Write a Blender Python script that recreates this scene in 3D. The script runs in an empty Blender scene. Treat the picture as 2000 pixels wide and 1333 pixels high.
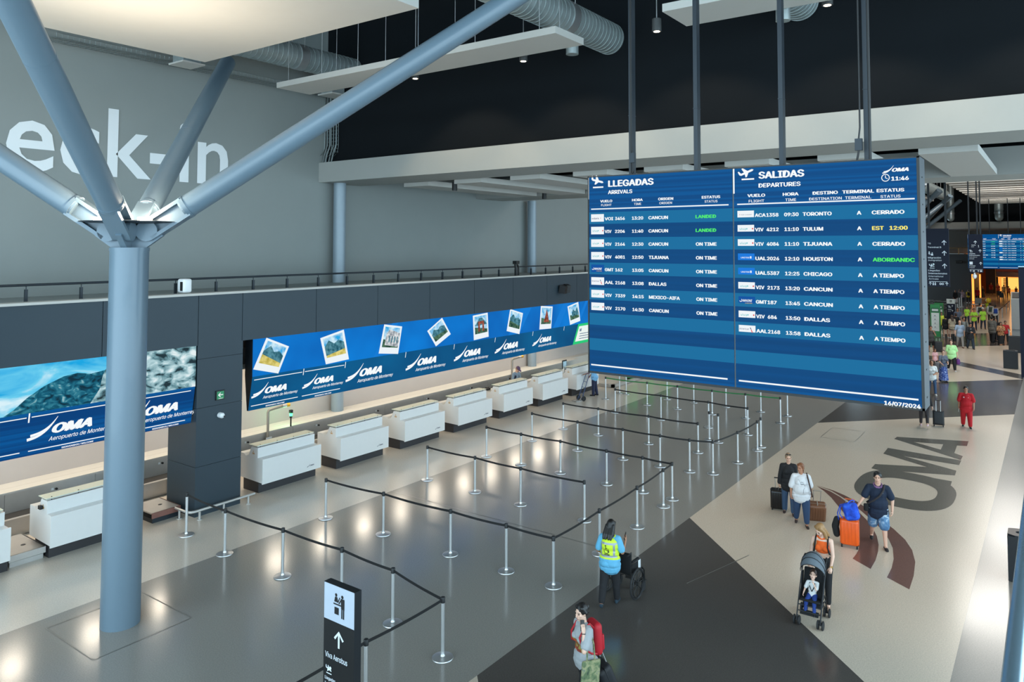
import bpy, bmesh, math, random
from mathutils import Vector, Matrix, Euler
from mathutils.bvhtree import BVHTree
random.seed(7)
C = bpy.context.scene.collection
SC = bpy.context.scene
V = Vector
R = math.radians

def srgb(r, g, b, k=1.0):
    def f(c):
        c = c / 255.0
        return (c / 12.92 if c <= 0.04045 else ((c + 0.055) / 1.055) ** 2.4) * k
    return (f(r), f(g), f(b), 1.0)

# ------------------------------------------------------------------ camera
H = 7.2
FPX, CX, CY = 1451.4, 1029.73, 414.91
YAW, PITCH, ROLL = R(35.349), R(2.617), R(0.039)
fwd = V((math.cos(YAW) * math.cos(PITCH), math.sin(YAW) * math.cos(PITCH), math.sin(PITCH)))
rgt = fwd.cross(V((0, 0, 1))).normalized()
upv = rgt.cross(fwd)
rgt, upv = rgt * math.cos(ROLL) + upv * math.sin(ROLL), upv * math.cos(ROLL) - rgt * math.sin(ROLL)
cam = bpy.data.cameras.new('camera')
camo = bpy.data.objects.new('camera', cam)
C.objects.link(camo)
m3 = Matrix((rgt, upv, -fwd)).transposed()
camo.matrix_world = Matrix.Translation((0, 0, H)) @ m3.to_4x4()
cam.sensor_width = 36
cam.lens = 36 * FPX / 2000
cam.shift_x = (1000 - CX) / 2000
cam.shift_y = (CY - 666.5) / 2000
cam.clip_start = 0.05
cam.clip_end = 500
SC.camera = camo
SC.view_settings.view_transform = 'Standard'
SC.view_settings.look = 'None'
SC.view_settings.gamma = 1
SC.view_settings.exposure = 0.0

# ------------------------------------------------------------------ daylight
W = bpy.data.worlds.new('world')
SC.world = W
W.use_nodes = True
bg = W.node_tree.nodes['Background']
bg.inputs['Color'].default_value = (0.56, 0.75, 0.87, 1)
bg.inputs['Strength'].default_value = 5.6
try:
    SC.cycles.max_bounces = 6
    SC.cycles.diffuse_bounces = 3
    SC.cycles.glossy_bounces = 3
    SC.cycles.transmission_bounces = 4
    SC.cycles.transparent_max_bounces = 6
    SC.cycles.sample_clamp_indirect = 4.0
    SC.cycles.caustics_reflective = False
    SC.cycles.caustics_refractive = False
except Exception:
    pass

def area_light(name, loc, size, power, color=(1, .85, .68), direction=(0, 0, -1), size_y=None, spread=180):
    l = bpy.data.lights.new(name, 'AREA')
    l.energy = power
    l.color = color[:3]
    l.size = size
    if size_y:
        l.shape = 'RECTANGLE'
        l.size_y = size_y
    l.spread = R(spread)
    o = bpy.data.objects.new(name, l)
    o.location = loc
    o.rotation_euler = V(direction).to_track_quat('-Z', 'Y').to_euler()
    C.objects.link(o)
    return o

def spot_light(name, loc, power, color, direction, angle, blend=.5, radius=.05):
    l = bpy.data.lights.new(name, 'SPOT')
    l.energy = power
    l.color = color[:3]
    l.spot_size = R(angle)
    l.spot_blend = blend
    l.shadow_soft_size = radius
    o = bpy.data.objects.new(name, l)
    o.location = loc
    o.rotation_euler = V(direction).to_track_quat('-Z', 'Y').to_euler()
    C.objects.link(o)
    return o

# ------------------------------------------------------------------ measuring: a pixel of the photo to a point on a plane of the hall
def ray(x, y):
    return ((x - CX) / FPX) * rgt - ((y - CY) / FPX) * upv + fwd
def at_z(x, y, z=0):
    d = ray(x, y)
    return V((0, 0, H)) + d * ((z - H) / d.z)
def at_x(x, y, X):
    d = ray(x, y)
    return V((0, 0, H)) + d * (X / d.x)
def at_y(x, y, Y):
    d = ray(x, y)
    return V((0, 0, H)) + d * (Y / d.y)

# ------------------------------------------------------------------ materials
MATS = {}
def mat(name, col, rough=.5, metal=0.0, var=.06, scale=6.0, bump=0.0, emit=None, estr=1.0, spec=.5, alpha=1.0, trans=0.0, coat=0.0):
    if name in MATS:
        return MATS[name]
    m = bpy.data.materials.new(name)
    m.use_nodes = True
    nt = m.node_tree
    b = nt.nodes['Principled BSDF']
    b.inputs['Roughness'].default_value = rough
    b.inputs['Metallic'].default_value = metal
    b.inputs['Specular IOR Level'].default_value = spec
    b.inputs['Base Color'].default_value = col
    if alpha < 1:
        b.inputs['Alpha'].default_value = alpha
    if trans:
        b.inputs['Transmission Weight'].default_value = trans
    if coat:
        b.inputs['Coat Weight'].default_value = coat
    if var or bump:
        tc = nt.nodes.new('ShaderNodeTexCoord')
        nz = nt.nodes.new('ShaderNodeTexNoise')
        nz.inputs['Scale'].default_value = scale
        nz.inputs['Detail'].default_value = 4
        nt.links.new(tc.outputs['Object'], nz.inputs['Vector'])
        if var:
            mx = nt.nodes.new('ShaderNodeMix')
            mx.data_type = 'RGBA'
            mx.inputs['A'].default_value = tuple(c * (1 - var) for c in col[:3]) + (1,)
            mx.inputs['B'].default_value = tuple(min(1, c * (1 + var)) for c in col[:3]) + (1,)
            nt.links.new(nz.outputs['Fac'], mx.inputs['Factor'])
            nt.links.new(mx.outputs['Result'], b.inputs['Base Color'])
        if bump:
            bp = nt.nodes.new('ShaderNodeBump')
            bp.inputs['Strength'].default_value = bump
            bp.inputs['Distance'].default_value = .01
            nt.links.new(nz.outputs['Fac'], bp.inputs['Height'])
            nt.links.new(bp.outputs['Normal'], b.inputs['Normal'])
    if emit:
        b.inputs['Emission Color'].default_value = emit
        b.inputs['Emission Strength'].default_value = estr
    MATS[name] = m
    return m

def glow(name, col, s=1.0):
    """a lit screen or lamp face"""
    return mat(name, (0.003, 0.003, 0.003, 1), .6, var=0, emit=col, estr=s, spec=.06)

def noise_glow(name, stops, scale=4.0, detail=8.0, s=1.0, dist=0.0, stretch=(1, 1, 1)):
    """a picture shown on a screen: noise through a colour ramp"""
    m = glow(name, stops[0][1], s)
    nt = m.node_tree
    b = nt.nodes['Principled BSDF']
    tc = nt.nodes.new('ShaderNodeTexCoord')
    mp = nt.nodes.new('ShaderNodeMapping')
    mp.inputs['Scale'].default_value = stretch
    nz = nt.nodes.new('ShaderNodeTexNoise')
    nz.inputs['Scale'].default_value = scale
    nz.inputs['Detail'].default_value = detail
    nz.inputs['Distortion'].default_value = dist
    rp = nt.nodes.new('ShaderNodeValToRGB')
    el = rp.color_ramp.elements
    el[0].position, el[0].color = stops[0]
    el[1].position, el[1].color = stops[-1]
    for p, c in stops[1:-1]:
        e = el.new(p)
        e.color = c
    nt.links.new(tc.outputs['Object'], mp.inputs['Vector'])
    nt.links.new(mp.outputs['Vector'], nz.inputs['Vector'])
    nt.links.new(nz.outputs['Fac'], rp.inputs['Fac'])
    nt.links.new(rp.outputs['Color'], b.inputs['Emission Color'])
    return m

def terrazzo(name, col, fleck, rough=.16):
    m = bpy.data.materials.new(name)
    m.use_nodes = True
    nt = m.node_tree
    b = nt.nodes['Principled BSDF']
    tc = nt.nodes.new('ShaderNodeTexCoord')
    n1 = nt.nodes.new('ShaderNodeTexNoise')
    n1.inputs['Scale'].default_value = 44
    n1.inputs['Detail'].default_value = 3
    n1.inputs['Roughness'].default_value = .75
    vo = nt.nodes.new('ShaderNodeTexVoronoi')
    vo.inputs['Scale'].default_value = 55
    n2 = nt.nodes.new('ShaderNodeTexNoise')
    n2.inputs['Scale'].default_value = .35
    n2.inputs['Detail'].default_value = 5
    r1 = nt.nodes.new('ShaderNodeValToRGB')
    r1.color_ramp.elements[0].position = .36
    r1.color_ramp.elements[0].color = tuple(c * .88 for c in col[:3]) + (1,)
    r1.color_ramp.elements[1].position = .64
    r1.color_ramp.elements[1].color = tuple(c * 1.10 for c in col[:3]) + (1,)
    r2 = nt.nodes.new('ShaderNodeValToRGB')
    r2.color_ramp.elements[0].position = .08
    r2.color_ramp.elements[0].color = (1, 1, 1, 1)
    r2.color_ramp.elements[1].position = .14
    r2.color_ramp.elements[1].color = (0, 0, 0, 1)
    mx = nt.nodes.new('ShaderNodeMix')
    mx.data_type = 'RGBA'
    mx.inputs['B'].default_value = fleck
    mu = nt.nodes.new('ShaderNodeMath')
    mu.operation = 'MULTIPLY'
    mu.inputs[1].default_value = .30
    for n in (n1, vo, n2):
        nt.links.new(tc.outputs['Object'], n.inputs['Vector'])
    nt.links.new(n1.outputs['Fac'], r1.inputs['Fac'])
    nt.links.new(vo.outputs['Distance'], r2.inputs['Fac'])
    nt.links.new(r2.outputs['Color'], mu.inputs[0])
    nt.links.new(mu.outputs[0], mx.inputs['Factor'])
    nt.links.new(r1.outputs['Color'], mx.inputs['A'])
    nt.links.new(mx.outputs['Result'], b.inputs['Base Color'])
    mr = nt.nodes.new('ShaderNodeMapRange')
    mr.inputs['To Min'].default_value = rough - .04
    mr.inputs['To Max'].default_value = rough + .07
    nt.links.new(n2.outputs['Fac'], mr.inputs['Value'])
    nt.links.new(mr.outputs['Result'], b.inputs['Roughness'])
    b.inputs['Specular IOR Level'].default_value = .48
    return m

# ------------------------------------------------------------------ mesh building
class MB:
    def __init__(s, off=(0, 0, 0)):
        s.v, s.f, s.m = [], [], []
        s.off = V(off)
        s.k = 0
    def mi(s, k):
        s.k = k
        return s
    def add(s, vs, fs):
        n = len(s.v)
        s.v += [V(p) - s.off for p in vs]
        s.f += [tuple(n + i for i in f) for f in fs]
        s.m += [s.k] * len(fs)
        return s
    def box(s, a, b):
        x0, y0, z0 = a
        x1, y1, z1 = b
        return s.add([(x0, y0, z0), (x1, y0, z0), (x1, y1, z0), (x0, y1, z0), (x0, y0, z1), (x1, y0, z1), (x1, y1, z1), (x0, y1, z1)],
                     [(0, 3, 2, 1), (4, 5, 6, 7), (0, 1, 5, 4), (1, 2, 6, 5), (2, 3, 7, 6), (3, 0, 4, 7)])
    def obox(s, c, ax, ay, az):
        c, ax, ay, az = V(c), V(ax), V(ay), V(az)
        vs = [c + i * ax + j * ay + k * az for k in (-1, 1) for j in (-1, 1) for i in (-1, 1)]
        return s.add(vs, [(0, 2, 3, 1), (4, 5, 7, 6), (0, 1, 5, 4), (1, 3, 7, 5), (3, 2, 6, 7), (2, 0, 4, 6)])
    def rbox(s, c, half, r, M=None, seg=3):
        """box with rounded edges, c centre, half sizes, optional 3x3 rotation"""
        c = V(c)
        hx, hy, hz = half
        r = min(r, hx * .99, hy * .99, hz * .99)
        n = seg * 4 + 4
        prof = []
        for q in range(4):
            cx_, cy_ = ((1, 1), (-1, 1), (-1, -1), (1, -1))[q]
            for i in range(seg + 1):
                t = R(90 * q + 90 * i / seg)
                prof.append((cx_ * (hx - r), cy_ * (hy - r), math.cos(t), math.sin(t)))
        rings = []
        for sgn in (-1, 1):
            rr = range(seg + 1) if sgn < 0 else range(seg, -1, -1)
            for i in rr:
                ph = R(90 * i / seg)
                z = sgn * (hz - r) + sgn * r * math.cos(ph)
                rings.append([(px + r * math.sin(ph) * ca, py + r * math.sin(ph) * sa, z) for px, py, ca, sa in prof])
        vs = []
        for ring in rings:
            for p in ring:
                q = V(p)
                if M is not None:
                    q = M @ q
                vs.append(c + q)
        n = len(prof)
        fs = []
        for k in range(len(rings) - 1):
            for i in range(n):
                j = (i + 1) % n
                fs.append((k * n + i, k * n + j, (k + 1) * n + j, (k + 1) * n + i))
        fs.append(tuple(range(n - 1, -1, -1)))
        L = (len(rings) - 1) * n
        fs.append(tuple(L + i for i in range(n)))
        return s.add(vs, fs)
    def _frame(s, d):
        d = V(d).normalized()
        a = V((0, 0, 1)) if abs(d.z) < .9 else V((1, 0, 0))
        u = d.cross(a).normalized()
        return u, d.cross(u)
    def cyl(s, p0, p1, r0, r1=None, n=16, cap=True):
        r1 = r0 if r1 is None else r1
        p0, p1 = V(p0), V(p1)
        u, w = s._frame(p1 - p0)
        vs = []
        for p, r in ((p0, r0), (p1, r1)):
            for i in range(n):
                t = 2 * math.pi * i / n
                vs.append(p + u * (r * math.cos(t)) + w * (r * math.sin(t)))
        fs = [(i, (i + 1) % n, n + (i + 1) % n, n + i) for i in range(n)]
        if cap:
            fs += [tuple(range(n - 1, -1, -1)), tuple(range(n, 2 * n))]
        return s.add(vs, fs)
    def tube(s, pts, r, n=8, closed=False):
        pts = [V(p) for p in pts]
        N = len(pts)
        vs = []
        prev = None
        for i, p in enumerate(pts):
            if closed:
                d = pts[(i + 1) % N] - pts[i - 1]
            else:
                d = pts[min(i + 1, N - 1)] - pts[max(i - 1, 0)]
            d.normalize()
            if prev is None:
                u, w = s._frame(d)
            else:
                u = (prev - d * prev.dot(d)).normalized()
                w = d.cross(u)
            prev = u
            rr = r[i] if isinstance(r, (list, tuple)) else r
            for k in range(n):
                t = 2 * math.pi * k / n
                vs.append(p + u * (rr * math.cos(t)) + w * (rr * math.sin(t)))
        fs = []
        for i in range(N if closed else N - 1):
            a, b = i * n, ((i + 1) % N) * n
            for k in range(n):
                fs.append((a + k, a + (k + 1) % n, b + (k + 1) % n, b + k))
        if not closed:
            fs += [tuple(range(n - 1, -1, -1)), tuple((N - 1) * n + k for k in range(n))]
        return s.add(vs, fs)
    def rev(s, c, prof, n=24):
        """lathe about the vertical axis through c; prof = (radius, z)"""
        c = V(c)
        vs = []
        for r, z in prof:
            for i in range(n):
                t = 2 * math.pi * i / n
                vs.append(c + V((r * math.cos(t), r * math.sin(t), z)))
        fs = []
        for k in range(len(prof) - 1):
            for i in range(n):
                j = (i + 1) % n
                fs.append((k * n + i, k * n + j, (k + 1) * n + j, (k + 1) * n + i))
        fs += [tuple(range(n - 1, -1, -1)), tuple((len(prof) - 1) * n + i for i in range(n))]
        return s.add(vs, fs)
    def capsule(s, p0, r0, p1, r1, n=12, q=3):
        p0, p1 = V(p0), V(p1)
        d = p1 - p0
        if d.length < 1e-5:
            d = V((0, 0, 1e-4))
            p1 = p0 + d
        dn = d.normalized()
        u, w = s._frame(d)
        rings = []
        for i in range(q):
            a = R(90 * (i + .5) / (q + .0) - 0)
            a = R(15 + 75 * i / (q - 1) * .999)
            rings.append((p0 - dn * (r0 * math.cos(a)), r0 * math.sin(a)))
        for i in range(q):
            a = R(90 - 75 * i / (q - 1) * .999)
            rings.append((p1 + dn * (r1 * math.cos(a)), r1 * math.sin(a)))
        vs = []
        for p, r in rings:
            for k in range(n):
                t = 2 * math.pi * k / n
                vs.append(p + u * (r * math.cos(t)) + w * (r * math.sin(t)))
        fs = []
        for i in range(len(rings) - 1):
            for k in range(n):
                fs.append((i * n + k, i * n + (k + 1) % n, (i + 1) * n + (k + 1) % n, (i + 1) * n + k))
        fs += [tuple(range(n - 1, -1, -1)), tuple((len(rings) - 1) * n + k for k in range(n))]
        return s.add(vs, fs)
    def ell(s, c, rad, M=None, n=14, q=9):
        c = V(c)
        vs = []
        for i in range(1, q):
            a = math.pi * i / q
            for k in range(n):
                t = 2 * math.pi * k / n
                p = V((rad[0] * math.sin(a) * math.cos(t), rad[1] * math.sin(a) * math.sin(t), -rad[2] * math.cos(a)))
                vs.append(c + (M @ p if M is not None else p))
        fs = []
        for i in range(q - 2):
            for k in range(n):
                fs.append((i * n + k, i * n + (k + 1) % n, (i + 1) * n + (k + 1) % n, (i + 1) * n + k))
        for sgn in (0, 1):
            p = V((0, 0, rad[2] * (1 if sgn else -1)))
            vs.append(c + (M @ p if M is not None else p))
        nb, nt_ = (q - 1) * n, (q - 1) * n + 1
        for k in range(n):
            fs.append((nb, (k + 1) % n, k))
            fs.append((nt_, (q - 2) * n + k, (q - 2) * n + (k + 1) % n))
        return s.add(vs, fs)
    def prism(s, poly, lo, hi):
        """poly: 3-D points of a flat outline; lo and hi are offsets to its two faces"""
        poly = [V(p) for p in poly]
        lo, hi = V(lo), V(hi)
        n = len(poly)
        vs = [p + lo for p in poly] + [p + hi for p in poly]
        fs = [tuple(range(n - 1, -1, -1)), tuple(range(n, 2 * n))] + [(i, (i + 1) % n, n + (i + 1) % n, n + i) for i in range(n)]
        return s.add(vs, fs)
    def face(s, pts):
        return s.add(pts, [tuple(range(len(pts)))])
    def torus(s, c, axis, Rr, r, n=28, k=8):
        u, w = s._frame(axis)
        c = V(c)
        return s.tube([c + u * (Rr * math.cos(2 * math.pi * i / n)) + w * (Rr * math.sin(2 * math.pi * i / n)) for i in range(n)], r, k, True)
    def mesh(s, name, mats, smooth=False):
        me = bpy.data.meshes.new(name)
        me.from_pydata(s.v, [], s.f)
        if not isinstance(mats, (list, tuple)):
            mats = [mats]
        for m in mats:
            me.materials.append(m)
        if len(mats) > 1:
            me.polygons.foreach_set('material_index', s.m)
        bm = bmesh.new()
        bm.from_mesh(me)
        bmesh.ops.recalc_face_normals(bm, faces=bm.faces)
        bm.to_mesh(me)
        bm.free()
        if smooth:
            me.polygons.foreach_set('use_smooth', [True] * len(me.polygons))
            try:
                me.set_sharp_from_angle(angle=R(38))
            except Exception:
                pass
        me.update()
        return me
    def build(s, name, mats, parent=None, smooth=False):
        o = bpy.data.objects.new(name, s.mesh(name, mats, smooth))
        C.objects.link(o)
        if parent is not None:
            o.parent = parent
        elif s.off.length > 0:
            o.location = s.off
        return o

def thing(name, label, cat, loc=(0, 0, 0), rz=0, group=None):
    o = bpy.data.objects.new(name, None)
    o.empty_display_size = .1
    C.objects.link(o)
    o.location = loc
    o.rotation_euler = (0, 0, rz)
    o['label'] = label
    o['category'] = cat
    if group:
        o['group'] = group
    return o
def tag(o, label, cat, group=None):
    o['label'] = label
    o['category'] = cat
    if group:
        o['group'] = group
    return o
def struct(o):
    o['kind'] = 'structure'
    return o
def dup(root, loc, rz, label, group=None):
    """a copy of a thing with copies of its parts and their sub-parts"""
    r = root.copy()
    C.objects.link(r)
    r.location = loc
    r.rotation_euler = (0, 0, rz)
    r['label'] = label
    if group:
        r['group'] = group
    for ch in list(root.children):
        c = ch.copy()
        C.objects.link(c)
        c.parent = r
        for g in ch.children:
            d = g.copy()
            C.objects.link(d)
            d.parent = c
    return r

# ------------------------------------------------------------------ lettering
_TX = {}
try:      # the sans-serif face that comes with Blender itself; its built-in face otherwise
    import os
    FACE_SANS = bpy.data.fonts.load(os.path.join(bpy.utils.system_resource('DATAFILES'), 'fonts', 'Inter.woff2'))
except Exception:
    FACE_SANS = None
def glyphs(txt, bold=.0, shear=0.0, space=1.0, plain=False):
    key = (txt, bold, shear, space, plain)
    FACE = None if plain else FACE_SANS
    if key not in _TX:
        cu = bpy.data.curves.new('lettering', 'FONT')
        cu.body = txt
        if FACE:
            cu.font = FACE
        cu.dimensions = '2D'
        cu.fill_mode = 'BOTH'
        cu.resolution_u = 3
        cu.offset = 0 if FACE else bold
        cu.shear = shear
        cu.space_character = space
        o = bpy.data.objects.new('lettering', cu)
        me = o.to_mesh()
        vs = [v.co.copy() for v in me.vertices]
        fs = [tuple(p.vertices) for p in me.polygons]
        if FACE and bold > .001:      # a heavier cut: the same letters laid again a hair to each side
            n0, base, bf = len(vs), list(vs), list(fs)
            for k, (dx, dy) in enumerate(((-1, 0), (1, 0), (0, .45), (0, -.45)), 1):
                vs += [V((v.x + dx * bold, v.y + dy * bold, .0005 * k)) for v in base]
                fs += [tuple(k * n0 + i for i in f) for f in bf]
        o.to_mesh_clear()
        bpy.data.objects.remove(o)
        bpy.data.curves.remove(cu)
        _TX[key] = (vs, fs)
    return _TX[key]

class Sheet:
    """a flat frame in space: origin o, u along the line, v up, n out of the face"""
    def __init__(s, o, u, v, n, lift=.004):
        s.o, s.u, s.v, s.n = V(o), V(u), V(v), V(n)
        s.lift = lift
        s.c = 0
    def p(s, a, b, k=1.0):
        return s.o + s.u * a + s.v * b + s.n * (s.lift * k + .00008 * (s.c % 9))
    def text(s, mb, txt, a0, b0, a1=None, cap=None, bold=.02, shear=0.0, base=None, k=1.0, align=0):
        """a0,b0 lower start of the line; a1 its end; cap its letter height"""
        vs, fs = glyphs(txt, bold, shear)
        if not vs:
            return
        x0, x1 = min(v.x for v in vs), max(v.x for v in vs)
        hgt = .70
        sy = cap / hgt
        sx = (a1 - a0) / (x1 - x0) if a1 is not None else sy
        if a1 is None and align:
            a0 = a0 - (x1 - x0) * sx * align
        mb.add([s.p(a0 + (v.x - x0) * sx, b0 + v.y * sy, k) + s.n * v.z for v in vs], fs)
    def rect(s, mb, a0, b0, a1, b1, k=1.0):
        s.c += 1
        mb.face([s.p(a0, b0, k), s.p(a1, b0, k), s.p(a1, b1, k), s.p(a0, b1, k)])
    def poly(s, mb, pts, k=1.0):
        s.c += 1
        mb.face([s.p(a, b, k) for a, b in pts])
    def disc(s, mb, a, b, r, n=16, k=1.0):
        s.poly(mb, [(a + r * math.cos(2 * math.pi * i / n), b + r * math.sin(2 * math.pi * i / n)) for i in range(n)], k)
    def ring(s, mb, a, b, r0, r1, t0=0, t1=360, n=24, k=1.0):
        pi, po = [], []
        for i in range(n + 1):
            t = R(t0 + (t1 - t0) * i / n)
            pi.append(s.p(a + r0 * math.cos(t), b + r0 * math.sin(t), k))
            po.append(s.p(a + r1 * math.cos(t), b + r1 * math.sin(t), k))
        for i in range(n):
            mb.face([pi[i], po[i], po[i + 1], pi[i + 1]])
    def stroke(s, mb, pts, w, k=1.0):
        """a polyline of width w (w may be a list)"""
        s.c += 1
        P = [V((a, b)) for a, b in pts]
        L, Rr = [], []
        for i, p in enumerate(P):
            d = (P[min(i + 1, len(P) - 1)] - P[max(i - 1, 0)]).normalized()
            q = V((-d.y, d.x)) * ((w[i] if isinstance(w, (list, tuple)) else w) / 2)
            L.append(p + q)
            Rr.append(p - q)
        for i in range(len(P) - 1):
            mb.face([s.p(*Rr[i], k), s.p(*Rr[i + 1], k), s.p(*L[i + 1], k), s.p(*L[i], k)])
    def arrow(s, mb, a, b, h, rot=0, k=1.0):
        """an up arrow of height h with its foot at a,b (rot in degrees)"""
        c, sn = math.cos(R(rot)), math.sin(R(rot))
        q = lambda x, y: (a + (x * c - y * sn) * h, b + (x * sn + y * c) * h)
        s.stroke(mb, [q(0, 0), q(0, .95)], h * .15, k)
        s.stroke(mb, [q(-.38, .5), q(0, .93), q(.38, .5)], h * .15, k)
    def plane_icon(s, mb, a, b, w, land=True, k=1.0):
        """a small aircraft over a runway bar, nose to the right"""
        t = -14 if land else 22
        c, sn = math.cos(R(t)), math.sin(R(t))
        q = lambda x, y: (a + w * (.5 + (x - .5) * c - (y - .0) * sn), b + w * (.42 + (x - .5) * sn + y * c))
        s.poly(mb, [q(.0, .08), q(.10, .0), q(.9, -.02), q(1.0, .04), q(.9, .12), q(.14, .13)], k)
        s.poly(mb, [q(.0, .08), q(.14, .13), q(.06, .32), q(-.03, .32)], k)
        s.poly(mb, [q(.35, .1), q(.62, .1), q(.38, .42), q(.28, .42)], k)
        s.poly(mb, [q(.35, .0), q(.62, .0), q(.42, -.22), q(.32, -.22)], k)
        s.rect(mb, a + w * .15, b - w * .02, a + w * .98, b + w * .08, k)
    def oma(s, mb, a, b, h, sub=True, k=1.0, wx=1.3):
        """the operator's mark: two rising swooshes, slanted bold letters, small line under them; letters' cap height h, a,b = lower start of the swoosh"""
        for x0, y0, wm in ((0, -.22, .20), (.17, .06, .17)):
            pts, ws = [], []
            for i in range(15):
                t = i / 14
                pts.append((a + h * wx * (x0 + t * (1.62 - x0)), b + h * (y0 + .28 * t + (1.28 - .28 * (y0 > 0)) * t ** 2.8)))
                ws.append(h * (wm * (1 - t ** 1.8) + .035))
            s.stroke(mb, pts, ws, k)
        s.text(mb, 'OMA', a + h * wx * 1.34, b, a + h * wx * 3.72, h, bold=.06, shear=.28, k=k)
        if sub:
            s.text(mb, 'Aeropuerto de Monterrey', a + h * wx * 1.22, b - h * .62, a + h * wx * 5.05, h * .46, bold=.006, shear=.22, k=k)
# ------------------------------------------------------------------ colours
WHITE = mat('white_paint', srgb(188, 186, 180), .6, var=.03, scale=2)
WHITE2 = mat('off_white_beam_paint', srgb(160, 161, 156), .65, var=.03, scale=1.5)
WALLGREY = mat('grey_wall_paint', srgb(136, 142, 140), .75, var=.04, scale=1.2)
BLACKW = mat('black_wall_paint', srgb(12, 17, 21), .85, var=.22, scale=.6, spec=.2)
BLACKC = mat('black_ceiling_paint', srgb(14, 14, 15), .9, var=.15, scale=1)
NAVYPANEL = mat('dark_slate_panel', srgb(36, 52, 62), .5, var=.05, scale=1.5)
BEIGEW = mat('beige_wall_panel', srgb(172, 166, 162), .6, var=.04, scale=2)
STEEL = mat('brushed_steel', srgb(186, 184, 180), .38, .5, var=.12, scale=3)
CHROME = mat('satin_chrome', srgb(205, 206, 206), .36, .85, var=.05, scale=9)
GALV = mat('galvanised_duct', srgb(170, 180, 180), .42, .55, var=.25, scale=5, bump=.12)
COLBLUE = mat('blue_grey_column_paint', srgb(98, 117, 130), .38, var=.03, scale=2, coat=.2)
POST = mat('dark_blue_grey_metal', srgb(30, 39, 47), .45, .2, var=.06)
DARKMETAL = mat('dark_metal', srgb(34, 38, 42), .4, .4, var=.1)
BLACKP = mat('black_plastic', srgb(16, 17, 18), .5, var=.1)
BLACKFAB = mat('black_fabric', srgb(15, 16, 18), .85, var=.2, scale=20, bump=.1)
DESKW = mat('white_desk_laminate', srgb(216, 216, 214), .35, var=.02)
DESKB = mat('dark_desk_plinth', srgb(44, 43, 46), .5, var=.1)
GLASSTOP = mat('pale_green_glass_top', srgb(226, 230, 208), .1, var=.0, spec=.6)
GLASS = mat('clear_glass', srgb(170, 200, 210), .03, var=.0, alpha=.25)
BELT = mat('black_belt_webbing', srgb(14, 15, 17), .6, var=.15, scale=30)
BELTG = mat('green_belt_webbing', srgb(40, 120, 62), .6, var=.25, scale=12)
WARM = (1.0, .80, .58)
LAMP = glow('warm_lamp_face', (1, .82, .6, 1), 9)
SQLAMP = glow('warm_square_lamp_face', (1, .82, .62, 1), 5)
T_WHITE = glow('screen_white', srgb(245, 250, 252), 1.0)
T_GREEN = glow('screen_green', srgb(80, 235, 110), 1.0)
T_YELLOW = glow('screen_yellow', srgb(250, 235, 110), 1.0)
P_WHITE = mat('white_vinyl', srgb(225, 230, 232), .6, var=.0)

F_GREY = terrazzo('terrazzo_grey', srgb(142, 138, 131), srgb(170, 168, 160))
F_LIGHT = terrazzo('terrazzo_cream', srgb(202, 193, 180), srgb(130, 122, 110), .2)
F_BEIGE = terrazzo('terrazzo_beige', srgb(208, 192, 173), srgb(128, 118, 104), .2)
F_DARK = terrazzo('terrazzo_charcoal', srgb(82, 77, 73), srgb(140, 134, 126))
F_OMA = terrazzo('terrazzo_logo_grey', srgb(98, 94, 86), srgb(150, 145, 135), .2)
F_BROWN = terrazzo('terrazzo_logo_brown', srgb(112, 80, 72), srgb(150, 125, 115), .2)
F_JOINT = mat('brass_joint_strip', srgb(128, 126, 118), .3, .3, var=.1)

# ------------------------------------------------------------------ floor with its inlaid pattern
XA, XB, YA, YB = -9.0, 160.0, -13.0, 23.0
f = MB()
f.mi(0).box((XA, YA, -.3), (XB, YB, 0))
bump = [0.0]
def fl(k, pts, z=.0015):
    bump[0] += .00002
    z += bump[0]
    f.mi(k).face([(x, y, z) for x, y in pts])
fl(1, [(XA, 16.1), (104.9, 16.1), (104.9, YB), (XA, YB)])
fl(3, [(XA, 1.6), (104.9, 1.6), (104.9, 8.09), (XA, 8.09)], .001)
for pts in ([(XA, 1.6), (3.5, 1.6), (9.96, 8.09), (XA, 8.09)], [(12.37, 1.6), (38.4, 1.6), (31.9, 8.09), (18.86, 8.09)], [(48.7, 1.6), (55.1, 8.09), (42.3, 8.09)],
            [(50.4, 1.6), (66.1, 1.6), (59.6, 8.09), (56.9, 8.09)], [(76, 1.6), (104.9, 1.6), (104.9, 8.09), (69.5, 8.09)]):
    fl(2, pts, .0025)
fl(0, [(104.9, 0), (XB, 0), (XB, YB), (104.9, YB)], .001)
def crop_pts(pts, ox=1560, oy=800, sc=3.703):
    return [at_z(ox + x / sc, oy + y / sc, 0).to_2d() for x, y in pts]
Z2 = .0045
A_ = [(690, 215), (712, 200), (1228, 232), (1217, 267), (1145, 263), (1045, 254), (830, 237)]
fl(4, crop_pts(A_), Z2)
fl(4, crop_pts([(690, 215), (830, 237), (1027, 293), (1125, 318), (1187, 340), (1172, 368)]), Z2)
fl(4, crop_pts([(1045, 254), (1145, 263), (1125, 318), (1027, 293)]), Z2)
fl(4, crop_pts([(612, 322), (645, 280), (1176, 371), (1160, 405), (760, 340)]), Z2)
fl(4, crop_pts([(612, 322), (760, 340), (1140, 445), (1130, 480), (925, 418)]), Z2)
fl(4, crop_pts([(525, 428), (552, 397), (925, 418), (1130, 480), (690, 447)]), Z2)
fl(4, crop_pts([(525, 428), (690, 447), (1108, 522), (1095, 565)]), Z2)
oc = (25.3, 3.86)
def oval(rx, ry, t):
    c, s = math.cos(t), math.sin(t)
    e = .78
    a = rx * math.copysign(abs(c) ** e, c)
    b = ry * math.copysign(abs(s) ** e, s)
    return (24.78 + a + .12 * b, 3.83 + b)
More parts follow.
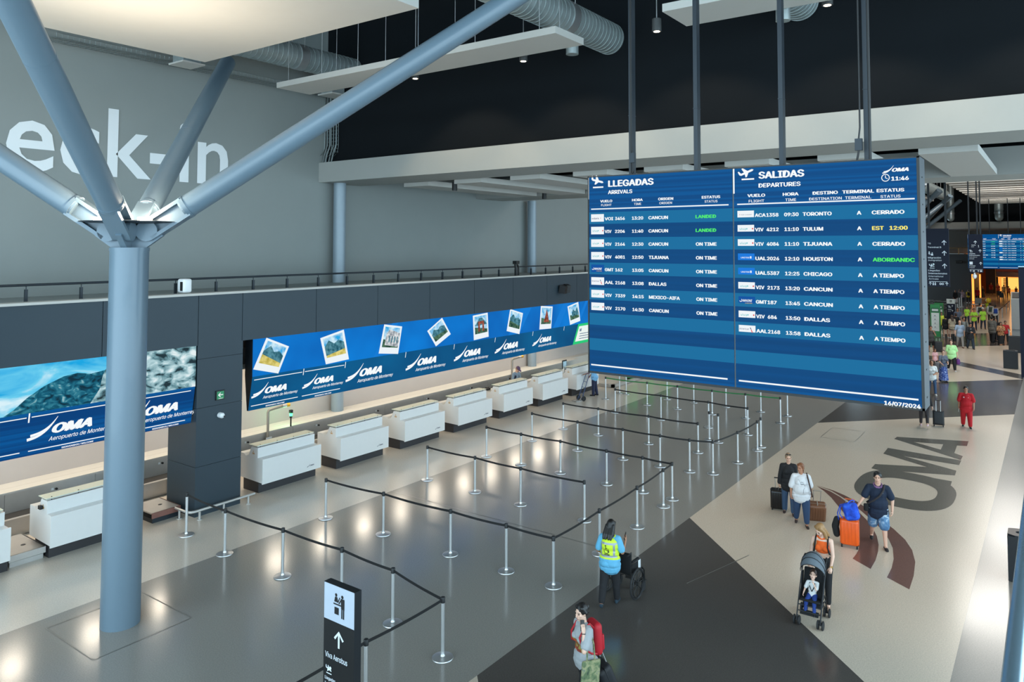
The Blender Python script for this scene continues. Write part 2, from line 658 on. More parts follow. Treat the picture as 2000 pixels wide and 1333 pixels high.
for i in range(48):
    t0, t1 = 2 * math.pi * i / 48, 2 * math.pi * (i + 1) / 48
    fl(4, [oval(.98, .86, t0), oval(1.82, 1.33, t0), oval(1.82, 1.33, t1), oval(.98, .86, t1)], Z2)
up1 = [(130, 551), (250, 588), (330, 622), (420, 668), (510, 730), (600, 800), (690, 870), (770, 945), (820, 1020), (843, 1105), (832, 1205), (800, 1305)]
lo1 = [(130, 551), (240, 592), (300, 628), (370, 672), (450, 735), (530, 805), (600, 870), (650, 940), (680, 1005), (687, 1085), (672, 1150), (638, 1218)]
up2 = [(130, 556), (230, 596), (300, 636), (360, 682), (430, 740), (490, 800), (535, 858), (565, 920), (578, 980), (574, 1030), (555, 1095), (520, 1157)]
lo2 = [(130, 556), (185, 594), (235, 640), (280, 695), (330, 755), (380, 815), (412, 870), (432, 930), (438, 980), (432, 1020), (415, 1050), (390, 1082)]
for up, lo in ((up1, lo1), (up2, lo2)):
    for i in range(len(up) - 1):
        q = crop_pts([up[i], up[i + 1], lo[i + 1], lo[i]])
        f.mi(5).face([(p.x, p.y, Z2) for p in (q if i else q[1:])])
# joint strips: round the column and across the bays
def strip(a, b, w=.012):
    a, b = V(a), V(b)
    d = (b - a).normalized()
    q = V((-d.y, d.x)) * w
    f.mi(6).face([(*(a + q), .006), (*(a - q), .006), (*(b - q), .006), (*(b + q), .006)])
for a, b in (((6.45, 13.82), (8.26, 13.82)), ((8.26, 13.82), (8.26, 15.67)), ((8.26, 15.67), (6.45, 15.67)), ((6.45, 15.67), (6.45, 13.82)),
             ((15.8, 8.1), (15.8, 16.1)), ((15.2, 6.6), (17.4, 6.0)), ((29.6, 7.4), (31.4, 7.4)), ((31.4, 7.4), (31.4, 6.2)), ((31.4, 6.2), (29.6, 6.2)), ((29.6, 6.2), (29.6, 7.4))):
    strip(a, b, .009)
struct(f.build('floor', [F_GREY, F_LIGHT, F_BEIGE, F_DARK, F_OMA, F_BROWN, F_JOINT]))

# ------------------------------------------------------------------ hall shell
struct(MB().box((XA, YA, 17), (106.6, YB + .3, 17.3)).build('ceiling', BLACKC))
struct(MB().box((19.3, YA, 10.9), (30, YB, 11.1)).build('ceiling_over_cross_hall', BLACKC))
struct(MB().box((XA, YB, 0), (106.6, YB + .3, 17)).build('wall_left', WALLGREY))
struct(MB().box((18.95, YA, 10.4), (19.3, YB, 17)).build('wall_upper_black', BLACKW))
b = MB().box((18.58, YA, 9.64), (20.69, YB, 10.4))
struct(b.build('trim_1', WHITE2))
b = MB().box((28.1, YA, 9.5), (30.2, YB, 10.4))
struct(b.build('trim_2', WHITE2))
struct(MB().box((30.2, YA, 9.56), (31.2, YB, 10.6)).build('trim_3', WHITE2))
struct(MB().box((31.0, YA, 10.6), (31.3, YB, 17)).build('wall_upper_second', BLACKW))
# far end of the second hall
BROWNW = mat('taupe_far_wall', srgb(96, 90, 84), .8, var=.06, scale=.5)
DARKFAR = mat('dark_far_wall', srgb(58, 60, 62), .7, var=.06, scale=.5)
struct(MB().box((106, YA, 10.2), (106.5, YB, 17)).build('wall_far_black', BLACKW))
struct(MB().box((105.6, YA, 9.4), (107.5, YB, 10.2)).build('trim_4', WHITE2))
struct(MB().box((122, YA, 6.2), (122.4, YB, 9.6)).build('wall_far_recess', BROWNW))
struct(MB().box((114, 8.78, 0), (122, YB, 6.15)).build('wall_far_left', DARKFAR))
struct(MB().box((107.5, YA, 9.4), (160, YB, 9.6)).build('ceiling_far', BROWNW))

struct(MB().box((52, YA - .2, 0), (160, YA, 17)).build('wall_right', WALLGREY))
struct(MB().box((160, YA, 0), (160.3, YB, 17)).build('wall_end', WALLGREY))
for x in (42, 58, 74, 90):
    area_light('far_hall_fill', (x, 3.5, 16.6), 5, 1500, (1, .95, .88), (0, 0, -1), 5)  # added fill lights that brighten the second hall; no fixtures are modelled
m = MB()
for k in range(16):
    x = -9 + 4 * k
    m.box((x - .06, YA - .12, 0), (x + .06, YA, 17))
for z in (0, 4, 8, 12, 16.8):
    m.box((-9, YA - .1, z), (52, YA - .02, z + .12))
struct(m.build('window_1', DARKMETAL))
# boundary strip: plinth of check-in wall, ends
PANELGAP = mat('panel_joint_shadow_gap', srgb(16, 20, 24), .8, var=0)
fa = MB()
joints = [3.6, 6.2, 8.78, 11.24, 12.57] + [12.57 + 2.575 * i for i in range(1, 13)]
for i in range(len(joints) - 1):
    a, b_ = joints[i] + .008, joints[i + 1] - .008
    fa.mi(0).box((a, 18.78, 4.53), (b_, 18.9, 5.87))
fa.mi(1).box((3.6, 18.80, 4.55), (joints[-1], 18.98, 5.86))
struct(fa.build('trim_5', [NAVYPANEL, PANELGAP]))
struct(MB().box((3.6, 18.74, 5.87), (joints[-1], 19.12, 5.93)).build('trim_6', WHITE))
struct(MB().box((3.6, 18.98, 5.6), (joints[-1], 23, 5.8)).build('walkway_slab', WALLGREY))
pl = MB()
for z0, z1 in ((0, 1.3), (1.31, 2.85), (2.86, 4.16), (4.17, 4.53)):
    pl.mi(0).box((11.24, 18.78, z0), (12.6, 20.15, z1))
pl.mi(1).box((11.26, 18.8, .01), (12.58, 20.13, 4.5))
struct(pl.build('wall_pillar', [NAVYPANEL, PANELGAP]))
struct(MB().box((3, 22.85, 0), (45, 23.0, 5.6)).build('wall_behind_desks', BEIGEW))
struct(MB().box((3, 19.7, 3.55), (45, 22.85, 3.7)).build('ceiling_over_desks', WHITE))
COLUMN_L = mat('round_wall_column_paint', srgb(140, 155, 165), .4, .1, var=.04)
for i, (x, zt) in enumerate(((19.28, 9.7), (32.3, 9.6), (45.3, 9.6))):
    m = MB()
    m.cyl((x, 22.6, .8), (x, 22.6, zt), .235, n=28)
    struct(m.build('column_' + str(i + 1), COLUMN_L, smooth=True))

# ------------------------------------------------------------------ walkway railing on top of the check-in wall
rt = thing('walkway_railing', 'dark steel handrail on posts along the walkway above the check-in screens', 'railing', (12, 19.5, 5.8))
o3 = (12, 19.5, 5.8)
MB(o3).cyl((3.6, 19.5, 6.29), (40, 19.5, 6.29), .03, n=10).build('handrail', POST, rt, True)
for i in range(30):
    x = 4.99 + 1.2 * i
    MB(o3).box((x - .03, 19.47, 5.8), (x + .03, 19.53, 6.19)).cyl((x, 19.5, 6.19), (x, 19.5, 6.29), .012, n=6).build('post', POST, rt)

def speaker_box(name, label, c, half, m, cat='speaker'):
    t = thing(name, label, cat, c)
    MB(c).rbox(c, half, min(half) * .35).build('housing', m, t, True)
    return t
# white box on the ledge and black equipment by the wall
c = V((11.05, 19.15, 6.13))
t = thing('access_point', 'white rounded wireless box standing on the ledge above the check-in wall', 'wireless box', c)
MB(c).rbox(c, (.13, .16, .19), .06).build('housing', P_WHITE, t, True)
MB(c).box((10.9, 19.02, 6.0), (10.915, 19.12, 6.24)).build('grille', BLACKP, t)
c = at_y(1008, 527, 19.3)
t = thing('equipment_bracket', 'black bracket with hoses standing on the walkway by the wall column', 'bracket', (c.x, c.y, 5.8))
m = MB((c.x, c.y, 5.8)).box((c.x - .12, c.y - .1, 6.42), (c.x + .12, c.y + .1, 6.56))
m.tube([(c.x - .05, c.y, 6.42), (c.x + .0, c.y, 6.2), (c.x + .02, c.y, 5.8)], .06)
m.tube([(c.x + .05, c.y, 6.42), (c.x + .18, c.y, 6.3), (c.x + .2, c.y, 5.8)], .04)
m.build('housing', BLACKP, t, True)
c = at_y(1100, 565, 18.7)
t = thing('wall_speaker', 'black double wall speaker fixed to the dark panel above the screens', 'speaker', (c.x, 18.78, c.z))
m = MB((c.x, 18.78, c.z)).obox((c.x - .1, 18.62, c.z), (.2, .05, 0), (-.03, .14, .03), (0, -.03, .17))
m.obox((c.x + .16, 18.6, c.z + .03), (.1, -.05, 0), (.05, .12, .03), (0, -.03, .17))
m.build('housing', BLACKP, t)
m = MB((c.x, 18.78, c.z)).box((c.x - .05, 18.7, c.z - .05), (c.x + .08, 18.78, c.z + .05))
m.build('bracket', DARKMETAL, t)

# writing on the grey wall
s = Sheet((0, 23, 0), (1, 0, 0), (0, 0, 1), (0, -1, 0), .02)
m = MB((11, 22.98, 9.3))
vs, fs = glyphs('Check-in', .010, plain=True)
k = (14.72 - 8.12)
ve, _ = glyphs('eck-in', .010, plain=True)
e0, e1 = min(v.x for v in ve), max(v.x for v in ve)
x0, x1 = min(v.x for v in vs), max(v.x for v in vs)
sx = k / (e1 - e0)
m.add([s.p(14.72 - (x1 - v.x) * sx, 9.3 + v.y * (2.13 / .73)) + s.n * (v.z * 6) for v in vs], fs)
tag(m.build('wall_lettering', P_WHITE), 'huge white Check-in lettering on the tall grey wall', 'lettering')

# ------------------------------------------------------------------ the tree column
def tree(cx, cy, label, lit=False, full=True):
    o = (cx, cy, 0)
    t = thing('branching_column', label, 'column', o, group=None)
    m = MB(o).cyl((cx, cy, 0), (cx, cy, 7.15), .345, n=48, cap=True)
    m.cyl((cx, cy, 7.1), (cx, cy, 7.17), .355, n=48)
    m.cyl((cx, cy, 5.98), (cx, cy, 6.0), .3465, n=48)
    m.build('shaft', COLBLUE, t, True)
    hub = MB(o)
    for d in ((1, 1), (1, -1)):
        q = V((d[0], d[1], 0)).normalized()
        n = V((-q.y, q.x, 0)) * .055
        pr = [(-.28, 7.14), (.28, 7.14), (.62, 7.40), (.42, 7.62), (-.42, 7.62), (-.62, 7.40)]
        hub.prism([V((cx, cy, 0)) + q * a + V((0, 0, z)) for a, z in pr], -n, n)
        for sg in (-1, 1):
            p = V((cx, cy, 7.40)) + q * (.40 * sg)
            hub.cyl(p - n * 1.35, p + n * 1.35, .055, n=14)
    hub.build('hub_plate', COLBLUE, t)
    for d in ((1, 1), (1, -1), (-1, 1), (-1, -1)):
        q = V((d[0], d[1], 0)).normalized()
        dr = (q + V((0, 0, .70))).normalized()
        P0 = V((cx, cy, 7.25))
        a = P0 + dr * 1.25
        m = MB(o).cyl(a, P0 + dr * 9.6, .225, n=32)
        m.cyl(a - dr * .03, a + dr * .05, .235, n=32)
        m.cyl(P0 + dr * 4.7, P0 + dr * 4.72, .228, n=32)
        br = m.build('branch', COLBLUE, t, True)
        side = dr.cross(V((0, 0, 1))).normalized()
        up = side.cross(dr)
        m = MB(o)
        c0 = P0 + dr * .84
        m.obox(c0, dr * .42, side * .045, up * .17)
        m.obox(c0 + up * .165, dr * .42, side * .165, up * .035)
        m.obox(c0 - up * .165, dr * .42, side * .165, up * .035)
        m.cyl(c0 - dr * .42 - side * .165, c0 - dr * .42 + side * .165, .20, n=24)
        m.cyl(P0 + dr * 1.18, P0 + dr * 1.27, .21, .225, n=28)
        m.build('fork', COLBLUE, br)
    ring = MB(o)
    ring.rev((cx, cy, 0), [(.02, 7.63), (.45, 7.635), (.88, 7.665), (.88, 7.675), (.45, 7.70), (.02, 7.71)], 40)
    rg = ring.build('lamp_tray', POST, t, True)
    if lit:
        for q in (V((1, 0, 0)), V((0, 1, 0)), V((-1, 0, 0)), V((0, -1, 0))):
            p = V((cx, cy, 7.70)) + q * .55
            MB(o).cyl(p - V((0, 0, .02)), p + V((0, 0, .05)), .13, n=18).build('uplight', LAMP, rg)
            spot_light('uplight_beam', p + V((0, 0, .08)), 330, (1, .84, .64), (q * .45) + V((0, 0, 1)), 140, .7, .1)
            pl_ = bpy.data.lights.new('tray_lamp', 'POINT')
            pl_.energy, pl_.color, pl_.shadow_soft_size = 70, (1, .84, .64), .05
            po = bpy.data.objects.new('tray_lamp', pl_)
            po.location = p + V((0, 0, .13))
            C.objects.link(po)
    return t
tree(7.36, 14.74, 'tall blue-grey column with four slanting branches and lit hub beside the belts', True)
# its big white panel
def panel(name, label, x0, x1, y0, y1, z, th, wires=(), group=None, ztop=17.0):
    o = ((x0 + x1) / 2, (y0 + y1) / 2, z)
    t = thing(name, label, 'ceiling panel', o, group=group)
    MB(o).box((x0, y0, z), (x1, y1, z + th)).build('board', WHITE, t)
    for x, y in wires:
        MB(o).cyl((x, y, z + th), (x, y, ztop), .008, n=5).build('wire', CHROME, t)
    return t
panel('ceiling_panel', 'huge square cream ceiling panel above the branching column', 3.47, 11.25, 10.78, 18.73, 12.2, .3)
g = 'hanging white ceiling slabs'
panel('ceiling_slab', 'long white hanging slab behind the slanting branch, under the silver ducts', 14.42, 15.7, 9.42, 19.95, 12.2, .17,
      [(14.6, 10.0), (15.5, 10.0), (15.2, 13.2), (14.7, 14.1), (14.6, 16.4), (15.5, 16.2), (14.6, 18.0), (14.6, 19.6), (14.6, 12.0), (15.5, 18.4)])
panel('ceiling_slab', 'white hanging slab high above the flight board between its poles', 14.42, 15.7, -4.5, 6.7, 12.2, .17, [(15.5, 6.3), (14.6, 3.0)])

# low slabs under the cross hall
names = ['first', 'second', 'third', 'fourth', 'fifth', 'sixth', 'seventh', 'eighth', 'ninth']
for i in range(8):
    y1 = 20.6 - 2.575 * i - (.0 if i < 7 else -.15)
    panel('ceiling_slab', 'low white slab under the cross-hall ceiling, %s out from the grey wall' % names[i], 20.75, 28.0, y1 - 1.28, y1, 9.5, .19, (), 'low slabs of the cross hall')
for i, (x, y, z) in enumerate(((at_z(888, 362, 9.5)), (at_z(1063, 380, 9.5)))):
    t = thing('downlight', ['small black cylinder spotlight beside the first low slab by the grey wall', 'small black cylinder spotlight at the far end of the first low slab'][i], 'spotlight', (x, y, 9.35))
    MB((x, y, 9.35)).cyl((x, y, 9.3), (x, y, 9.62), .1, n=14).build('housing', BLACKP, t, True)
    MB((x, y, 9.35)).cyl((x, y, 9.62), (x, y, 10.9), .012, n=6).build('stem', BLACKP, t, True)
    MB((x, y, 9.35)).cyl((x, y, 9.29), (x, y, 9.3), .07, n=14).build('lens', mat('dark_lens', srgb(60, 60, 60), .2), t, True)

# pendant spotlights washing the cross beam
PEND = mat('graphite_pendant', srgb(62, 64, 64), .6, var=.25, scale=14)
for i, y in enumerate((15.45, 11.48, 7.58, 3.72, -.2)):
    lb = ['behind the slanting branch of the column', 'just under the end of the long hanging slab', 'between the first two poles of the flight board', 'near the silver duct above the third pole', 'beyond the last pole of the flight board'][i]
    z = (12.2, 12.15, 12.3, 12.2, 12.2)[i]
    x = 16.0
    t = thing('pendant_spotlight', 'grey cylinder pendant spotlight hanging ' + lb, 'spotlight', (x, y, z), group='pendant spotlights along the beam')
    o = (x, y, z)
    MB(o).rev((x, y, z), [(.085, 0), (.11, .0), (.112, .02), (.11, .3), (.02, .31)], 20).build('housing', PEND, t, True)
    MB(o).cyl((x, y, z + .3), (x, y, 17), .012, n=6).build('cable', CHROME, t, True)
    MB(o).cyl((x, y, z - .004), (x, y, z + .004), .075, n=18).build('lamp', LAMP, t)
    spot_light('pendant_beam', (x, y, z - .03), 330, WARM, (.75, 0, -1), 96, .4, .07)

# ducts
def duct(label, y, z, r, x0, x1, name='air_duct'):
    o = (x1, y, z)
    t = thing(name, label, 'duct', o)
    m = MB(o).cyl((x0, y, z), (x1, y, z), r, n=36)
    m.build('pipe', GALV, t, True)
    m = MB(o)
    n = int((x1 - x0) / .19)
    for i in range(n):
        x = x1 - .06 - i * .19
        m.cyl((x - .012, y, z), (x + .012, y, z), r + .012, n=36, cap=True)
    m.build('spiral_seams', GALV, t, True)
    m = MB(o)
    for x in (x1 - 2.55, x1 - 5.1, x1 - 8.0):
        if x > x0 + .3:
            m.cyl((x - .16, y, z), (x + .16, y, z), r + .02, n=36)
            MB(o).cyl((x, y - r * .8, z), (x, y - r * .8, 17), .012, n=5).cyl((x, y + r * .8, z), (x, y + r * .8, 17), .012, n=5).build('hanger', CHROME, t)
    m.build('coupling_band', CHROME, t, True)
    return t
d1 = duct('large silver spiral duct running into the black wall above the long white slab', 10.46, 13.26, .45, 2.0, 18.96)
MB((18.96, 10.46, 13.26)).cyl((16.9, 10.5, 12.38), (16.9, 10.5, 12.95), .17, n=20).build('outlet', GALV, d1, True)
d3 = duct('silver spiral duct running into the black wall above the third pole of the board', 5.05, 13.3, .45, 13.0, 18.96)
MB((18.96, 5.05, 13.3)).cyl((15.9, 4.6, 12.0), (15.9, 4.6, 12.9), .15, n=20).build('outlet', GALV, d3, True)
d2 = duct('silver spiral duct along the grey wall with square air outlets', 21.5, 13.84, .44, 2.0, 18.96)
for i, x in enumerate((12.35, 18.0)):
    m = MB((18.96, 21.5, 13.84))
    m.mi(0).box((x - .28, 21.25, 12.78), (x + .28, 21.85, 13.5))
    m.mi(1).box((x - .36, 21.15, 12.73), (x + .36, 21.95, 12.78))
    m.build('air_outlet', [GALV, WHITE], d2)

# cable trays
tr = thing('cable_tray', 'wire mesh cable tray climbing the corner where the grey and black walls meet', 'cable tray', (18.8, 22.9, 10.45))
WIRE = mat('zinc_wire', srgb(150, 160, 160), .35, .8, var=.1)
m = MB((18.8, 22.9, 10.45))
for yy in (22.93, 22.8, 22.67, 22.54, 22.41, 22.28):
    m.tube([(18.9, yy, 14.2), (18.9, yy, 11.0), (18.86, yy, 10.78), (18.7, yy, 10.62)], .009, 5)
for k in range(24):
    z = 10.8 + .14 * k
    m.tube([(18.78, 22.94, z), (18.9, 22.94, z), (18.9, 22.27, z), (18.78, 22.27, z)], .007, 5)
for yy in (22.94, 22.27):
    m.tube([(18.78, yy, 14.2), (18.78, yy, 10.95), (18.72, yy, 10.78), (18.6, yy, 10.68)], .011, 5)
m.build('basket', WIRE, tr)
m = MB((18.8, 22.9, 10.45))
for yy, r in ((22.85, .02), (22.7, .03), (22.5, .022), (22.35, .03)):
    m.tube([(18.86, yy, 14.2), (18.86, yy, 11.1), (18.75, yy + .05, 10.7), (18.72, yy + .1, 10.42)], r, 6)
m.build('cables', mat('grey_cables', srgb(120, 130, 130), .5), tr, True)
tr = thing('cable_tray', 'wire mesh cable tray running below the duct along the grey wall', 'cable tray', (14, 22.6, 12.9))
m = MB((14, 22.6, 12.9))
for yy in (22.9, 22.7, 22.5, 22.3):
    m.tube([(9, yy, 12.95), (19, yy, 12.95)], .009, 5)
for k in range(70):
    x = 9 + k * .145
    m.tube([(x, 22.92, 13.08), (x, 22.92, 12.95), (x, 22.28, 12.95), (x, 22.28, 13.08)], .006, 4)
for yy in (22.92, 22.28):
    m.tube([(9, yy, 13.08), (19, yy, 13.08)], .009, 5)
m.build('basket', WIRE, tr)

# steel purlins near the black wall
for i, (x, z) in enumerate(((17.0, 15.9), (18.2, 16.3))):
    t = thing('steel_purlin', ['grey steel channel with hangers crossing above the long white slab', 'upper grey steel channel close under the black roof'][i], 'beam', (x, 12, z))
    MB((x, 12, z)).box((x - .04, 3, z - .09), (x + .04, 21, z + .09)).build('channel', POST, t)
    for k in range(8):
        y = 19.2 - k * 2.0
        MB((x, 12, z)).box((x - .9, y - .12, z + .09), (x + .9, y + .12, z + .2)).cyl((x, y, z + .2), (x, y, 17), .015, n=6).build('hanger', POST, t)
# ------------------------------------------------------------------ LED screens over the check-in desks
S_BLUE = noise_glow('screen_bright_blue', [(.3, srgb(0, 96, 180)), (.7, srgb(0, 124, 214))], .5, 2, 1)
S_TEAL = noise_glow('screen_teal_blue', [(.3, srgb(2, 76, 124)), (.7, srgb(4, 92, 142))], .6, 2, 1)
S_NAVY = noise_glow('screen_deep_blue', [(.42, srgb(0, 62, 122)), (.58, srgb(0, 84, 150))], 1.0, 1, 1, 0, (.05, .05, 9))
S_SKY = noise_glow('screen_sky', [(.35, srgb(20, 165, 225)), (.52, srgb(105, 205, 238)), (.66, srgb(215, 240, 248))], 1.6, 6, 1, .6, (.5, 1, 1.4))
S_HILL = noise_glow('screen_hill', [(.36, srgb(4, 44, 62)), (.5, srgb(14, 92, 118)), (.60, srgb(50, 128, 148)), (.70, srgb(150, 190, 196))], 4.5, 14, 1, 1.0, (1, 1, 1.6))
S_ROCK = noise_glow('screen_rock', [(.38, srgb(30, 50, 58)), (.45, srgb(104, 146, 156)), (.56, srgb(176, 208, 214)), (.66, srgb(228, 240, 242))], 3.2, 15, 1, .5, (1, 1, 1.6))
S_MIST = noise_glow('photo_sky', [(.35, srgb(40, 165, 225)), (.62, srgb(205, 235, 246))], 4, 4, 1)
S_MOUNT = noise_glow('photo_mountain', [(.35, srgb(20, 82, 100)), (.65, srgb(92, 150, 165))], 8, 8, 1)
S_FIELD = noise_glow('photo_field', [(.35, srgb(176, 160, 60)), (.65, srgb(226, 212, 128))], 7, 5, 1)
S_GREENP = noise_glow('photo_green', [(.35, srgb(24, 60, 50)), (.65, srgb(90, 128, 100))], 9, 7, 1)
S_BUILD = noise_glow('photo_stone', [(.35, srgb(120, 130, 140)), (.65, srgb(225, 228, 230))], 10, 4, 1)
S_RED = noise_glow('photo_terracotta', [(.35, srgb(96, 44, 36)), (.65, srgb(170, 90, 70))], 9, 5, 1)
S_CASE = mat('screen_cabinet', srgb(20, 26, 32), .5, var=.05)

ZT, ZM, ZB, YF, YBK = 4.53, 3.46, 2.475, 18.80, 18.97
def screen_wall(label, x0, x1, left_pic):
    o = (x0, YF, ZB)
    t = thing('led_screen', label, 'screen', o)
    m = MB(o)
    prof = [(YF, ZT), (YF, ZM), (YBK, ZB), (YBK + .06, ZB), (19.15, ZM), (19.15, ZT)]
    m.prism([(x0, y, z) for y, z in prof], (0, 0, 0), (x1 - x0, 0, 0))
    m.build('cabinet', S_CASE, t)
    n = V((0, -(ZM - ZB), -(YBK - YF))).normalized()
    vdir = V((0, YF - YBK, ZM - ZB))
    LL = vdir.length
    up = Sheet((x0, YF, ZM), (1, 0, 0), (0, 0, 1), (0, -1, 0), .004)
    lo = Sheet((x0, YBK, ZB), (1, 0, 0), vdir.normalized(), n, .004)
    w = x1 - x0
    m = MB(o)
    lo.rect(m, 0, 0, w, LL)
    lowp = m.build('lower_screen', S_NAVY if left_pic else S_TEAL, t)
    m = MB(o)
    up.rect(m, 0, 0, w, ZT - ZM)
    upp = m.build('upper_screen', S_SKY if left_pic else S_BLUE, t)
    return t, up, lo, lowp, upp, o, LL

# the one beside the column: mountain picture
t, up, lo, lowp, upp, o, LL = screen_wall('wide screen with mountain picture and blue band, behind the tall column', 4.2, 11.2, True)
hp = ZT - ZM
m = MB(o)
X = lambda x: x - 4.2
hill = [(6.75, 0), (6.95, .12), (7.2, .34), (7.55, .56), (7.95, .72), (8.25, .76), (8.55, .70), (8.85, .74), (9.3, .86), (9.7, .95), (9.9, .9), (9.9, 0)]
up.poly(m, [(X(a), b) for a, b in hill], 2)
m.build('hill_picture', S_HILL, upp)
m = MB(o)
up.poly(m, [(X(8.55), 0), (X(8.75), .3), (X(8.82), .62), (X(8.95), .9), (X(9.1), hp), (7.0, hp), (7.0, 0)], 3)
m.build('cliff_picture', S_ROCK, upp)
lets = MB(o)
segs = [4.6, 7.27, 9.4, 11.14]
for i in range(3):
    a, b = X(segs[i]), X(segs[i + 1])
    lo.stroke(lets, [(a + .05, LL - .10), (b - .05, LL - .10)], .022, 2)
    if i:
        lo.stroke(lets, [(a, LL + .0), (a - .0, LL - .22)], .03, 2)
    lo.stroke(lets, [(a + .05, .11), (b - .12, .11)], .022, 2)
    lo.text(lets, 'BIENVENIDOS / WELCOME', a + .75, .025, a + 1.45, .05, bold=.03, k=2)
    lo.oma(lets, a + .0, .44, .285, k=2)
lets.build('lettering', T_WHITE, lowp)

# the long one over the desks
XS0, XS1 = 12.93, 34.0
t, up, lo, lowp, upp, o, LL = screen_wall('long blue screen with row of tilted snapshots above the check-in desks', XS0, XS1, False)
lets = MB(o)
cuts = [12.95, 14.72, 16.36, 19.1, 21.7, 24.25, 26.95, 29.5]
for i in range(7):
    a, b = cuts[i] - XS0, cuts[i + 1] - XS0
    if i < 2:
        lo.stroke(lets, [(a + .05, LL - .10), (b - .05, LL - .10)], .022, 2)
        lo.stroke(lets, [(a + .05, .13), (b - .10, .13)], .022, 2)
        lo.text(lets, 'BIENVENIDOS / WELCOME', a + .55, .035, a + 1.2, .05, bold=.03, k=2)
    lo.stroke(lets, [(b, LL), (b, LL - .20)], .025, 2)
    if i < 2:
        lo.oma(lets, a + .03, .44, .245, k=2)
    else:
        lo.oma(lets, a + .10, .42, .325 if i < 6 else .30, k=2)
lets.build('lettering', T_WHITE, lowp)
m = MB(o)
a = 30.5 - XS0
lo.poly(m.mi(0), [(a, .0), (a + 2.4, .0), (a + 2.4, LL), (a + .25, LL)], 2)
lo.poly(m.mi(1), [(a + .18, .14), (a + 2.3, .14), (a + 2.3, LL - .12), (a + .36, LL - .12)], 3)
lo.text(m.mi(2), 'M', a + .45, .62, None, .2, .03, k=4)
for k in range(3):
    lo.stroke(m.mi(2), [(a + .5, .5 - .12 * k), (a + 1.8, .5 - .12 * k)], .03, 4)
m.build('notice', [glow('notice_green', srgb(40, 200, 120)), glow('notice_white', srgb(235, 245, 240)), glow('notice_navy', srgb(10, 70, 120))], lowp)
S_BLUE2 = glow('screen_blue_ray', srgb(10, 122, 212))
for a, w_ in ((4.6, .3), (12.2, .8), (15.6, .5), (17.6, .25)):
    m = MB(o)
    up.poly(m, [(a, 0), (a + w_, 0), (a + w_ + .9, hp), (a + .9, hp)], 1.5)
    m.build('light_ray', S_BLUE2, upp)
# tilted snapshots: corner order top-left, top-right, bottom-right, bottom-left, read as points of the screen plane
snaps = [((520, 660), (564, 677), (543, 732), (494, 722), 0), ((625, 661), (671, 644), (681, 702), (636, 712), 1), ((750, 634), (785, 638), (777, 693), (739, 691), 2),
         ((834, 647), (863, 621), (880, 653), (851, 677), 3), ((923, 617), (952, 611), (954, 658), (925, 665), 4), ((996, 604), (1021, 612), (1014, 653), (989, 647), 5),
         ((1056, 598), (1079, 599), (1076, 642), (1053, 644), 6), ((1108, 599), (1129, 590), (1133, 627), (1113, 635), 7)]
for qs in snaps:
    P = [at_y(x, y, YF) for x, y in qs[:4]]
    Q = [(p.x - XS0, max(p.z - ZM, -.02)) for p in P]
    m = MB(o)
    up.poly(m.mi(0), Q, 3)
    def qp(u, v):
        a = [Q[3][i] * (1 - u) + Q[2][i] * u for i in (0, 1)]
        b = [Q[0][i] * (1 - u) + Q[1][i] * u for i in (0, 1)]
        return tuple(a[i] * (1 - v) + b[i] * v for i in (0, 1))
    kind = qs[4]
    up.poly(m.mi(1), [qp(.09, .22), qp(.91, .22), qp(.91, .93), qp(.09, .93)], 4)
    if kind in (0, 1, 3, 5):
        up.poly(m.mi(2), [qp(.09, .3), qp(.91, .3), qp(.91, .62), qp(.7, .74), qp(.5, .66), qp(.3, .82), qp(.09, .62)], 5)
    low = {0: 3, 1: 3, 2: 4, 3: 4, 4: 4, 5: 4, 6: 4, 7: 4}[kind]
    up.poly(m.mi(low), [qp(.09, .22), qp(.91, .22), qp(.91, .40 if kind == 1 else .36), qp(.09, .30 if kind == 1 else .50)], 6)
    if kind == 2:
        up.poly(m.mi(5), [qp(.2, .3), qp(.91, .25), qp(.91, .75), qp(.35, .85), qp(.2, .7)], 7)
        for k in range(4):
            up.poly(m.mi(2), [qp(.36 + .14 * k, .4), qp(.42 + .14 * k, .4), qp(.42 + .14 * k, .62), qp(.36 + .14 * k, .62)], 8)
    if kind == 4:
        up.poly(m.mi(2), [qp(.09, .55), qp(.91, .55), qp(.6, .85), qp(.4, .85)], 6.5)
        up.poly(m.mi(6), [qp(.3, .3), qp(.42, .3), qp(.42, .6), qp(.58, .6), qp(.58, .3), qp(.7, .3), qp(.7, .72), qp(.3, .72)], 7)
    if kind == 6:
        up.poly(m.mi(6), [qp(.3, .3), qp(.75, .3), qp(.62, .62), qp(.5, .88), qp(.42, .62)], 7)
    if kind == 7:
        up.poly(m.mi(2), [qp(.2, .4), qp(.4, .75), qp(.6, .6), qp(.8, .8), qp(.91, .4)], 7)
    m.build('snapshot', [glow('photo_white', srgb(235, 243, 248)), S_MIST, S_MOUNT, S_FIELD, S_GREENP, S_BUILD, S_RED], upp)

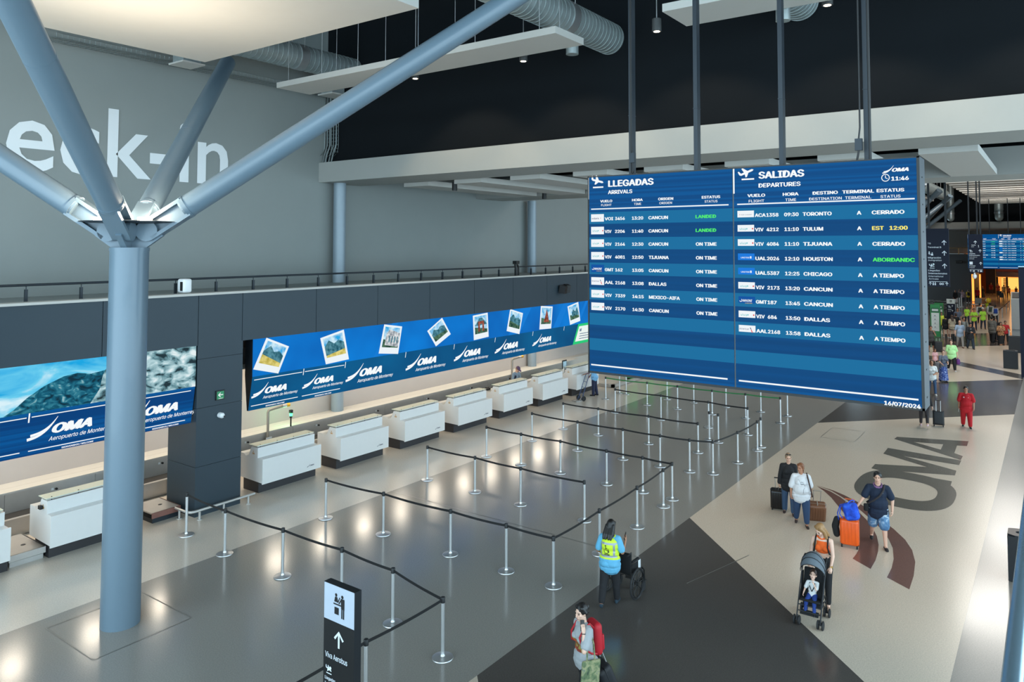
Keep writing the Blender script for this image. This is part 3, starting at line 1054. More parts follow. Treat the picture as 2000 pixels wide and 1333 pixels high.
# ------------------------------------------------------------------ check-in desks
INK = mat('grey_print', srgb(120, 122, 126), .6, var=0)
AMBER = mat('amber_sticker', srgb(190, 140, 60), .6, var=0)
def make_desk(x, label, sticker=True):
    """x is the corner of the plinth nearest the column"""
    o = (x, 19.12, 0)
    t = thing('check_in_desk', label, 'check-in desk', o, group='check-in desks')
    a, b = x - .11, x + 1.96
    prof = [(18.80, .35), (18.80, 1.04), (19.05, 1.04), (19.05, 1.33), (19.36, 1.33), (19.48, 1.08), (19.62, 1.02), (19.72, 1.08), (19.95, 1.08), (19.95, .38)]
    MB(o).prism([(a + .02, y, z) for y, z in prof], (0, 0, 0), (b - a - .04, 0, 0)).build('body', DESKW, t)
    MB(o).box((a - .01, 18.765, .335), (b + .01, 18.80, 1.045)).build('front_panel', DESKW, t)
    MB(o).box((x, 19.12, 0), (x + 2.05, 19.85, .36)).build('plinth', DESKB, t)
    MB(o).box((a - .02, 19.02, 1.385), (b - .06, 19.42, 1.40)).build('glass_top', GLASSTOP, t)
    for k in range(4):
        xx = a + .12 + k * .58
        MB(o).cyl((xx, 19.08, 1.33), (xx, 19.08, 1.41), .014, n=8).build('glass_support', DARKMETAL, t, True)
    MB(o).box((a, 19.04, 1.36), (b - .08, 19.055, 1.372)).build('rail', CHROME, t)
    s = Sheet((a, 18.765, .35), (1, 0, 0), (0, 0, 1), (0, -1, 0), .003)
    m = MB(o)
    s.oma(m, 1.55, .12, .055, sub=False)
    m.build('logo_print', INK, t)
    if sticker:
        s = Sheet((a + .02, 19.36, 0), (0, -1, 0), (0, 0, 1), (-1, 0, 0), .003)
        m = MB(o)
        for k in range(3):
            s.rect(m, .06 + .035 * k, 1.12, .085 + .035 * k, 1.17)
        s.rect(m, .09, 1.19, .12, 1.22)
        m.build('sticker', AMBER, t)
    return t
ords = ['first', 'second', 'third', 'fourth', 'fifth', 'sixth', 'seventh', 'eighth']
desk = make_desk(13.42, 'white check-in desk beside the dark pillar, first under the long blue screen')
for i in range(1, 7):
    lab = 'white check-in desk with dark plinth, %s past the dark pillar' % ords[i]
    if i == 6:
        lab = 'white check-in desk with a man and blue hand truck standing at it'
    if i == 4:
        lab = 'white check-in desk with a capped clerk sitting behind it'
    dup(desk, (13.42 + 2.875 * i, 19.12, 0), 0, lab)
dup(desk, (7.88, 19.12, 0), 0, 'white check-in desk partly hidden by the tall column')
dup(desk, (5.0, 19.12, 0), 0, 'white check-in desk at the photo edge beyond the steel baggage scale')
# dark knob on the side of the desk by the column
c = (7.77, 19.28, 1.16)
t = thing('desk_device', 'small black scanner mounted on the side of the desk behind the column', 'scanner', c)
MB(c).rbox((7.74, 19.28, 1.16), (.035, .06, .045), .015).build('housing', BLACKP, t, True)
# monitor on the seventh desk
c = V((13.42 + 2.875 * 6 + .25, 19.7, 1.08))
t = thing('desk_monitor', 'black framed screen with bottle standing on the last check-in desk', 'monitor', c)
MB(c).rbox(c + V((0, 0, .32)), (.2, .02, .24), .05).cyl(c, c + V((0, 0, .1)), .03).build('frame', BLACKP, t, True)
MB(c).box((c.x - .15, c.y - .03, c.z + .12), (c.x + .15, c.y - .02, c.z + .5)).build('display', mat('pale_display', srgb(170, 200, 215), .2), t)
c = V((13.42 + 2.875 * 6 + .05, 19.62, 1.06))
t = thing('spray_bottle', 'white bottle beside the monitor on the last check-in desk', 'bottle', c)
MB(c).rev(c, [(.05, 0), (.055, .02), (.055, .16), (.02, .2), (.02, .26)], 16).build('bottle', P_WHITE, t, True)
c = V((13.42 + 2.875 * 6 - .05, 19.86, 1.08))
t = thing('desk_keyboard_case', 'black case lying on the worktop end of the last check-in desk', 'case', c)
MB(c).rbox(c + V((0, 0, .07)), (.16, .1, .07), .03).build('case', BLACKP, t, True)
c = V((13.42 + 2.875 * 4 + .15, 19.86, 1.08))
t = thing('desk_telephone', 'small black telephone on the desk in front of the capped clerk', 'telephone', c)
MB(c).rbox(c + V((0, 0, .05)), (.13, .09, .05), .02).rbox(c + V((0, 0, .115)), (.12, .03, .02), .015).build('body', BLACKP, t, True)

# ------------------------------------------------------------------ baggage belts behind the desks
for x0, x1, lab in ((3.0, 36.0, 'long stainless steel baggage conveyor running behind all check-in desks'),):
    o = (x0, 21.2, 0)
    t = thing('baggage_conveyor', lab, 'conveyor', o)
    m = MB(o)
    n = int((x1 - x0) / 2.2)
    for k in range(n):
        a = x0 + k * 2.2
        m.box((a + .004, 21.2, .02), (a + 2.196, 21.24, .42))
    m.box((x0, 21.18, .41), (x1, 21.3, .44))
    m.build('front_panel', STEEL, t)
    MB(o).box((x0, 21.3, .30), (x1, 22.1, .36)).build('belt', mat('conveyor_rubber', srgb(48, 46, 45), .6, var=.1), t)
    m = MB(o)
    for k in range(n):
        a = x0 + k * 2.2 + .6
        m.box((a + .004, 22.0, .36), (a + 2.196, 22.06, .86))
    m.build('back_panel', STEEL, t)
    MB(o).box((x0, 21.97, .86), (x1, 22.35, .90)).build('top_cover', WHITE, t)
    m = MB(o)
    for k in range(9):
        xx = x0 + 3.3 + 2.9 * k
        m.mi(0).cyl((xx, 21.99, .70), (xx, 21.95, .70), .03, n=10)
        m.mi(1).box((xx - .12, 21.985, .68), (xx - .06, 21.996, .74))
    m.build('stop_button', [BLACKP, P_WHITE], t)
struct(MB().box((3, 22.36, .5), (45, 22.85, .90)).build('trim_7', WHITE))
# emergency posts on the belts
GREENL = glow('green_lamp', srgb(70, 255, 130), 5)
RED = mat('red_label', srgb(190, 40, 40), .5, var=0)
YEL = mat('yellow_button', srgb(225, 165, 40), .4, var=0)
PIPE = mat('grey_pipe', srgb(140, 134, 124), .4, .4, var=.05)
for i, (px, py) in enumerate(((523, 842), (1000, 705))):
    p = at_y(px, py, 21.9)
    o = (p.x, 21.9, .36)
    t = thing('emergency_post', ['grey bent pipe with yellow button above the first check-in desk', 'grey bent pipe with yellow button behind the clerk with cap'][i], 'post', o)
    zt = 1.62
    MB(o).tube([(p.x, 21.9, .36), (p.x, 21.9, zt - .05), (p.x + .03, 21.9, zt), (p.x + .08, 21.9, zt + .02), (p.x + .62, 21.9, zt + .06)], .045, 10).build('pipe', PIPE, t, True)
    MB(o).cyl((p.x + .58, 21.9, zt + .06), (p.x + .72, 21.86, zt + .07), .06, n=12).build('switch', STEEL, t, True)
    MB(o).cyl((p.x + .72, 21.86, zt + .07), (p.x + .82, 21.83, zt + .08), .065, n=14).build('button', YEL, t, True)
    m = MB(o)
    m.mi(0).box((p.x - .10, 21.83, .48), (p.x + .12, 21.85, .74))
    m.mi(1).box((p.x - .10, 21.825, .46), (p.x + .12, 21.845, .56))
    m.build('label_plate', [P_WHITE, RED], t)
p = at_y(568, 828, 21.95)
o = (p.x, 21.95, .86)
t = thing('signal_lamp', 'small black signal post with glowing green lamp above the first check-in desk', 'lamp', o)
MB(o).cyl((p.x, 21.95, .9), (p.x, 21.95, 1.22), .025, n=8).cyl((p.x, 21.95, 1.2), (p.x, 21.95, 1.26), .05, n=10).build('stem', BLACKP, t, True)
MB(o).cyl((p.x, 21.95, 1.26), (p.x, 21.95, 1.36), .05, n=12).build('lamp', GREENL, t, True)
MB(o).box((p.x - .05, 21.9, 1.36), (p.x + .05, 22.0, 1.47)).build('cap', BLACKP, t)
lp = bpy.data.lights.new('green_glow', 'POINT')
lp.energy, lp.color, lp.shadow_soft_size = 9, (.2, 1, .4), .05
lo_ = bpy.data.objects.new('green_glow', lp)
lo_.location = (p.x - .05, 22.05, 1.3)
C.objects.link(lo_)

# square lamps in the soffit over the desks
for i in range(16):
    x = 4.3 + 1.97 * i
    o = (x, 21.9, 3.55)
    t = thing('ceiling_light', 'square warm ceiling light in the soffit behind the screens, %s' % ('number ' + str(i + 1)), 'ceiling light', o, group='square soffit lights behind the screens')
    t['label'] = 'square warm ceiling light in the soffit hidden behind the check-in screens'
    m = MB(o)
    for a, b in (((-.33, -.33), (.33, -.29)), ((-.33, .29), (.33, .33)), ((-.33, -.29), (-.29, .29)), ((.29, -.29), (.33, .29))):
        m.box((x + a[0], 21.9 + a[1], 3.52), (x + b[0], 21.9 + b[1], 3.55))
    m.build('frame', WHITE, t)
    MB(o).box((x - .29, 21.61, 3.53), (x + .29, 22.19, 3.55)).build('diffuser', SQLAMP, t)
    area_light('soffit_light', (x, 21.9, 3.515), .56, 40, (1.0, .88, .72), (0, 0, -1), .56)

# baggage scales
BRASS = mat('worn_red_edge', srgb(128, 86, 76), .5, var=.15)
def scale(label, x0, x1, y0, y1, edge):
    o = ((x0 + x1) / 2, (y0 + y1) / 2, 0)
    t = thing('baggage_scale', label, 'scale', o)
    MB(o).box((x0, y0, .24), (x1, y1, .27)).build('top_plate', STEEL, t)
    MB(o).box((x0, y0 - .01, .13), (x1, y0 + .02, .27)).box((x1 - .02, y0, .13), (x1 + .01, y1, .27)).build('upper_edge', edge, t)
    MB(o).box((x0 + .03, y0 + .03, .0), (x1 - .03, y1 - .02, .11)).build('base', STEEL if edge is STEEL else POST, t)
    MB(o).cyl(((x0 + x1) / 2 + .1, y0 + .5, .27), ((x0 + x1) / 2 + .1, y0 + .5, .275), .05, n=14).build('level', DARKMETAL, t)
scale('steel baggage scale between the two desks beyond the tall column', 7.1, 7.84, 19.2, 20.5, STEEL)
scale('baggage scale with reddish edge between the column and the dark pillar', 10.35, 11.12, 19.25, 20.3, BRASS)

# ------------------------------------------------------------------ on the pillar
c = at_y(429, 772, 18.78)
t = thing('exit_sign', 'small green arrow exit sign on the dark pillar', 'sign', c)
MB(c).box((c.x - .13, 18.74, c.z - .13), (c.x + .13, 18.78, c.z + .13)).build('frame', BLACKP, t)
s = Sheet((c.x, 18.74, c.z), (1, 0, 0), (0, 0, 1), (0, -1, 0), .003)
m = MB(c)
s.rect(m, -.105, -.105, .105, .105)
m.build('face', mat('sign_green', srgb(30, 120, 78), .4, var=0, emit=srgb(30, 120, 78), estr=.35), t)
m = MB(c)
s.arrow(m, .075, .01, .15, 90, 2)
s.rect(m, -.06, -.09, .07, -.08, 2)
m.build('arrow', T_WHITE, t)
c = at_y(429, 811, 18.78)
t = thing('wall_camera', 'white round camera under the green exit sign on the dark pillar', 'camera', c)
MB(c).cyl((c.x, 18.78, c.z), (c.x, 18.66, c.z), .075, n=18).ell((c.x, 18.66, c.z), (.072, .05, .072)).build('housing', P_WHITE, t, True)
MB(c).cyl((c.x + .03, 18.625, c.z - .02), (c.x + .035, 18.605, c.z - .022), .02, n=10).build('lens', BLACKP, t)
o = (11.9, 18.6, 0)
t = thing('bumper_rail', 'low steel bumper rail round the foot of the dark pillar', 'rail', o)
MB(o).tube([(10.98, 19.3, .24), (10.98, 18.66, .24), (11.03, 18.58, .24), (11.12, 18.55, .24), (12.9, 18.55, .24)], .035, 10).build('tube', STEEL, t, True)
for x, y in ((10.98, 19.05), (11.25, 18.55), (11.95, 18.55), (12.7, 18.55)):
    MB(o).cyl((x, y, 0), (x, y, .22), .03, n=10).cyl((x, y, 0), (x, y, .02), .07, n=14).build('post', STEEL, t, True)

# ------------------------------------------------------------------ flight information boards
B_TOP = noise_glow('board_blue', [(.45, srgb(0, 72, 132)), (.55, srgb(0, 84, 148))], 1.0, 1, 1, 0, (.02, .02, 14))
B_DARK = noise_glow('board_dark_band', [(.3, srgb(0, 66, 120)), (.7, srgb(0, 74, 132))], 1.0, 1, 1, 0, (.02, .02, 10))
B_LIGHT = glow('board_light_band', srgb(18, 108, 158))
ARR = [('VOI', '3456', '13:20', 'CANCUN', 'LANDED'), ('VIV', '2204', '11:40', 'CANCUN', 'LANDED'), ('VIV', '2164', '12:30', 'CANCUN', 'ON TIME'), ('VIV', '4081', '12:50', 'TIJUANA', 'ON TIME'),
       ('GMT', '162', '13:05', 'CANCUN', 'ON TIME'), ('AAL', '2168', '13:08', 'DALLAS', 'ON TIME'), ('VIV', '7339', '14:15', 'MEXICO-AIFA', 'ON TIME'), ('VIV', '2170', '14:30', 'CANCUN', 'ON TIME')]
DEP = [('ACA', '1358', '09:30', 'TORONTO', 'CERRADO'), ('VIV', '4212', '11:10', 'TULUM', 'EST   12:00'), ('VIV', '4084', '11:10', 'TIJUANA', 'CERRADO'), ('UAL', '2026', '12:10', 'HOUSTON', 'ABORDANDC'),
       ('UAL', '5387', '12:25', 'CHICAGO', 'A TIEMPO'), ('VIV', '2173', '13:20', 'CANCUN', 'A TIEMPO'), ('GMT', '187', '13:45', 'CANCUN', 'A TIEMPO'), ('VIV', '684', '13:50', 'DALLAS', 'A TIEMPO'), ('AAL', '2168', '13:58', 'DALLAS', 'A TIEMPO')]
CW = {'CANCUN': .377, 'TIJUANA': .386, 'DALLAS': .338, 'MEXICO-AIFA': .586, 'TORONTO': .383, 'TULUM': .27, 'HOUSTON': .386, 'CHICAGO': .377}
TILEM = [glow('tile_white', srgb(238, 244, 248)), glow('tile_blue', srgb(20, 120, 220)), glow('tile_teal_ink', srgb(110, 195, 200)), glow('tile_red_ink', srgb(220, 60, 60)), glow('tile_navy_ink', srgb(40, 60, 110)), glow('tile_deep_blue', srgb(0, 80, 160)), glow('tile_gold', srgb(215, 190, 110))]
def board(label, o, wid, hei, thick, poles, ztop, near=True):
    """o: top corner at the arrivals end; the face looks toward -X, lines run toward -Y"""
    o = V(o)
    t = thing('flight_board', label, 'flight board', o)
    MB(o).box((o.x, o.y - wid, o.z - hei), (o.x + thick, o.y, o.z)).build('cabinet', mat('board_cabinet', srgb(58, 66, 72), .45, .3, var=.06), t)
    m = MB(o)
    e = .035
    m.box((o.x - .012, o.y - wid, o.z - hei), (o.x, o.y, o.z - hei + e)).box((o.x - .012, o.y - wid, o.z - hei), (o.x, o.y - wid + e, o.z))
    m.box((o.x - .012, o.y - .02, o.z - hei), (o.x, o.y, o.z)).box((o.x - .012, o.y - wid, o.z - .02), (o.x, o.y, o.z))
    m.build('bezel', BLACKP, t)
    s = Sheet((o.x - .002, o.y, o.z), (0, -1, 0), (0, 0, 1), (-1, 0, 0), .003)
    k = wid / 5.55
    mid = 2.789 * k
    def zz(py):   # heights down the board, from the arrivals edge
        return -py * k
    ht = hei / k
    pitch = .485
    top0 = .665
    for nm, a, b in (('arrivals_screen', .03 * k, mid - .012), ('departures_screen', mid + .012, wid - .04 * k)):
        m = MB(o)
        s.rect(m.mi(0), a, -hei + .04, b, -.02 * k)
        for i in range(6):
            z1 = -(.675 + .4655 * i) * k
            s.rect(m.mi(2), a, z1 - .217 * k, b, z1, 2)
            s.rect(m.mi(1), a, max(z1 - .4655 * k, -hei + .04), b, z1 - .217 * k, 2)
        scr = m.build(nm, [B_TOP, B_DARK, B_LIGHT], t)
        arr = nm.startswith('arr')
        w, ye = MB(o), MB(o)
        a0 = 0 if arr else mid
        Q = lambda x: a0 + x * k
        zt = lambda z: -z * k
        if arr:
            s.plane_icon(w, Q(.075), zt(.218), .265 * k, True, 3)
            s.text(w, 'LLEGADAS', Q(.436), zt(.21), Q(1.353), .152 * k, .045, k=3)
            s.text(w, 'ARRIVALS', Q(.432), zt(.345), Q(.932), .091 * k, .036, k=3)
            for a_, b_, c_, d_, e_, f_ in (('VUELO', 'FLIGHT', .268, .522, .288, .505), ('HORA', 'TIME', .924, 1.139, .963, 1.107), ('ORIGEN', 'ORIGEN', 1.437, 1.725, 1.459, 1.70), ('ESTATUS', 'STATUS', 2.244, 2.57, 2.295, 2.522)):
                s.text(w, a_, Q(c_), zt(.495), Q(d_), .059 * k, .045, k=3)
                s.text(w, b_, Q(e_), zt(.565), Q(f_), .053 * k, .014, k=3)
            s.stroke(w, [(Q(.074), zt(.614)), (Q(2.711), zt(.614))], .02 * k, 3)
            s.stroke(w, [(Q(.014), zt(.0)), (Q(.014), zt(.43))], .024 * k, 3)
            s.stroke(w, [(Q(.063), zt(3.49)), (Q(2.66), zt(3.49))], .025 * k, 3)
            cols = (.072, .36, .574, .919, 1.246, 2.129)
            rows = ARR
            cw = (.273, .182, .205, .227, None, None)
        else:
            D = lambda x: Q(x - 2.789)
            s.plane_icon(w, D(2.90), zt(.212), .25 * k, False, 3)
            s.text(w, 'SALIDAS', D(3.217), zt(.204), D(3.939), .145 * k, .045, k=3)
            s.text(w, 'DEPARTURES', D(3.215), zt(.35), D(3.88), .088 * k, .036, k=3)
            for a_, b_, c_, d_, e_, f_ in (('VUELO', 'FLIGHT', 3.03, 3.322, 3.051, 3.305), ('HORA', 'TIME', 3.60, 3.848, 3.639, 3.808), ('DESTINO', 'DESTINATION', 4.058, 4.432, 4.005, 4.486), ('TERMINAL', 'TERMINAL', 4.493, 4.943, 4.532, 4.902), ('ESTATUS', 'STATUS', 4.975, 5.348, 5.026, 5.296)):
                s.text(w, a_, D(c_), zt(.50), D(d_), .064 * k, .045, k=3)
                s.text(w, b_, D(e_), zt(.588), D(f_), .057 * k, .014, k=3)
            s.stroke(w, [(D(2.858), zt(.613)), (D(5.479), zt(.613))], .02 * k, 3)
            s.stroke(w, [(D(2.805), zt(.0)), (D(2.805), zt(.433))], .024 * k, 3)
            s.stroke(w, [(D(2.851), zt(3.495)), (D(5.469), zt(3.495))], .025 * k, 3)
            s.text(w, '16/07/2024', D(5.016), zt(3.62), D(5.499), .078 * k, .045, k=3)
            s.oma(w, D(5.06), zt(.205), .07 * k, sub=False, k=3, wx=1.35)
            s.ring(w, D(5.10), zt(.29), .046 * k, .057 * k, k=3)
            s.stroke(w, [(D(5.10), zt(.255)), (D(5.10), zt(.292)), (D(5.128), zt(.305))], .010 * k, 3)
            s.text(w, '11:46', D(5.176), zt(.336), D(5.41), .076 * k, .045, k=3)
            cols = (.071, .358, .545, .828, 1.113, 2.113)
            rows = DEP
            cw = (.275, .18, .196, .226, None, None)
        for i, r in enumerate(rows):
            zb = zt(.826 + .2335 * i)
            zc = .826 + .2335 * i - .042
            cap = .074 * k
            x = cols[0]
            tl, gr = MB(o), MB(o)
            code = r[0]
            ty = 1 if code == 'UAL' else (5 if code == 'GMT' else 0)
            s.rect(tl.mi(ty), Q(x), zt(zc + (.066 if arr else .045)), Q(x + cw[0]), zt(zc - (.074 if arr else .063)), 3)
            if near:
                zc2 = zt(zc + .02)
                if code == 'VIV':
                    s.text(tl.mi(2), 'viva', Q(x + .03), zc2, Q(x + .14), .05 * k, .01, k=4)
                    s.disc(tl.mi(2), Q(x + .155), zt(zc), .012 * k, 8, 4)
                    s.disc(tl.mi(3), Q(x + cw[0] - .025), zt(zc), .013 * k, 8, 4)
                elif code == 'VOI':
                    s.text(tl.mi(4), 'volaris', Q(x + .015), zc2, Q(x + .17), .045 * k, .01, k=4)
                    s.disc(tl.mi(3), Q(x + .205), zt(zc), .008 * k, 6, 4)
                elif code == 'UAL':
                    s.text(tl.mi(0), 'UNITED', Q(x + .05), zt(zc + .015), Q(x + .19), .03 * k, .02, k=4)
                    s.rect(tl.mi(0), Q(x + .2), zt(zc + .018), Q(x + .225), zt(zc - .018), 4)
                elif code == 'GMT':
                    s.text(tl.mi(0), 'MAGNI', Q(x + .07), zc2, Q(x + .23), .05 * k, .03, .3, k=4)
                    s.text(tl.mi(6), 'CHARTERS', Q(x + .11), zt(zc + .05), Q(x + .23), .018 * k, .02, .3, k=4)
                    s.ring(tl.mi(0), Q(x + .04), zt(zc), .015 * k, .026 * k, 200, 420, 10, 4)
                elif code == 'AAL':
                    s.text(tl.mi(4), 'American', Q(x + .01), zt(zc + .01), Q(x + .17), .04 * k, .0, k=4)
                    s.stroke(tl.mi(4), [(Q(x + .19), zt(zc - .03)), (Q(x + .205), zt(zc))], .012 * k, 4)
                    s.stroke(tl.mi(3), [(Q(x + .205), zt(zc + .005)), (Q(x + .225), zt(zc + .05))], .014 * k, 4)
                elif code == 'ACA':
                    s.disc(tl.mi(3), Q(x + .04), zt(zc), .007 * k, 6, 4)
                    s.text(tl.mi(4), 'AIR CANADA', Q(x + .06), zt(zc + .01), Q(x + .24), .02 * k, .0, k=4)
            s.text(w, code, Q(cols[1]), zb, Q(cols[1] + cw[1] * (.79 if code == 'VIV' else 1)), cap, .042, k=3)
            s.text(w, r[1], Q(cols[2]), zb, Q(cols[2] + cw[2] * len(r[1]) / 4), cap, .042, k=3)
            s.text(w, r[2], Q(cols[3]), zb, Q(cols[3] + cw[3]), cap, .042, k=3)
            s.text(w, r[3], Q(cols[4]), zb, Q(cols[4] + CW[r[3]] * (1 if arr else 1.135)), cap, .042, k=3)
            if not arr:
                s.text(w, 'A', Q(1.905), zb, Q(1.972), cap, .042, k=3)
            g_ = gr if r[4] in ('LANDED', 'ABORDANDC') else (ye if r[4].startswith('EST') else w)
            wlen = {'LANDED': .366, 'ON TIME': .371, 'CERRADO': .441, 'EST   12:00': .479, 'ABORDANDC': .563, 'A TIEMPO': .417}[r[4]]
            xs = cols[5]
            s.text(g_, r[4], Q(xs), zb, Q(xs + wlen), cap, .042, k=3)
            tl.build('airline_tile', TILEM, scr)
            if gr.f:
                gr.build('status_lettering', T_GREEN, scr)
        w.build('lettering', T_WHITE, scr)
        if ye.f:
            ye.build('yellow_lettering', T_YELLOW, scr)
    for (yy, dx) in poles:
        m = MB(o).box((o.x + dx, yy - .035, o.z), (o.x + dx + .14, yy + .035, ztop))
        m.box((o.x + dx - .01, yy - .04, o.z + 1.1), (o.x + dx + .145, yy + .04, o.z + 1.115))
        m.build('hanging_pole', POST, t)
    if near:
        m = MB(o)
        for i in range(9):
            z = o.z - .3 - i * .4
            m.box((o.x + .2, o.y - wid - .006, z), (o.x + .26, o.y - wid, z + .02))
        m.build('side_slots', BLACKP, t)
        for yy, zz_, lab in ((poles[0][0] - .09, 8.72, 0), (poles[3][0] + .09, 8.66, 1)):
            MB(o).box((o.x + .06, yy - .05, zz_), (o.x + .14, yy + .05, zz_ + .18)).build('junction_box', POST, t)
            m = MB(o)
            m.tube([(o.x + .1, yy, zz_), (o.x + .1, yy + (.03 if lab else -.02), zz_ - .15), (o.x + .1, yy + .02, o.z)], .016, 6)
            m.tube([(o.x + .1, yy, zz_ + .18), (o.x + .1, yy - (.02 if lab else -.02), zz_ + .35), (o.x + .1, yy - (.02 if lab else -.02), ztop)], .013, 6)
            yb = poles[0][0] - .06 if not lab else poles[3][0] - .07
            m.tube([(o.x + .1, yb, o.z), (o.x + .1, yb, ztop)], .02, 6)
            m.build('cable', BLACKP, t, True)
    return t
bt = at_x(1148.9, 345, 12)
bpol = [(at_x(1233.5, 200, 12.25).y, .2), (at_x(1360, 200, 12.25).y, .2), (at_x(1526, 200, 12.25).y, .2), (at_x(1692, 200, 12.25).y, .2)]
board('big blue flight board hanging on four poles over the belts', (12, 7.115, 8.505), 5.55, 3.647, .5, bpol, 17)
p = at_x(1950, 490, 92)
board('small far flight board hanging beside the dark hanging sign above the orange shop', (92, p.y + 2.77, 8.5), 5.55, 3.65, .4,
      [(p.y + 1.9, .1), (p.y + .75, .1), (p.y - .9, .1), (p.y - 2.0, .1)], 17, False)
# ------------------------------------------------------------------ belt stanchions
def make_post(label):
    t = thing('belt_stanchion', label, 'stanchion', (0, 0, 0), group='belt stanchions of the queue')
    MB().rev((0, 0, 0), [(.185, 0), (.19, .008), (.186, .02), (.12, .032), (.045, .042), (.036, .075), (.001, .075)], 28).build('base', CHROME, t, True)
    MB().cyl((0, 0, .05), (0, 0, .99), .032, n=20).build('pole', CHROME, t, True)
    MB().rev((0, 0, 0), [(.034, .945), (.040, .95), (.040, 1.035), (.034, 1.045), (.001, 1.046)], 20).build('belt_head', BLACKP, t, True)
    return t
proto = make_post('x')
used = [False]
def add_belt(root, p, q, m):
    """webbing pulled from the head at p to the head at q, a part of the post it comes from"""
    p, q = V((p.x, p.y, 0)), V((q.x, q.y, 0))
    d = q - p
    L = d.length
    d.normalize()
    n = V((-d.y, d.x, 0)) * .0018
    sag = min(.05, .012 * L)
    mb = MB()
    N = 8
    a0, a1 = .038, L - .038
    pts = []
    for i in range(N + 1):
        tt = i / N
        c = d * (a0 + (a1 - a0) * tt) + V((0, 0, .995 - sag * 4 * tt * (1 - tt)))
        pts.append(c)
    for i in range(N):
        a, b = pts[i], pts[i + 1]
        up = V((0, 0, .026))
        mb.add([a - up - n, a + up - n, b + up - n, b - up - n, a - up + n, a + up + n, b + up + n, b - up + n],
               [(0, 1, 2, 3), (7, 6, 5, 4), (1, 5, 6, 2), (0, 3, 7, 4)])
    mb.build('belt', m, root)
def place_post(px, py, label):
    p = at_z(px, py, 0)
    if not used[0]:
        used[0] = True
        r = proto
        r.location = (p.x, p.y, 0)
        r['label'] = label
    else:
        r = dup(proto, (p.x, p.y, 0), 0, label)
    return r, p
O = ['first', 'second', 'third', 'fourth', 'fifth', 'sixth', 'seventh', 'eighth', 'ninth']
rows = [
    ('row beside the tall column', [(363.6, 1046), (438.8, 1083), (551.6, 1127), (667, 1172), (766.8, 1219), (864.5, 1286)], 1),
    ('second row from the column', [(636, 1013), (748.5, 1044.5), (879.7, 1084), (988.7, 1117), (1081, 1146), (1171, 1083), (1244.5, 1030.5), (1295.7, 990)], 1),
    ('third row from the column', [(834.4, 938), (927.5, 962), (1016.7, 986.5), (1141.5, 1018)], 1),
    ('fourth row from the column', [(950, 892.5), (1017.6, 908.5), (1094.6, 924.5), (1184.8, 946.5), (1255.4, 962), (1313, 976)], 1),
    ('fifth row from the column', [(1039, 861.5), (1128, 880.5), (1216.7, 897.5), (1289.3, 912), (1347, 922), (1392.6, 926), (1441, 904.5), (1479.4, 880.5), (1486, 873.5)], 1),
    ('sixth row from the column', [(1100, 838.5), (1168.6, 850.5), (1267, 867.5), (1363.5, 884.5)], 1),
    ('seventh row from the column', [(1201.6, 806.5), (1291, 820.5), (1384, 835.5), (1460.6, 849.5)], 1),
    ('row with the green belt', [(1183, 780), (1264, 791.5), (1323.4, 799.5), (1391, 809.5), (1456.5, 817.5), (1524.5, 826.5)], 2),
    ('unlinked row behind the green belt', [(1210, 768.5), (1223, 770.5), (1303, 780.5), (1355, 787), (1418, 795.5), (1486, 804.5), (1538, 813)], 0),
]
last, belts = {}, []
for nm, pts, kind in rows:
    prev = None
    for i, (px, py) in enumerate(pts):
        lab = 'silver stanchion, %s from the desks in the %s' % (O[i], nm)
        if nm.startswith('second') and i > 4:
            lab = 'silver stanchion on the walkway edge, %s past the corner of the second row' % O[i - 5]
        r, p = place_post(px, py, lab)
        if prev is not None and kind:
            belts.append((prev[0], prev[1], p, BELT if kind == 1 else BELTG))
        prev = (r, p)
        last[nm] = prev
        if nm.startswith('second') and i == 7:
            hold = prev
        if nm.startswith('fourth') and i == 5:
            belts.append((r, p, hold[1], BELT))
for (px, py), lab in (((1385.6, 859.5), 'loose silver stanchion with no belt between the sixth and seventh rows'), ((1403, 864.5), 'loose silver stanchion with no belt, standing closer to the walkway')):
    place_post(px, py, lab)
# the belt that comes back toward the sign
a = last['row beside the tall column']
pg = at_z(715, 1249.5, 1.04)
r2 = dup(proto, (pg.x, pg.y, 0), 0, 'silver stanchion standing just behind the black totem sign')
belts.append((a[0], a[1], pg, BELT))
pe = V((pg.x - 2.3, pg.y + .02, 0))
r3 = dup(proto, (pe.x, pe.y, 0), 0, 'silver stanchion cut off by the photo edge below the totem sign')
belts.append((r2, pg, pe, BELT))
for a in belts:
    add_belt(*a)

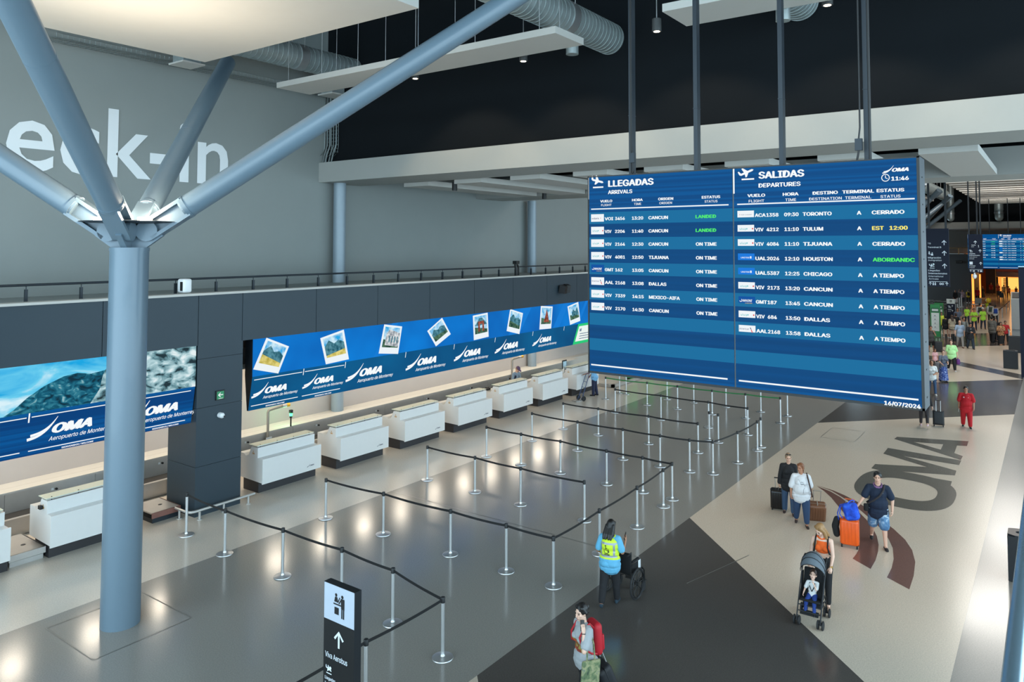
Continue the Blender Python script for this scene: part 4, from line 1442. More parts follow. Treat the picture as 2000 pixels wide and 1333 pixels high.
# ------------------------------------------------------------------ signs
SIGNBLK = mat('sign_black', srgb(12, 14, 16), .4, var=.05)
SIGNTOP = mat('sign_pale_grey', srgb(176, 186, 200), .4, var=.02)
SIGNNAVY = mat('sign_navy', srgb(5, 14, 36), .5, var=.05, spec=.25)
INKBLK = mat('black_print', srgb(12, 13, 14), .5, var=0)
S_WHITEP = mat('sign_white_print', srgb(215, 222, 228), .5, var=0)
def checkin_icon(s, mb, a, b, h, k=2):
    s.disc(mb, a + .12 * h, b + .92 * h, .075 * h, 12, k)
    s.poly(mb, [(a, b + .62 * h), (a + .05 * h, b + .84 * h), (a + .2 * h, b + .84 * h), (a + .26 * h, b + .62 * h)], k)
    s.disc(mb, a + .52 * h, b + .92 * h, .075 * h, 12, k)
    s.poly(mb, [(a + .45 * h, b + .40 * h), (a + .42 * h, b + .84 * h), (a + .66 * h, b + .84 * h), (a + .66 * h, b + .40 * h)], k)
    s.rect(mb, a - .05 * h, b + .50 * h, a + .62 * h, b + .56 * h, k)
    s.stroke(mb, [(a + .24 * h, b + .62 * h), (a + .36 * h, b + .86 * h)], .05 * h, k)
    s.stroke(mb, [(a + .30 * h, b + .58 * h), (a + .46 * h, b + .80 * h)], .06 * h, k)
    s.rect(mb, a + .46 * h, b, a + .54 * h, b + .46 * h, k)
    s.rect(mb, a + .57 * h, b, a + .65 * h, b + .46 * h, k)
    s.rect(mb, a + .02 * h, b + .10 * h, a + .30 * h, b + .40 * h, k)
def migra_icon(s, mb, a, b, h, k=2):
    s.disc(mb, a + .2 * h, b + .85 * h, .12 * h, 10, k)
    s.poly(mb, [(a, b + .4 * h), (a + .08 * h, b + .7 * h), (a + .32 * h, b + .7 * h), (a + .4 * h, b + .4 * h)], k)
    s.disc(mb, a + .8 * h, b + .6 * h, .12 * h, 10, k)
    s.poly(mb, [(a + .55 * h, b), (a + .62 * h, b + .45 * h), (a + .95 * h, b + .45 * h), (a + 1.0 * h, b)], k)
    s.rect(mb, a + .1 * h, b + .2 * h, a + .6 * h, b + .3 * h, k)
# totem
tx, ty1, ty0 = 7.72, 9.29, 8.61
zt = 2.46
p0 = at_z(634, 1135, zt)
p1 = at_z(693, 1159, zt)
tx, ty1, ty0 = (p0.x + p1.x) / 2, p0.y, p1.y
o = (tx, (ty1 + ty0) / 2, 0)
t = thing('totem_sign', 'tall black totem sign with pale top and Viva Aerobus lettering', 'sign', o)
MB(o).box((tx, ty0, 0), (tx + .115, ty1, zt)).build('casing', SIGNBLK, t)
s = Sheet((tx, ty1, zt), (0, -1, 0), (0, 0, 1), (-1, 0, 0), .003)
w = ty1 - ty0
m = MB(o)
s.rect(m, .006, -.50, w - .006, -.006)
top = m.build('top_face', SIGNTOP, t)
m = MB(o)
checkin_icon(s, m, .22, -.42, .32)
m.build('pictogram', INKBLK, top)
m = MB(o)
m.box((tx - .004, ty0 - .002, 0), (tx + .117, ty0 + .004, zt - .0))
m.build('edge_strip', DARKMETAL, t)
m = MB(o)
s.arrow(m, .32, -.84, .23)
s.text(m, 'Viva Aerobus', .04, -1.02, .50, .10, .012)
s.plane_icon(m, .05, -1.24, .13)
s.disc(m, .155, -1.155, .022, 12, 2)
s.text(m, 'Llegadas', .04, -1.325, .26, .058, .02)
s.text(m, 'Internacionales', .04, -1.405, .43, .058, .02)
s.text(m, 'International', .04, -1.485, .33, .058, -.0, .15)
s.text(m, 'Arrivals', .04, -1.56, .21, .058, -.0, .15)
s.arrow(m, .52, -1.40, .17)
migra_icon(s, m, .05, -1.71, .12)
s.text(m, 'Migración', .04, -1.80, .28, .058, .02)
s.text(m, 'Inmigration', .04, -1.87, .29, .058, 0, .15)
s.arrow(m, .52, -1.86, .17)
m.build('lettering', S_WHITEP, t)

def hanging_sign(label, x, y1, y0, z1, z0, pole_ys, ztop, kind):
    o = (x, (y1 + y0) / 2, z0)
    t = thing('hanging_sign', label, 'sign', o)
    MB(o).box((x, y0, z0), (x + .14, y1, z1)).build('casing', SIGNNAVY, t)
    for y in pole_ys:
        MB(o).box((x + .03, y - .04, z1), (x + .11, y + .04, ztop)).build('hanging_pole', DARKMETAL, t)
    h = z1 - z0
    w = y1 - y0
    s = Sheet((x, y1, z1), (0, -1, 0), (0, 0, 1), (-1, 0, 0), .004)
    m = MB(o)
    if kind == 1:
        L = [('TB', .27, .05, True), ('Terminal B', .335, .6, False), ('Migración', .515, .58, False), ('Inmigration', .56, .6, True), ('Llegadas', .735, .52, False), ('Internacionales', .785, .83, False), ('International', .835, .66, True), ('Arrivals', .88, .45, True)]
        for tx_, fy, fw, it in L:
            s.text(m, tx_, .07 * w, -fy * h, (.07 + (fw if tx_ != 'TB' else .14)) * w, .036 * h, .015 if not it else 0, .12 if it and tx_ != 'TB' else 0)
        for fy in (.285, .465, .685):
            s.arrow(m, .80 * w, -fy * h, .085 * h)
        migra_icon(s, m, .09 * w, -.465 * h, .075 * h)
        s.plane_icon(m, .10 * w, -.685 * h, .26 * w)
        s.disc(m, .31 * w, -.615 * h, .016 * h, 12)
        s.rect(m, .10 * w, -.917 * h, .90 * w, -.91 * h)
        s.arrow(m, .15 * w, -.975 * h, .055 * h)
        s.arrow(m, .88 * w, -.975 * h, .055 * h)
        for k in range(2):
            s.disc(m, (.28 + .09 * k) * w, -.928 * h, .008 * h, 8)
            s.rect(m, (.25 + .09 * k) * w, -.975 * h, (.31 + .09 * k) * w, -.94 * h)
            s.ring(m, (.6 + .1 * k) * w, -.95 * h, .008 * h, .018 * h, 0, 360, 10)
    else:
        s.arrow(m, .5 * w, -.245 * h, .085 * h)
        s.text(m, 'Salida', .22 * w, -.29 * h, .52 * w, .034 * h, .02)
        s.text(m, 'Exit', .22 * w, -.335 * h, .40 * w, .034 * h, 0, .15)
        s.text(m, '1', .68 * w, -.335 * h, .76 * w, .075 * h, .02)
        s.plane_icon(m, .06 * w, -.465 * h, .24 * w)
        s.arrow(m, .82 * w, -.47 * h, .08 * h)
        for tx_, fy, fw, it in (('Llegadas', .515, .42, 0), ('Internacionales', .56, .75, 0), ('International', .605, .55, 1), ('Arrivals', .65, .34, 1), ('Prepago', .835, .42, 0), ('Prepaid', .88, .36, 1)):
            s.text(m, tx_, .05 * w, -fy * h, (.05 + fw) * w, .034 * h, .02 if not it else 0, .12 * it)
        s.rect(m, .06 * w, -.79 * h, .28 * w, -.715 * h)
        s.arrow(m, .84 * w, -.80 * h, .08 * h)
        s.rect(m, .06 * w, -.925 * h, .94 * w, -.918 * h)
        s.arrow(m, .13 * w, -.985 * h, .05 * h)
        s.arrow(m, .66 * w, -.985 * h, .05 * h)
        for k in range(2):
            s.rect(m, (.28 + .08 * k) * w, -.98 * h, (.33 + .08 * k) * w, -.94 * h)
            s.rect(m, (.78 + .08 * k) * w, -.98 * h, (.84 + .08 * k) * w, -.94 * h)
    m.build('lettering', S_WHITEP, t)
    return t
a, b = at_x(1808, 447, 36), at_x(1855, 561, 36)
hanging_sign('navy hanging sign for Terminal B beside the big flight board', 36, a.y, b.y, a.z, b.z, (a.y - .12, b.y + .10), 17, 1)
a, b = at_x(1890.5, 458.5, 56), at_x(1920.5, 533, 56)
hanging_sign('smaller navy hanging sign with exit number one, beyond the Terminal B sign', 56, a.y, b.y, a.z, b.z, (a.y - .06, a.y - .52, b.y + .10), 14, 2)

# ------------------------------------------------------------------ litter bins and kiosks at the walkway side
BINM = mat('bin_dark_metal', srgb(9, 12, 17), .5, .0, var=.08)
def litter_bin(label, x0, y1, w, d, h, hole=True):
    o = (x0 + d / 2, y1 - w / 2, 0)
    t = thing('litter_bin', label, 'bin', o)
    MB(o).box((x0, y1 - w, .02), (x0 + d, y1, h - .03)).build('body', BINM, t)
    m = MB(o)
    n = 20
    rx, ry = d * .30, w * .36
    cxx, cyy = x0 + d / 2, y1 - w / 2
    inn, out = [], []
    for i in range(n):
        a = 2 * math.pi * i / n
        c, s_ = math.cos(a), math.sin(a)
        inn.append((cxx + rx * c, cyy + ry * s_, h))
        k = 1 / max(abs(c), abs(s_))
        out.append((cxx + d / 2 * c * k, cyy + w / 2 * s_ * k, h))
    for i in range(n):
        j = (i + 1) % n
        m.face([inn[i], out[i], out[j], inn[j]])
        m.face([inn[i], inn[j], (inn[j][0], inn[j][1], h - .1), (inn[i][0], inn[i][1], h - .1)])
        m.face([out[i], (out[i][0], out[i][1], h - .03), (out[j][0], out[j][1], h - .03), out[j]])
    m.build('rim', DARKMETAL, t)
    MB(o).box((cxx - rx, cyy - ry, h - .12), (cxx + rx, cyy + ry, h - .1)).build('liner', BLACKP, t)
    return t
litter_bin('dark litter bin with round hole standing at the walkway edge by the guard rail', 19.3, 1.0, 1.0, .52, 1.0)
p = at_z(1974, 721, 0)
litter_bin('far dark litter bin below the grey kiosk', p.x, p.y + .36, .72, .6, 1.05)
p = at_z(1984, 690, 0)
litter_bin('farther dark litter bin against the grey kiosk', p.x, p.y + .4, .9, .6, 1.1)

# guard rail of the gallery at the photo edge
RAILB = mat('pale_blue_steel', srgb(150, 180, 196), .25, .7, var=.04)
o = (2.8, -.77, 5.6)
t = thing('gallery_guard_rail', 'pale steel guard rail with glass in the lower photo corner', 'railing', o)
r0 = at_z(1992, 1190, 6.65)
yy = r0.y
MB(o).tube([(.2, yy, 6.65), (5.5, yy, 6.65)], .013, 10).build('handrail', RAILB, t, True)
MB(o).box((.2, yy - .045, 5.6), (5.5, yy - .035, 6.6)).build('glass', GLASS, t)
for x in (1.05, 2.2, 3.6):
    MB(o).box((x - .02, yy - .03, 6.56), (x + .02, yy, 6.64)).build('bracket', RAILB, t)
MB(o).box((.2, yy - .09, 5.4), (5.5, yy - .02, 5.7)).build('base_channel', DARKMETAL, t)
struct(MB().box((-6, -5, 5.3), (5.6, yy - .09, 5.42)).build('gallery_slab', WALLGREY))
struct(MB().box((-6, -5, 5.3), (-.6, 8, 5.42)).build('gallery_slab_behind', WALLGREY))

# ------------------------------------------------------------------ second hall
for i, x in enumerate((79, 88.5, 98)):
    tree(x, 14.74, ['far branching column under the silver duct, closest to the flight board', 'middle one of the far branching columns', 'last branching column in front of the far black wall'][i])
for i in range(14):
    x = 67 + 2.62 * i
    panel('ceiling_slab', 'white hanging slab in the far ribbed ceiling, %s in depth' % ['first', 'second', 'third', 'fourth', 'fifth', 'sixth', 'seventh', 'eighth', 'ninth', 'tenth', 'eleventh', 'twelfth', 'thirteenth', 'fourteenth', 'fifteenth'][i],
          x, x + 1.35, -6, 6.95, 12.2, .2, (), 'far ribbed ceiling slabs')
def vduct(label, px, py0, py1, X, r):
    p0, p1 = at_x(px, py1, X), at_x(px, py0, X)
    o = (X, p0.y, p0.z)
    t = thing('air_duct', label, 'duct', o)
    MB(o).cyl((X, p0.y, p0.z + r), (X, p0.y, 16.99), r, n=24).ell((X, p0.y, p0.z + r), (r, r, r)).build('pipe', GALV, t, True)
    MB(o).cyl((X, p0.y, p0.z + .9), (X, p0.y, p0.z + 1.1), r + .04, n=24).build('coupling_band', CHROME, t, True)
vduct('upright silver duct on the far black wall above the flight boards', 1951.5, 400, 432, 105, .48)
vduct('upright silver duct on the far black wall behind the branching columns', 1857, 400, 433, 105, .42)
duct('slanting silver duct seen past the edge of the big flight board', 10.46, 13.2, .6, 60, 100)
panel('ceiling_panel', 'far cream ceiling panel above the last branching columns', 84, 93, 10.78, 18.7, 12.2, .3)

FARRAIL = mat('brass_rail', srgb(150, 120, 80), .4, .4)  # plain brass tone of the far railing
t = thing('walkway_railing', 'far railing with posts on top of the dark far wall', 'railing', (114.3, 9, 6.15))
o = (114.3, 9, 6.15)
MB(o).cyl((114.3, 8.9, 7.0), (114.3, 22, 7.0), .05, n=8).build('handrail', FARRAIL, t, True)
for i in range(9):
    y = 9.0 + 1.5 * i
    MB(o).box((114.25, y - .06, 6.15), (114.35, y + .06, 7.0)).build('post', FARRAIL, t)
c = at_x(1873, 512, 113.8)
t = thing('wall_speaker', 'black speaker on the dark far wall between the hanging signs', 'speaker', c)
MB(c).rbox(c, (.2, .4, .16), .05).build('housing', BLACKP, t, True)

# orange shop beyond the far wall
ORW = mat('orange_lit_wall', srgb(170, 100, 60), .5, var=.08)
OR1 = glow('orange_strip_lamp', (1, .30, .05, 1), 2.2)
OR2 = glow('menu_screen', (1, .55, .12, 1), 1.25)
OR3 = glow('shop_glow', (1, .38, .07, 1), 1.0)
DKB = mat('dark_brown_pillar', srgb(36, 24, 22), .6, var=.08)
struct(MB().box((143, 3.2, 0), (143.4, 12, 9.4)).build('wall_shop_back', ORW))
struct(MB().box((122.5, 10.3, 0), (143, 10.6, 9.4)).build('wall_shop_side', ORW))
pa, pb = at_x(1926, 575, 135), at_x(1945, 575, 135)
struct(MB().box((135, pb.y, 0), (137, pa.y, 9.4)).build('wall_shop_pillar', DKB))
q = lambda x, y, X: at_x(x, y, X)
a, b = q(1945.5, 541, 138), q(1992, 574, 138)
o = (138, b.y, 0)
t = thing('shop_front', 'orange glowing shop front with bright menu screen at the end of the hall', 'shop front', o)
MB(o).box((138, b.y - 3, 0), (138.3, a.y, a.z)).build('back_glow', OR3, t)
c0, c1 = q(1969, 543, 137.9), q(1990, 566, 137.9)
MB(o).box((137.85, c1.y - 1.0, c1.z), (137.95, c0.y, c0.z)).build('menu_screen', OR2, t)
c0, c1 = q(1956, 543, 137.9), q(1961, 566, 137.9)
MB(o).box((137.85, c1.y, c1.z), (137.95, c0.y, c0.z)).build('light_panel', OR2, t)
for x in (1947.5, 1966.5):
    c0 = q(x, 543, 137.8)
    MB(o).box((137.7, c0.y - .12, 0), (137.9, c0.y + .12, a.z)).build('mullion', DKB, t)
m = MB(o)
for k in range(6):
    c0 = q(1962.5, 546 + 3 * k, 137.8)
    m.box((137.8, c0.y - .35, c0.z), (137.85, c0.y + .25, c0.z + .1))
m.build('shelf', DKB, t)
c0, c1 = q(1944, 531, 137.5), q(1995, 541, 137.5)
MB(o).box((137.2, c1.y - 3, c1.z), (138.6, c0.y, c0.z)).build('canopy', mat('mauve_canopy', srgb(120, 108, 118), .6), t)
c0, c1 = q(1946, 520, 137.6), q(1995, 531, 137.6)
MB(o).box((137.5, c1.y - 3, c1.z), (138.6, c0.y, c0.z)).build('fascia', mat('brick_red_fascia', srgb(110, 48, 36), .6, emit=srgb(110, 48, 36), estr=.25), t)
area_light('shop_light', (137, b.y - .4, 4.0), 3, 420, (1, .42, .12), (-1, 0, -.25), 3)
for i, (x0, x1, X) in enumerate(((1897.5, 1903.5, 113.7), (1911.5, 1916.5, 122.4))):
    c0, c1 = q(x0, 536, X), q(x1, 592 if i == 0 else 580, X)
    o = (X, c1.y, 0)
    t = thing('light_column', ['tall orange light strip at the edge of the dark far wall', 'second orange light strip deeper in the passage'][i], 'lamp', o)
    MB(o).box((X - .1, c1.y, .05), (X, c0.y, c0.z)).build('strip', OR1, t)
    MB(o).box((X, c1.y - .05, 0), (X + .15, c0.y + .05, c0.z + .1)).build('housing', DKB, t)
area_light('passage_light', (122, 6.2, 6.5), 4, 520, (1, .5, .2), (0, .2, -1), 6)
c = q(1903.5, 537, 56.1)
t = thing('dome_camera', 'white dome camera hanging under the smaller navy sign', 'camera', c)
MB(c).ell((c.x, c.y, c.z - .1), (.13, .13, .16)).cyl((c.x, c.y, c.z), (c.x, c.y, c.z + .4), .05).build('housing', P_WHITE, t, True)

# green airline kiosks, totem and barriers of the second hall
KG = mat('kiosk_green', srgb(28, 122, 58), .4, var=.05)
KW = mat('kiosk_white_face', srgb(200, 205, 200), .4, var=.02)
def kiosk(label, px0, px1, py_top, py_bot, X=None):
    p0 = at_z(px0, py_bot, 0)
    X = p0.x
    p1 = at_x(px1, py_bot, X)
    zt_ = at_x(px0, py_top, X).z
    y1, y0 = p0.y, p1.y
    o = (X, (y0 + y1) / 2, 0)
    t = thing('airline_kiosk', label, 'kiosk', o)
    MB(o).box((X, y0, 0), (X + .35, y1, zt_)).build('casing', KG, t)
    s = Sheet((X, y1, 0), (0, -1, 0), (0, 0, 1), (-1, 0, 0), .004)
    w = y1 - y0
    m = MB(o)
    s.rect(m, .1 * w, .17 * zt_, .9 * w, .74 * zt_)
    fc = m.build('face', KW, t)
    m = MB(o)
    s.rect(m.mi(0), .1 * w, .76 * zt_, .9 * w, .9 * zt_, 2)
    s.rect(m.mi(1), .18 * w, .80 * zt_, .82 * w, .86 * zt_, 3)
    for k in range(4):
        s.rect(m.mi(2), .4 * w, (.28 + .12 * k) * zt_, .55 * w, (.31 + .12 * k) * zt_, 2)
        s.rect(m.mi(2), .3 * w, (.255 + .12 * k) * zt_, .7 * w, (.26 + .12 * k) * zt_, 2)
    m.build('sign_face', [mat('kiosk_deep_green', srgb(20, 84, 48), .4), KW, INK], t)
    return t
kiosk('tall green airline kiosk with white face, beside the big flight board', 1818, 1837, 595, 657)
kiosk('second green airline kiosk half hidden behind the white faced one', 1826, 1843, 592, 640)
p0 = at_z(1850, 640, 0)
a, b = at_x(1848.5, 584, p0.x), at_x(1865, 592, p0.x)
o = (p0.x, (a.y + b.y) / 2, 0)
t = thing('totem_sign', 'far navy totem sign with white top behind the two women in shorts', 'sign', o)
MB(o).box((p0.x, b.y, 0), (p0.x + .15, a.y, a.z)).build('casing', SIGNNAVY, t)
s = Sheet((p0.x, a.y, a.z), (0, -1, 0), (0, 0, 1), (-1, 0, 0), .004)
w = a.y - b.y
m = MB(o)
s.rect(m, 0, -.42, w, 0)
tp = m.build('top_face', KW, t)
m = MB(o)
checkin_icon(s, m, w * .38, -.32, .24)
m.build('pictogram', INKBLK, tp)
m = MB(o)
s.plane_icon(m, .1, -.8, .25)
s.arrow(m, w - .2, -.7, .16)
s.text(m, 'Llegadas', .1, -.98, w * .6, .1, .02)
s.arrow(m, w - .2, -1.12, .16)
s.text(m, 'Arrivals', .1, -1.14, w * .5, .1, .0)
m.build('lettering', S_WHITEP, t)
# grey self-service kiosks and dark post
KGREY = mat('kiosk_grey', srgb(140, 142, 140), .5, var=.05)
p0 = at_z(1974, 668, 0)
a, b = at_x(1974, 578, p0.x), at_x(1994, 578, p0.x)
o = (p0.x, (a.y + b.y) / 2, 0)
t = thing('self_service_kiosk', 'tall pale grey self-service unit with tilted screen behind the dark post', 'kiosk', o)
MB(o).box((p0.x, b.y, .95), (p0.x + .8, a.y, a.z - .25)).box((p0.x + .1, b.y, 0), (p0.x + .8, a.y, .96)).build('body', KGREY, t)
MB(o).prism([(p0.x, b.y, a.z - .25), (p0.x + .8, b.y, a.z - .25), (p0.x + .8, b.y, a.z + .25)], (0, 0, 0), (0, a.y - b.y, 0)).build('screen_housing', KGREY, t)
MB(o).obox((p0.x + .38, (a.y + b.y) / 2, a.z + .02), (.28, 0, .175), (0, (a.y - b.y) * .38, 0), (-.008, 0, .012)).build('display', BLACKP, t)
p0 = at_z(1990, 737, 0)
a = at_x(1988.5, 522, p0.x)
o = (p0.x, a.y - .4, 0)
t = thing('dark_totem', 'tall blue-black totem post at the photo edge beside the litter bins', 'totem', o)
MB(o).box((p0.x, a.y - .8, 0), (p0.x + .3, a.y, a.z)).build('casing', SIGNNAVY, t)
MB(o).box((p0.x - .01, a.y - .8, a.z), (p0.x + .31, a.y, a.z + .05)).build('cap', RAILB, t)
# queue barrier far away
pts = [at_z(1950, 628, 0), at_z(1958, 621, 0), at_z(1966, 613, 0), at_z(1972, 606, 0)]
t = thing('queue_barrier', 'far steel queue barrier with dark rail beside the plaid-dressed group', 'barrier', pts[0])
for p in pts:
    MB(pts[0]).cyl(p, (p.x, p.y, 1.05), .04, n=8).build('post', CHROME, t, True)
MB(pts[0]).tube([(p.x, p.y, 1.05) for p in pts], .045, 6).build('rail', BLACKP, t, True)
p = at_z(1971, 668, 0)
t = thing('steel_post', 'single far steel post beside the boy in red shirt', 'post', p)
MB(p).cyl(p, (p.x, p.y, 1.2), .05, n=8).build('shaft', STEEL, t, True)
for i, (px, py) in enumerate(((1867, 604), (1870, 602), (1874, 601), (1878, 600))):
    p = at_z(px, py, 0)
    t = thing('white_bollard', 'far white post by the dark wall, %s past the navy totem' % O[i], 'post', p, group='far white posts')
    MB(p).cyl(p, (p.x, p.y, 1.15), .06, n=8).rev(p, [(.2, 0), (.2, .04), (.02, .06)], 10).build('shaft', P_WHITE, t, True)
# barrier rails along the dark wall
t = thing('queue_barrier', 'far dark barrier rails behind the green kiosks', 'barrier', (88, 9.2, 0))
m = MB((88, 9.2, 0))
for k in range(3):
    m.cyl((84 + 5 * k, 14, 1.0), (84 + 5 * k, 8.8, 1.0), .05, n=6)
for k in range(3):
    for y in (9, 11, 13):
        m.cyl((84 + 5 * k, y, 0), (84 + 5 * k, y, 1.0), .04, n=6)
m.build('rails', DARKMETAL, t)
# parked trolley
p = at_z(1911, 599, 0)
t = thing('luggage_trolley', 'far grey luggage trolley standing under the orange light strip', 'trolley', p)
MB(p).box((p.x - .1, p.y - .35, .35), (p.x + .2, p.y + .35, 1.0)).build('panel', KGREY, t)
MB(p).box((p.x - .4, p.y - .6, .2), (p.x + .4, p.y + .7, .28)).build('deck', STEEL, t)
for dx in (-.3, .3):
    for dy in (-.45, .5):
        MB(p).cyl((p.x + dx, p.y + dy - .04, .12), (p.x + dx, p.y + dy + .04, .12), .12, n=10).build('wheel', BLACKP, t, True)
# green frames at the end of the check-in row, seen under the flight board
for i, (x, y) in enumerate(((36.2, 18.9), (38.2, 18.9), (40.4, 18.9))):
    o = (x, y, 0)
    t = thing('green_kiosk', ['bright green panel just under the flight board corner by the last desk', 'second bright green panel behind the green belt', 'third bright green panel behind the green belt'][i], 'kiosk', o)
    MB(o).box((x, y - .2, .1), (x + .55, y + .3, 1.7)).build('casing', mat('bright_green', srgb(40, 165, 82), .5, var=.05), t)
    MB(o).box((x + .1, y - .1, 0), (x + .45, y + .2, .1)).build('foot', DARKMETAL, t)
o = (34, 18.7, 0)
t = thing('floor_rail', 'low steel kerb rail beyond the last desk under the flight board', 'rail', o)
MB(o).box((33.6, 18.45, .02), (46, 18.6, .16)).box((33.6, 18.45, .02), (33.75, 19.8, .16)).build('rail', STEEL, t)
# ------------------------------------------------------------------ people
SKIN = {'fair': mat('skin_fair', srgb(205, 160, 136), .5, var=.05, scale=12), 'tan': mat('skin_tan', srgb(168, 118, 90), .5, var=.05, scale=12), 'light': mat('skin_light', srgb(218, 178, 156), .5, var=.05, scale=12)}
HAIRS = {'black': mat('hair_black', srgb(18, 15, 14), .45, var=.3, scale=40, bump=.2), 'brown': mat('hair_brown', srgb(62, 42, 30), .5, var=.3, scale=40, bump=.2),
         'blond': mat('hair_dark_blond', srgb(150, 112, 70), .5, var=.25, scale=30, bump=.2), 'auburn': mat('hair_auburn', srgb(120, 74, 46), .5, var=.25, scale=30, bump=.2), 'grey': mat('hair_sandy', srgb(140, 112, 86), .55, var=.25, scale=30, bump=.2)}
EYEM = mat('eye_dark', srgb(30, 22, 20), .25, var=0)
LIPM = mat('lips', srgb(150, 82, 76), .5, var=0)
_CL = {}
def cloth(rgb, rough=.85):
    k = (rgb, rough)
    if k not in _CL:
        _CL[k] = mat('cloth_%d_%d_%d' % rgb, srgb(*rgb), rough, var=.10, scale=9, bump=.15)
    return _CL[k]
def patch_cloth(name, stops, scale):
    """cloth with a woven or printed pattern"""
    m = bpy.data.materials.new(name)
    m.use_nodes = True
    nt = m.node_tree
    b = nt.nodes['Principled BSDF']
    b.inputs['Roughness'].default_value = .85
    tc = nt.nodes.new('ShaderNodeTexCoord')
    nz = nt.nodes.new('ShaderNodeTexNoise')
    nz.inputs['Scale'].default_value = scale
    nz.inputs['Detail'].default_value = 5
    nz.inputs['Distortion'].default_value = .6
    rp = nt.nodes.new('ShaderNodeValToRGB')
    el = rp.color_ramp.elements
    el[0].position, el[0].color = stops[0]
    el[1].position, el[1].color = stops[-1]
    for p, c in stops[1:-1]:
        e = el.new(p)
        e.color = c
    nt.links.new(tc.outputs['Object'], nz.inputs['Vector'])
    nt.links.new(nz.outputs['Fac'], rp.inputs['Fac'])
    nt.links.new(rp.outputs['Color'], b.inputs['Base Color'])
    return m

def fuse(mb, name, m, parent, vox, smooth=4, fac=.5, mats=None):
    """melt overlapping shapes into one continuous skin"""
    me = mb.mesh(name, mats or m, True)
    o = bpy.data.objects.new(name, me)
    C.objects.link(o)
    r = o.modifiers.new('r', 'REMESH')
    r.mode = 'VOXEL'
    r.voxel_size = vox
    r.use_smooth_shade = True
    if smooth:
        s = o.modifiers.new('s', 'SMOOTH')
        s.factor = fac
        s.iterations = smooth
    dg = bpy.context.evaluated_depsgraph_get()
    new = bpy.data.meshes.new_from_object(o.evaluated_get(dg), depsgraph=dg)
    new.name = name
    o.modifiers.clear()
    o.data = new
    bpy.data.meshes.remove(me)
    if not new.materials:
        new.materials.append(m)
    new.polygons.foreach_set('use_smooth', [True] * len(new.polygons))
    if parent is not None:
        o.parent = parent
    return o

def axis_m(x, y, z):
    return Matrix((x, y, z)).transposed()

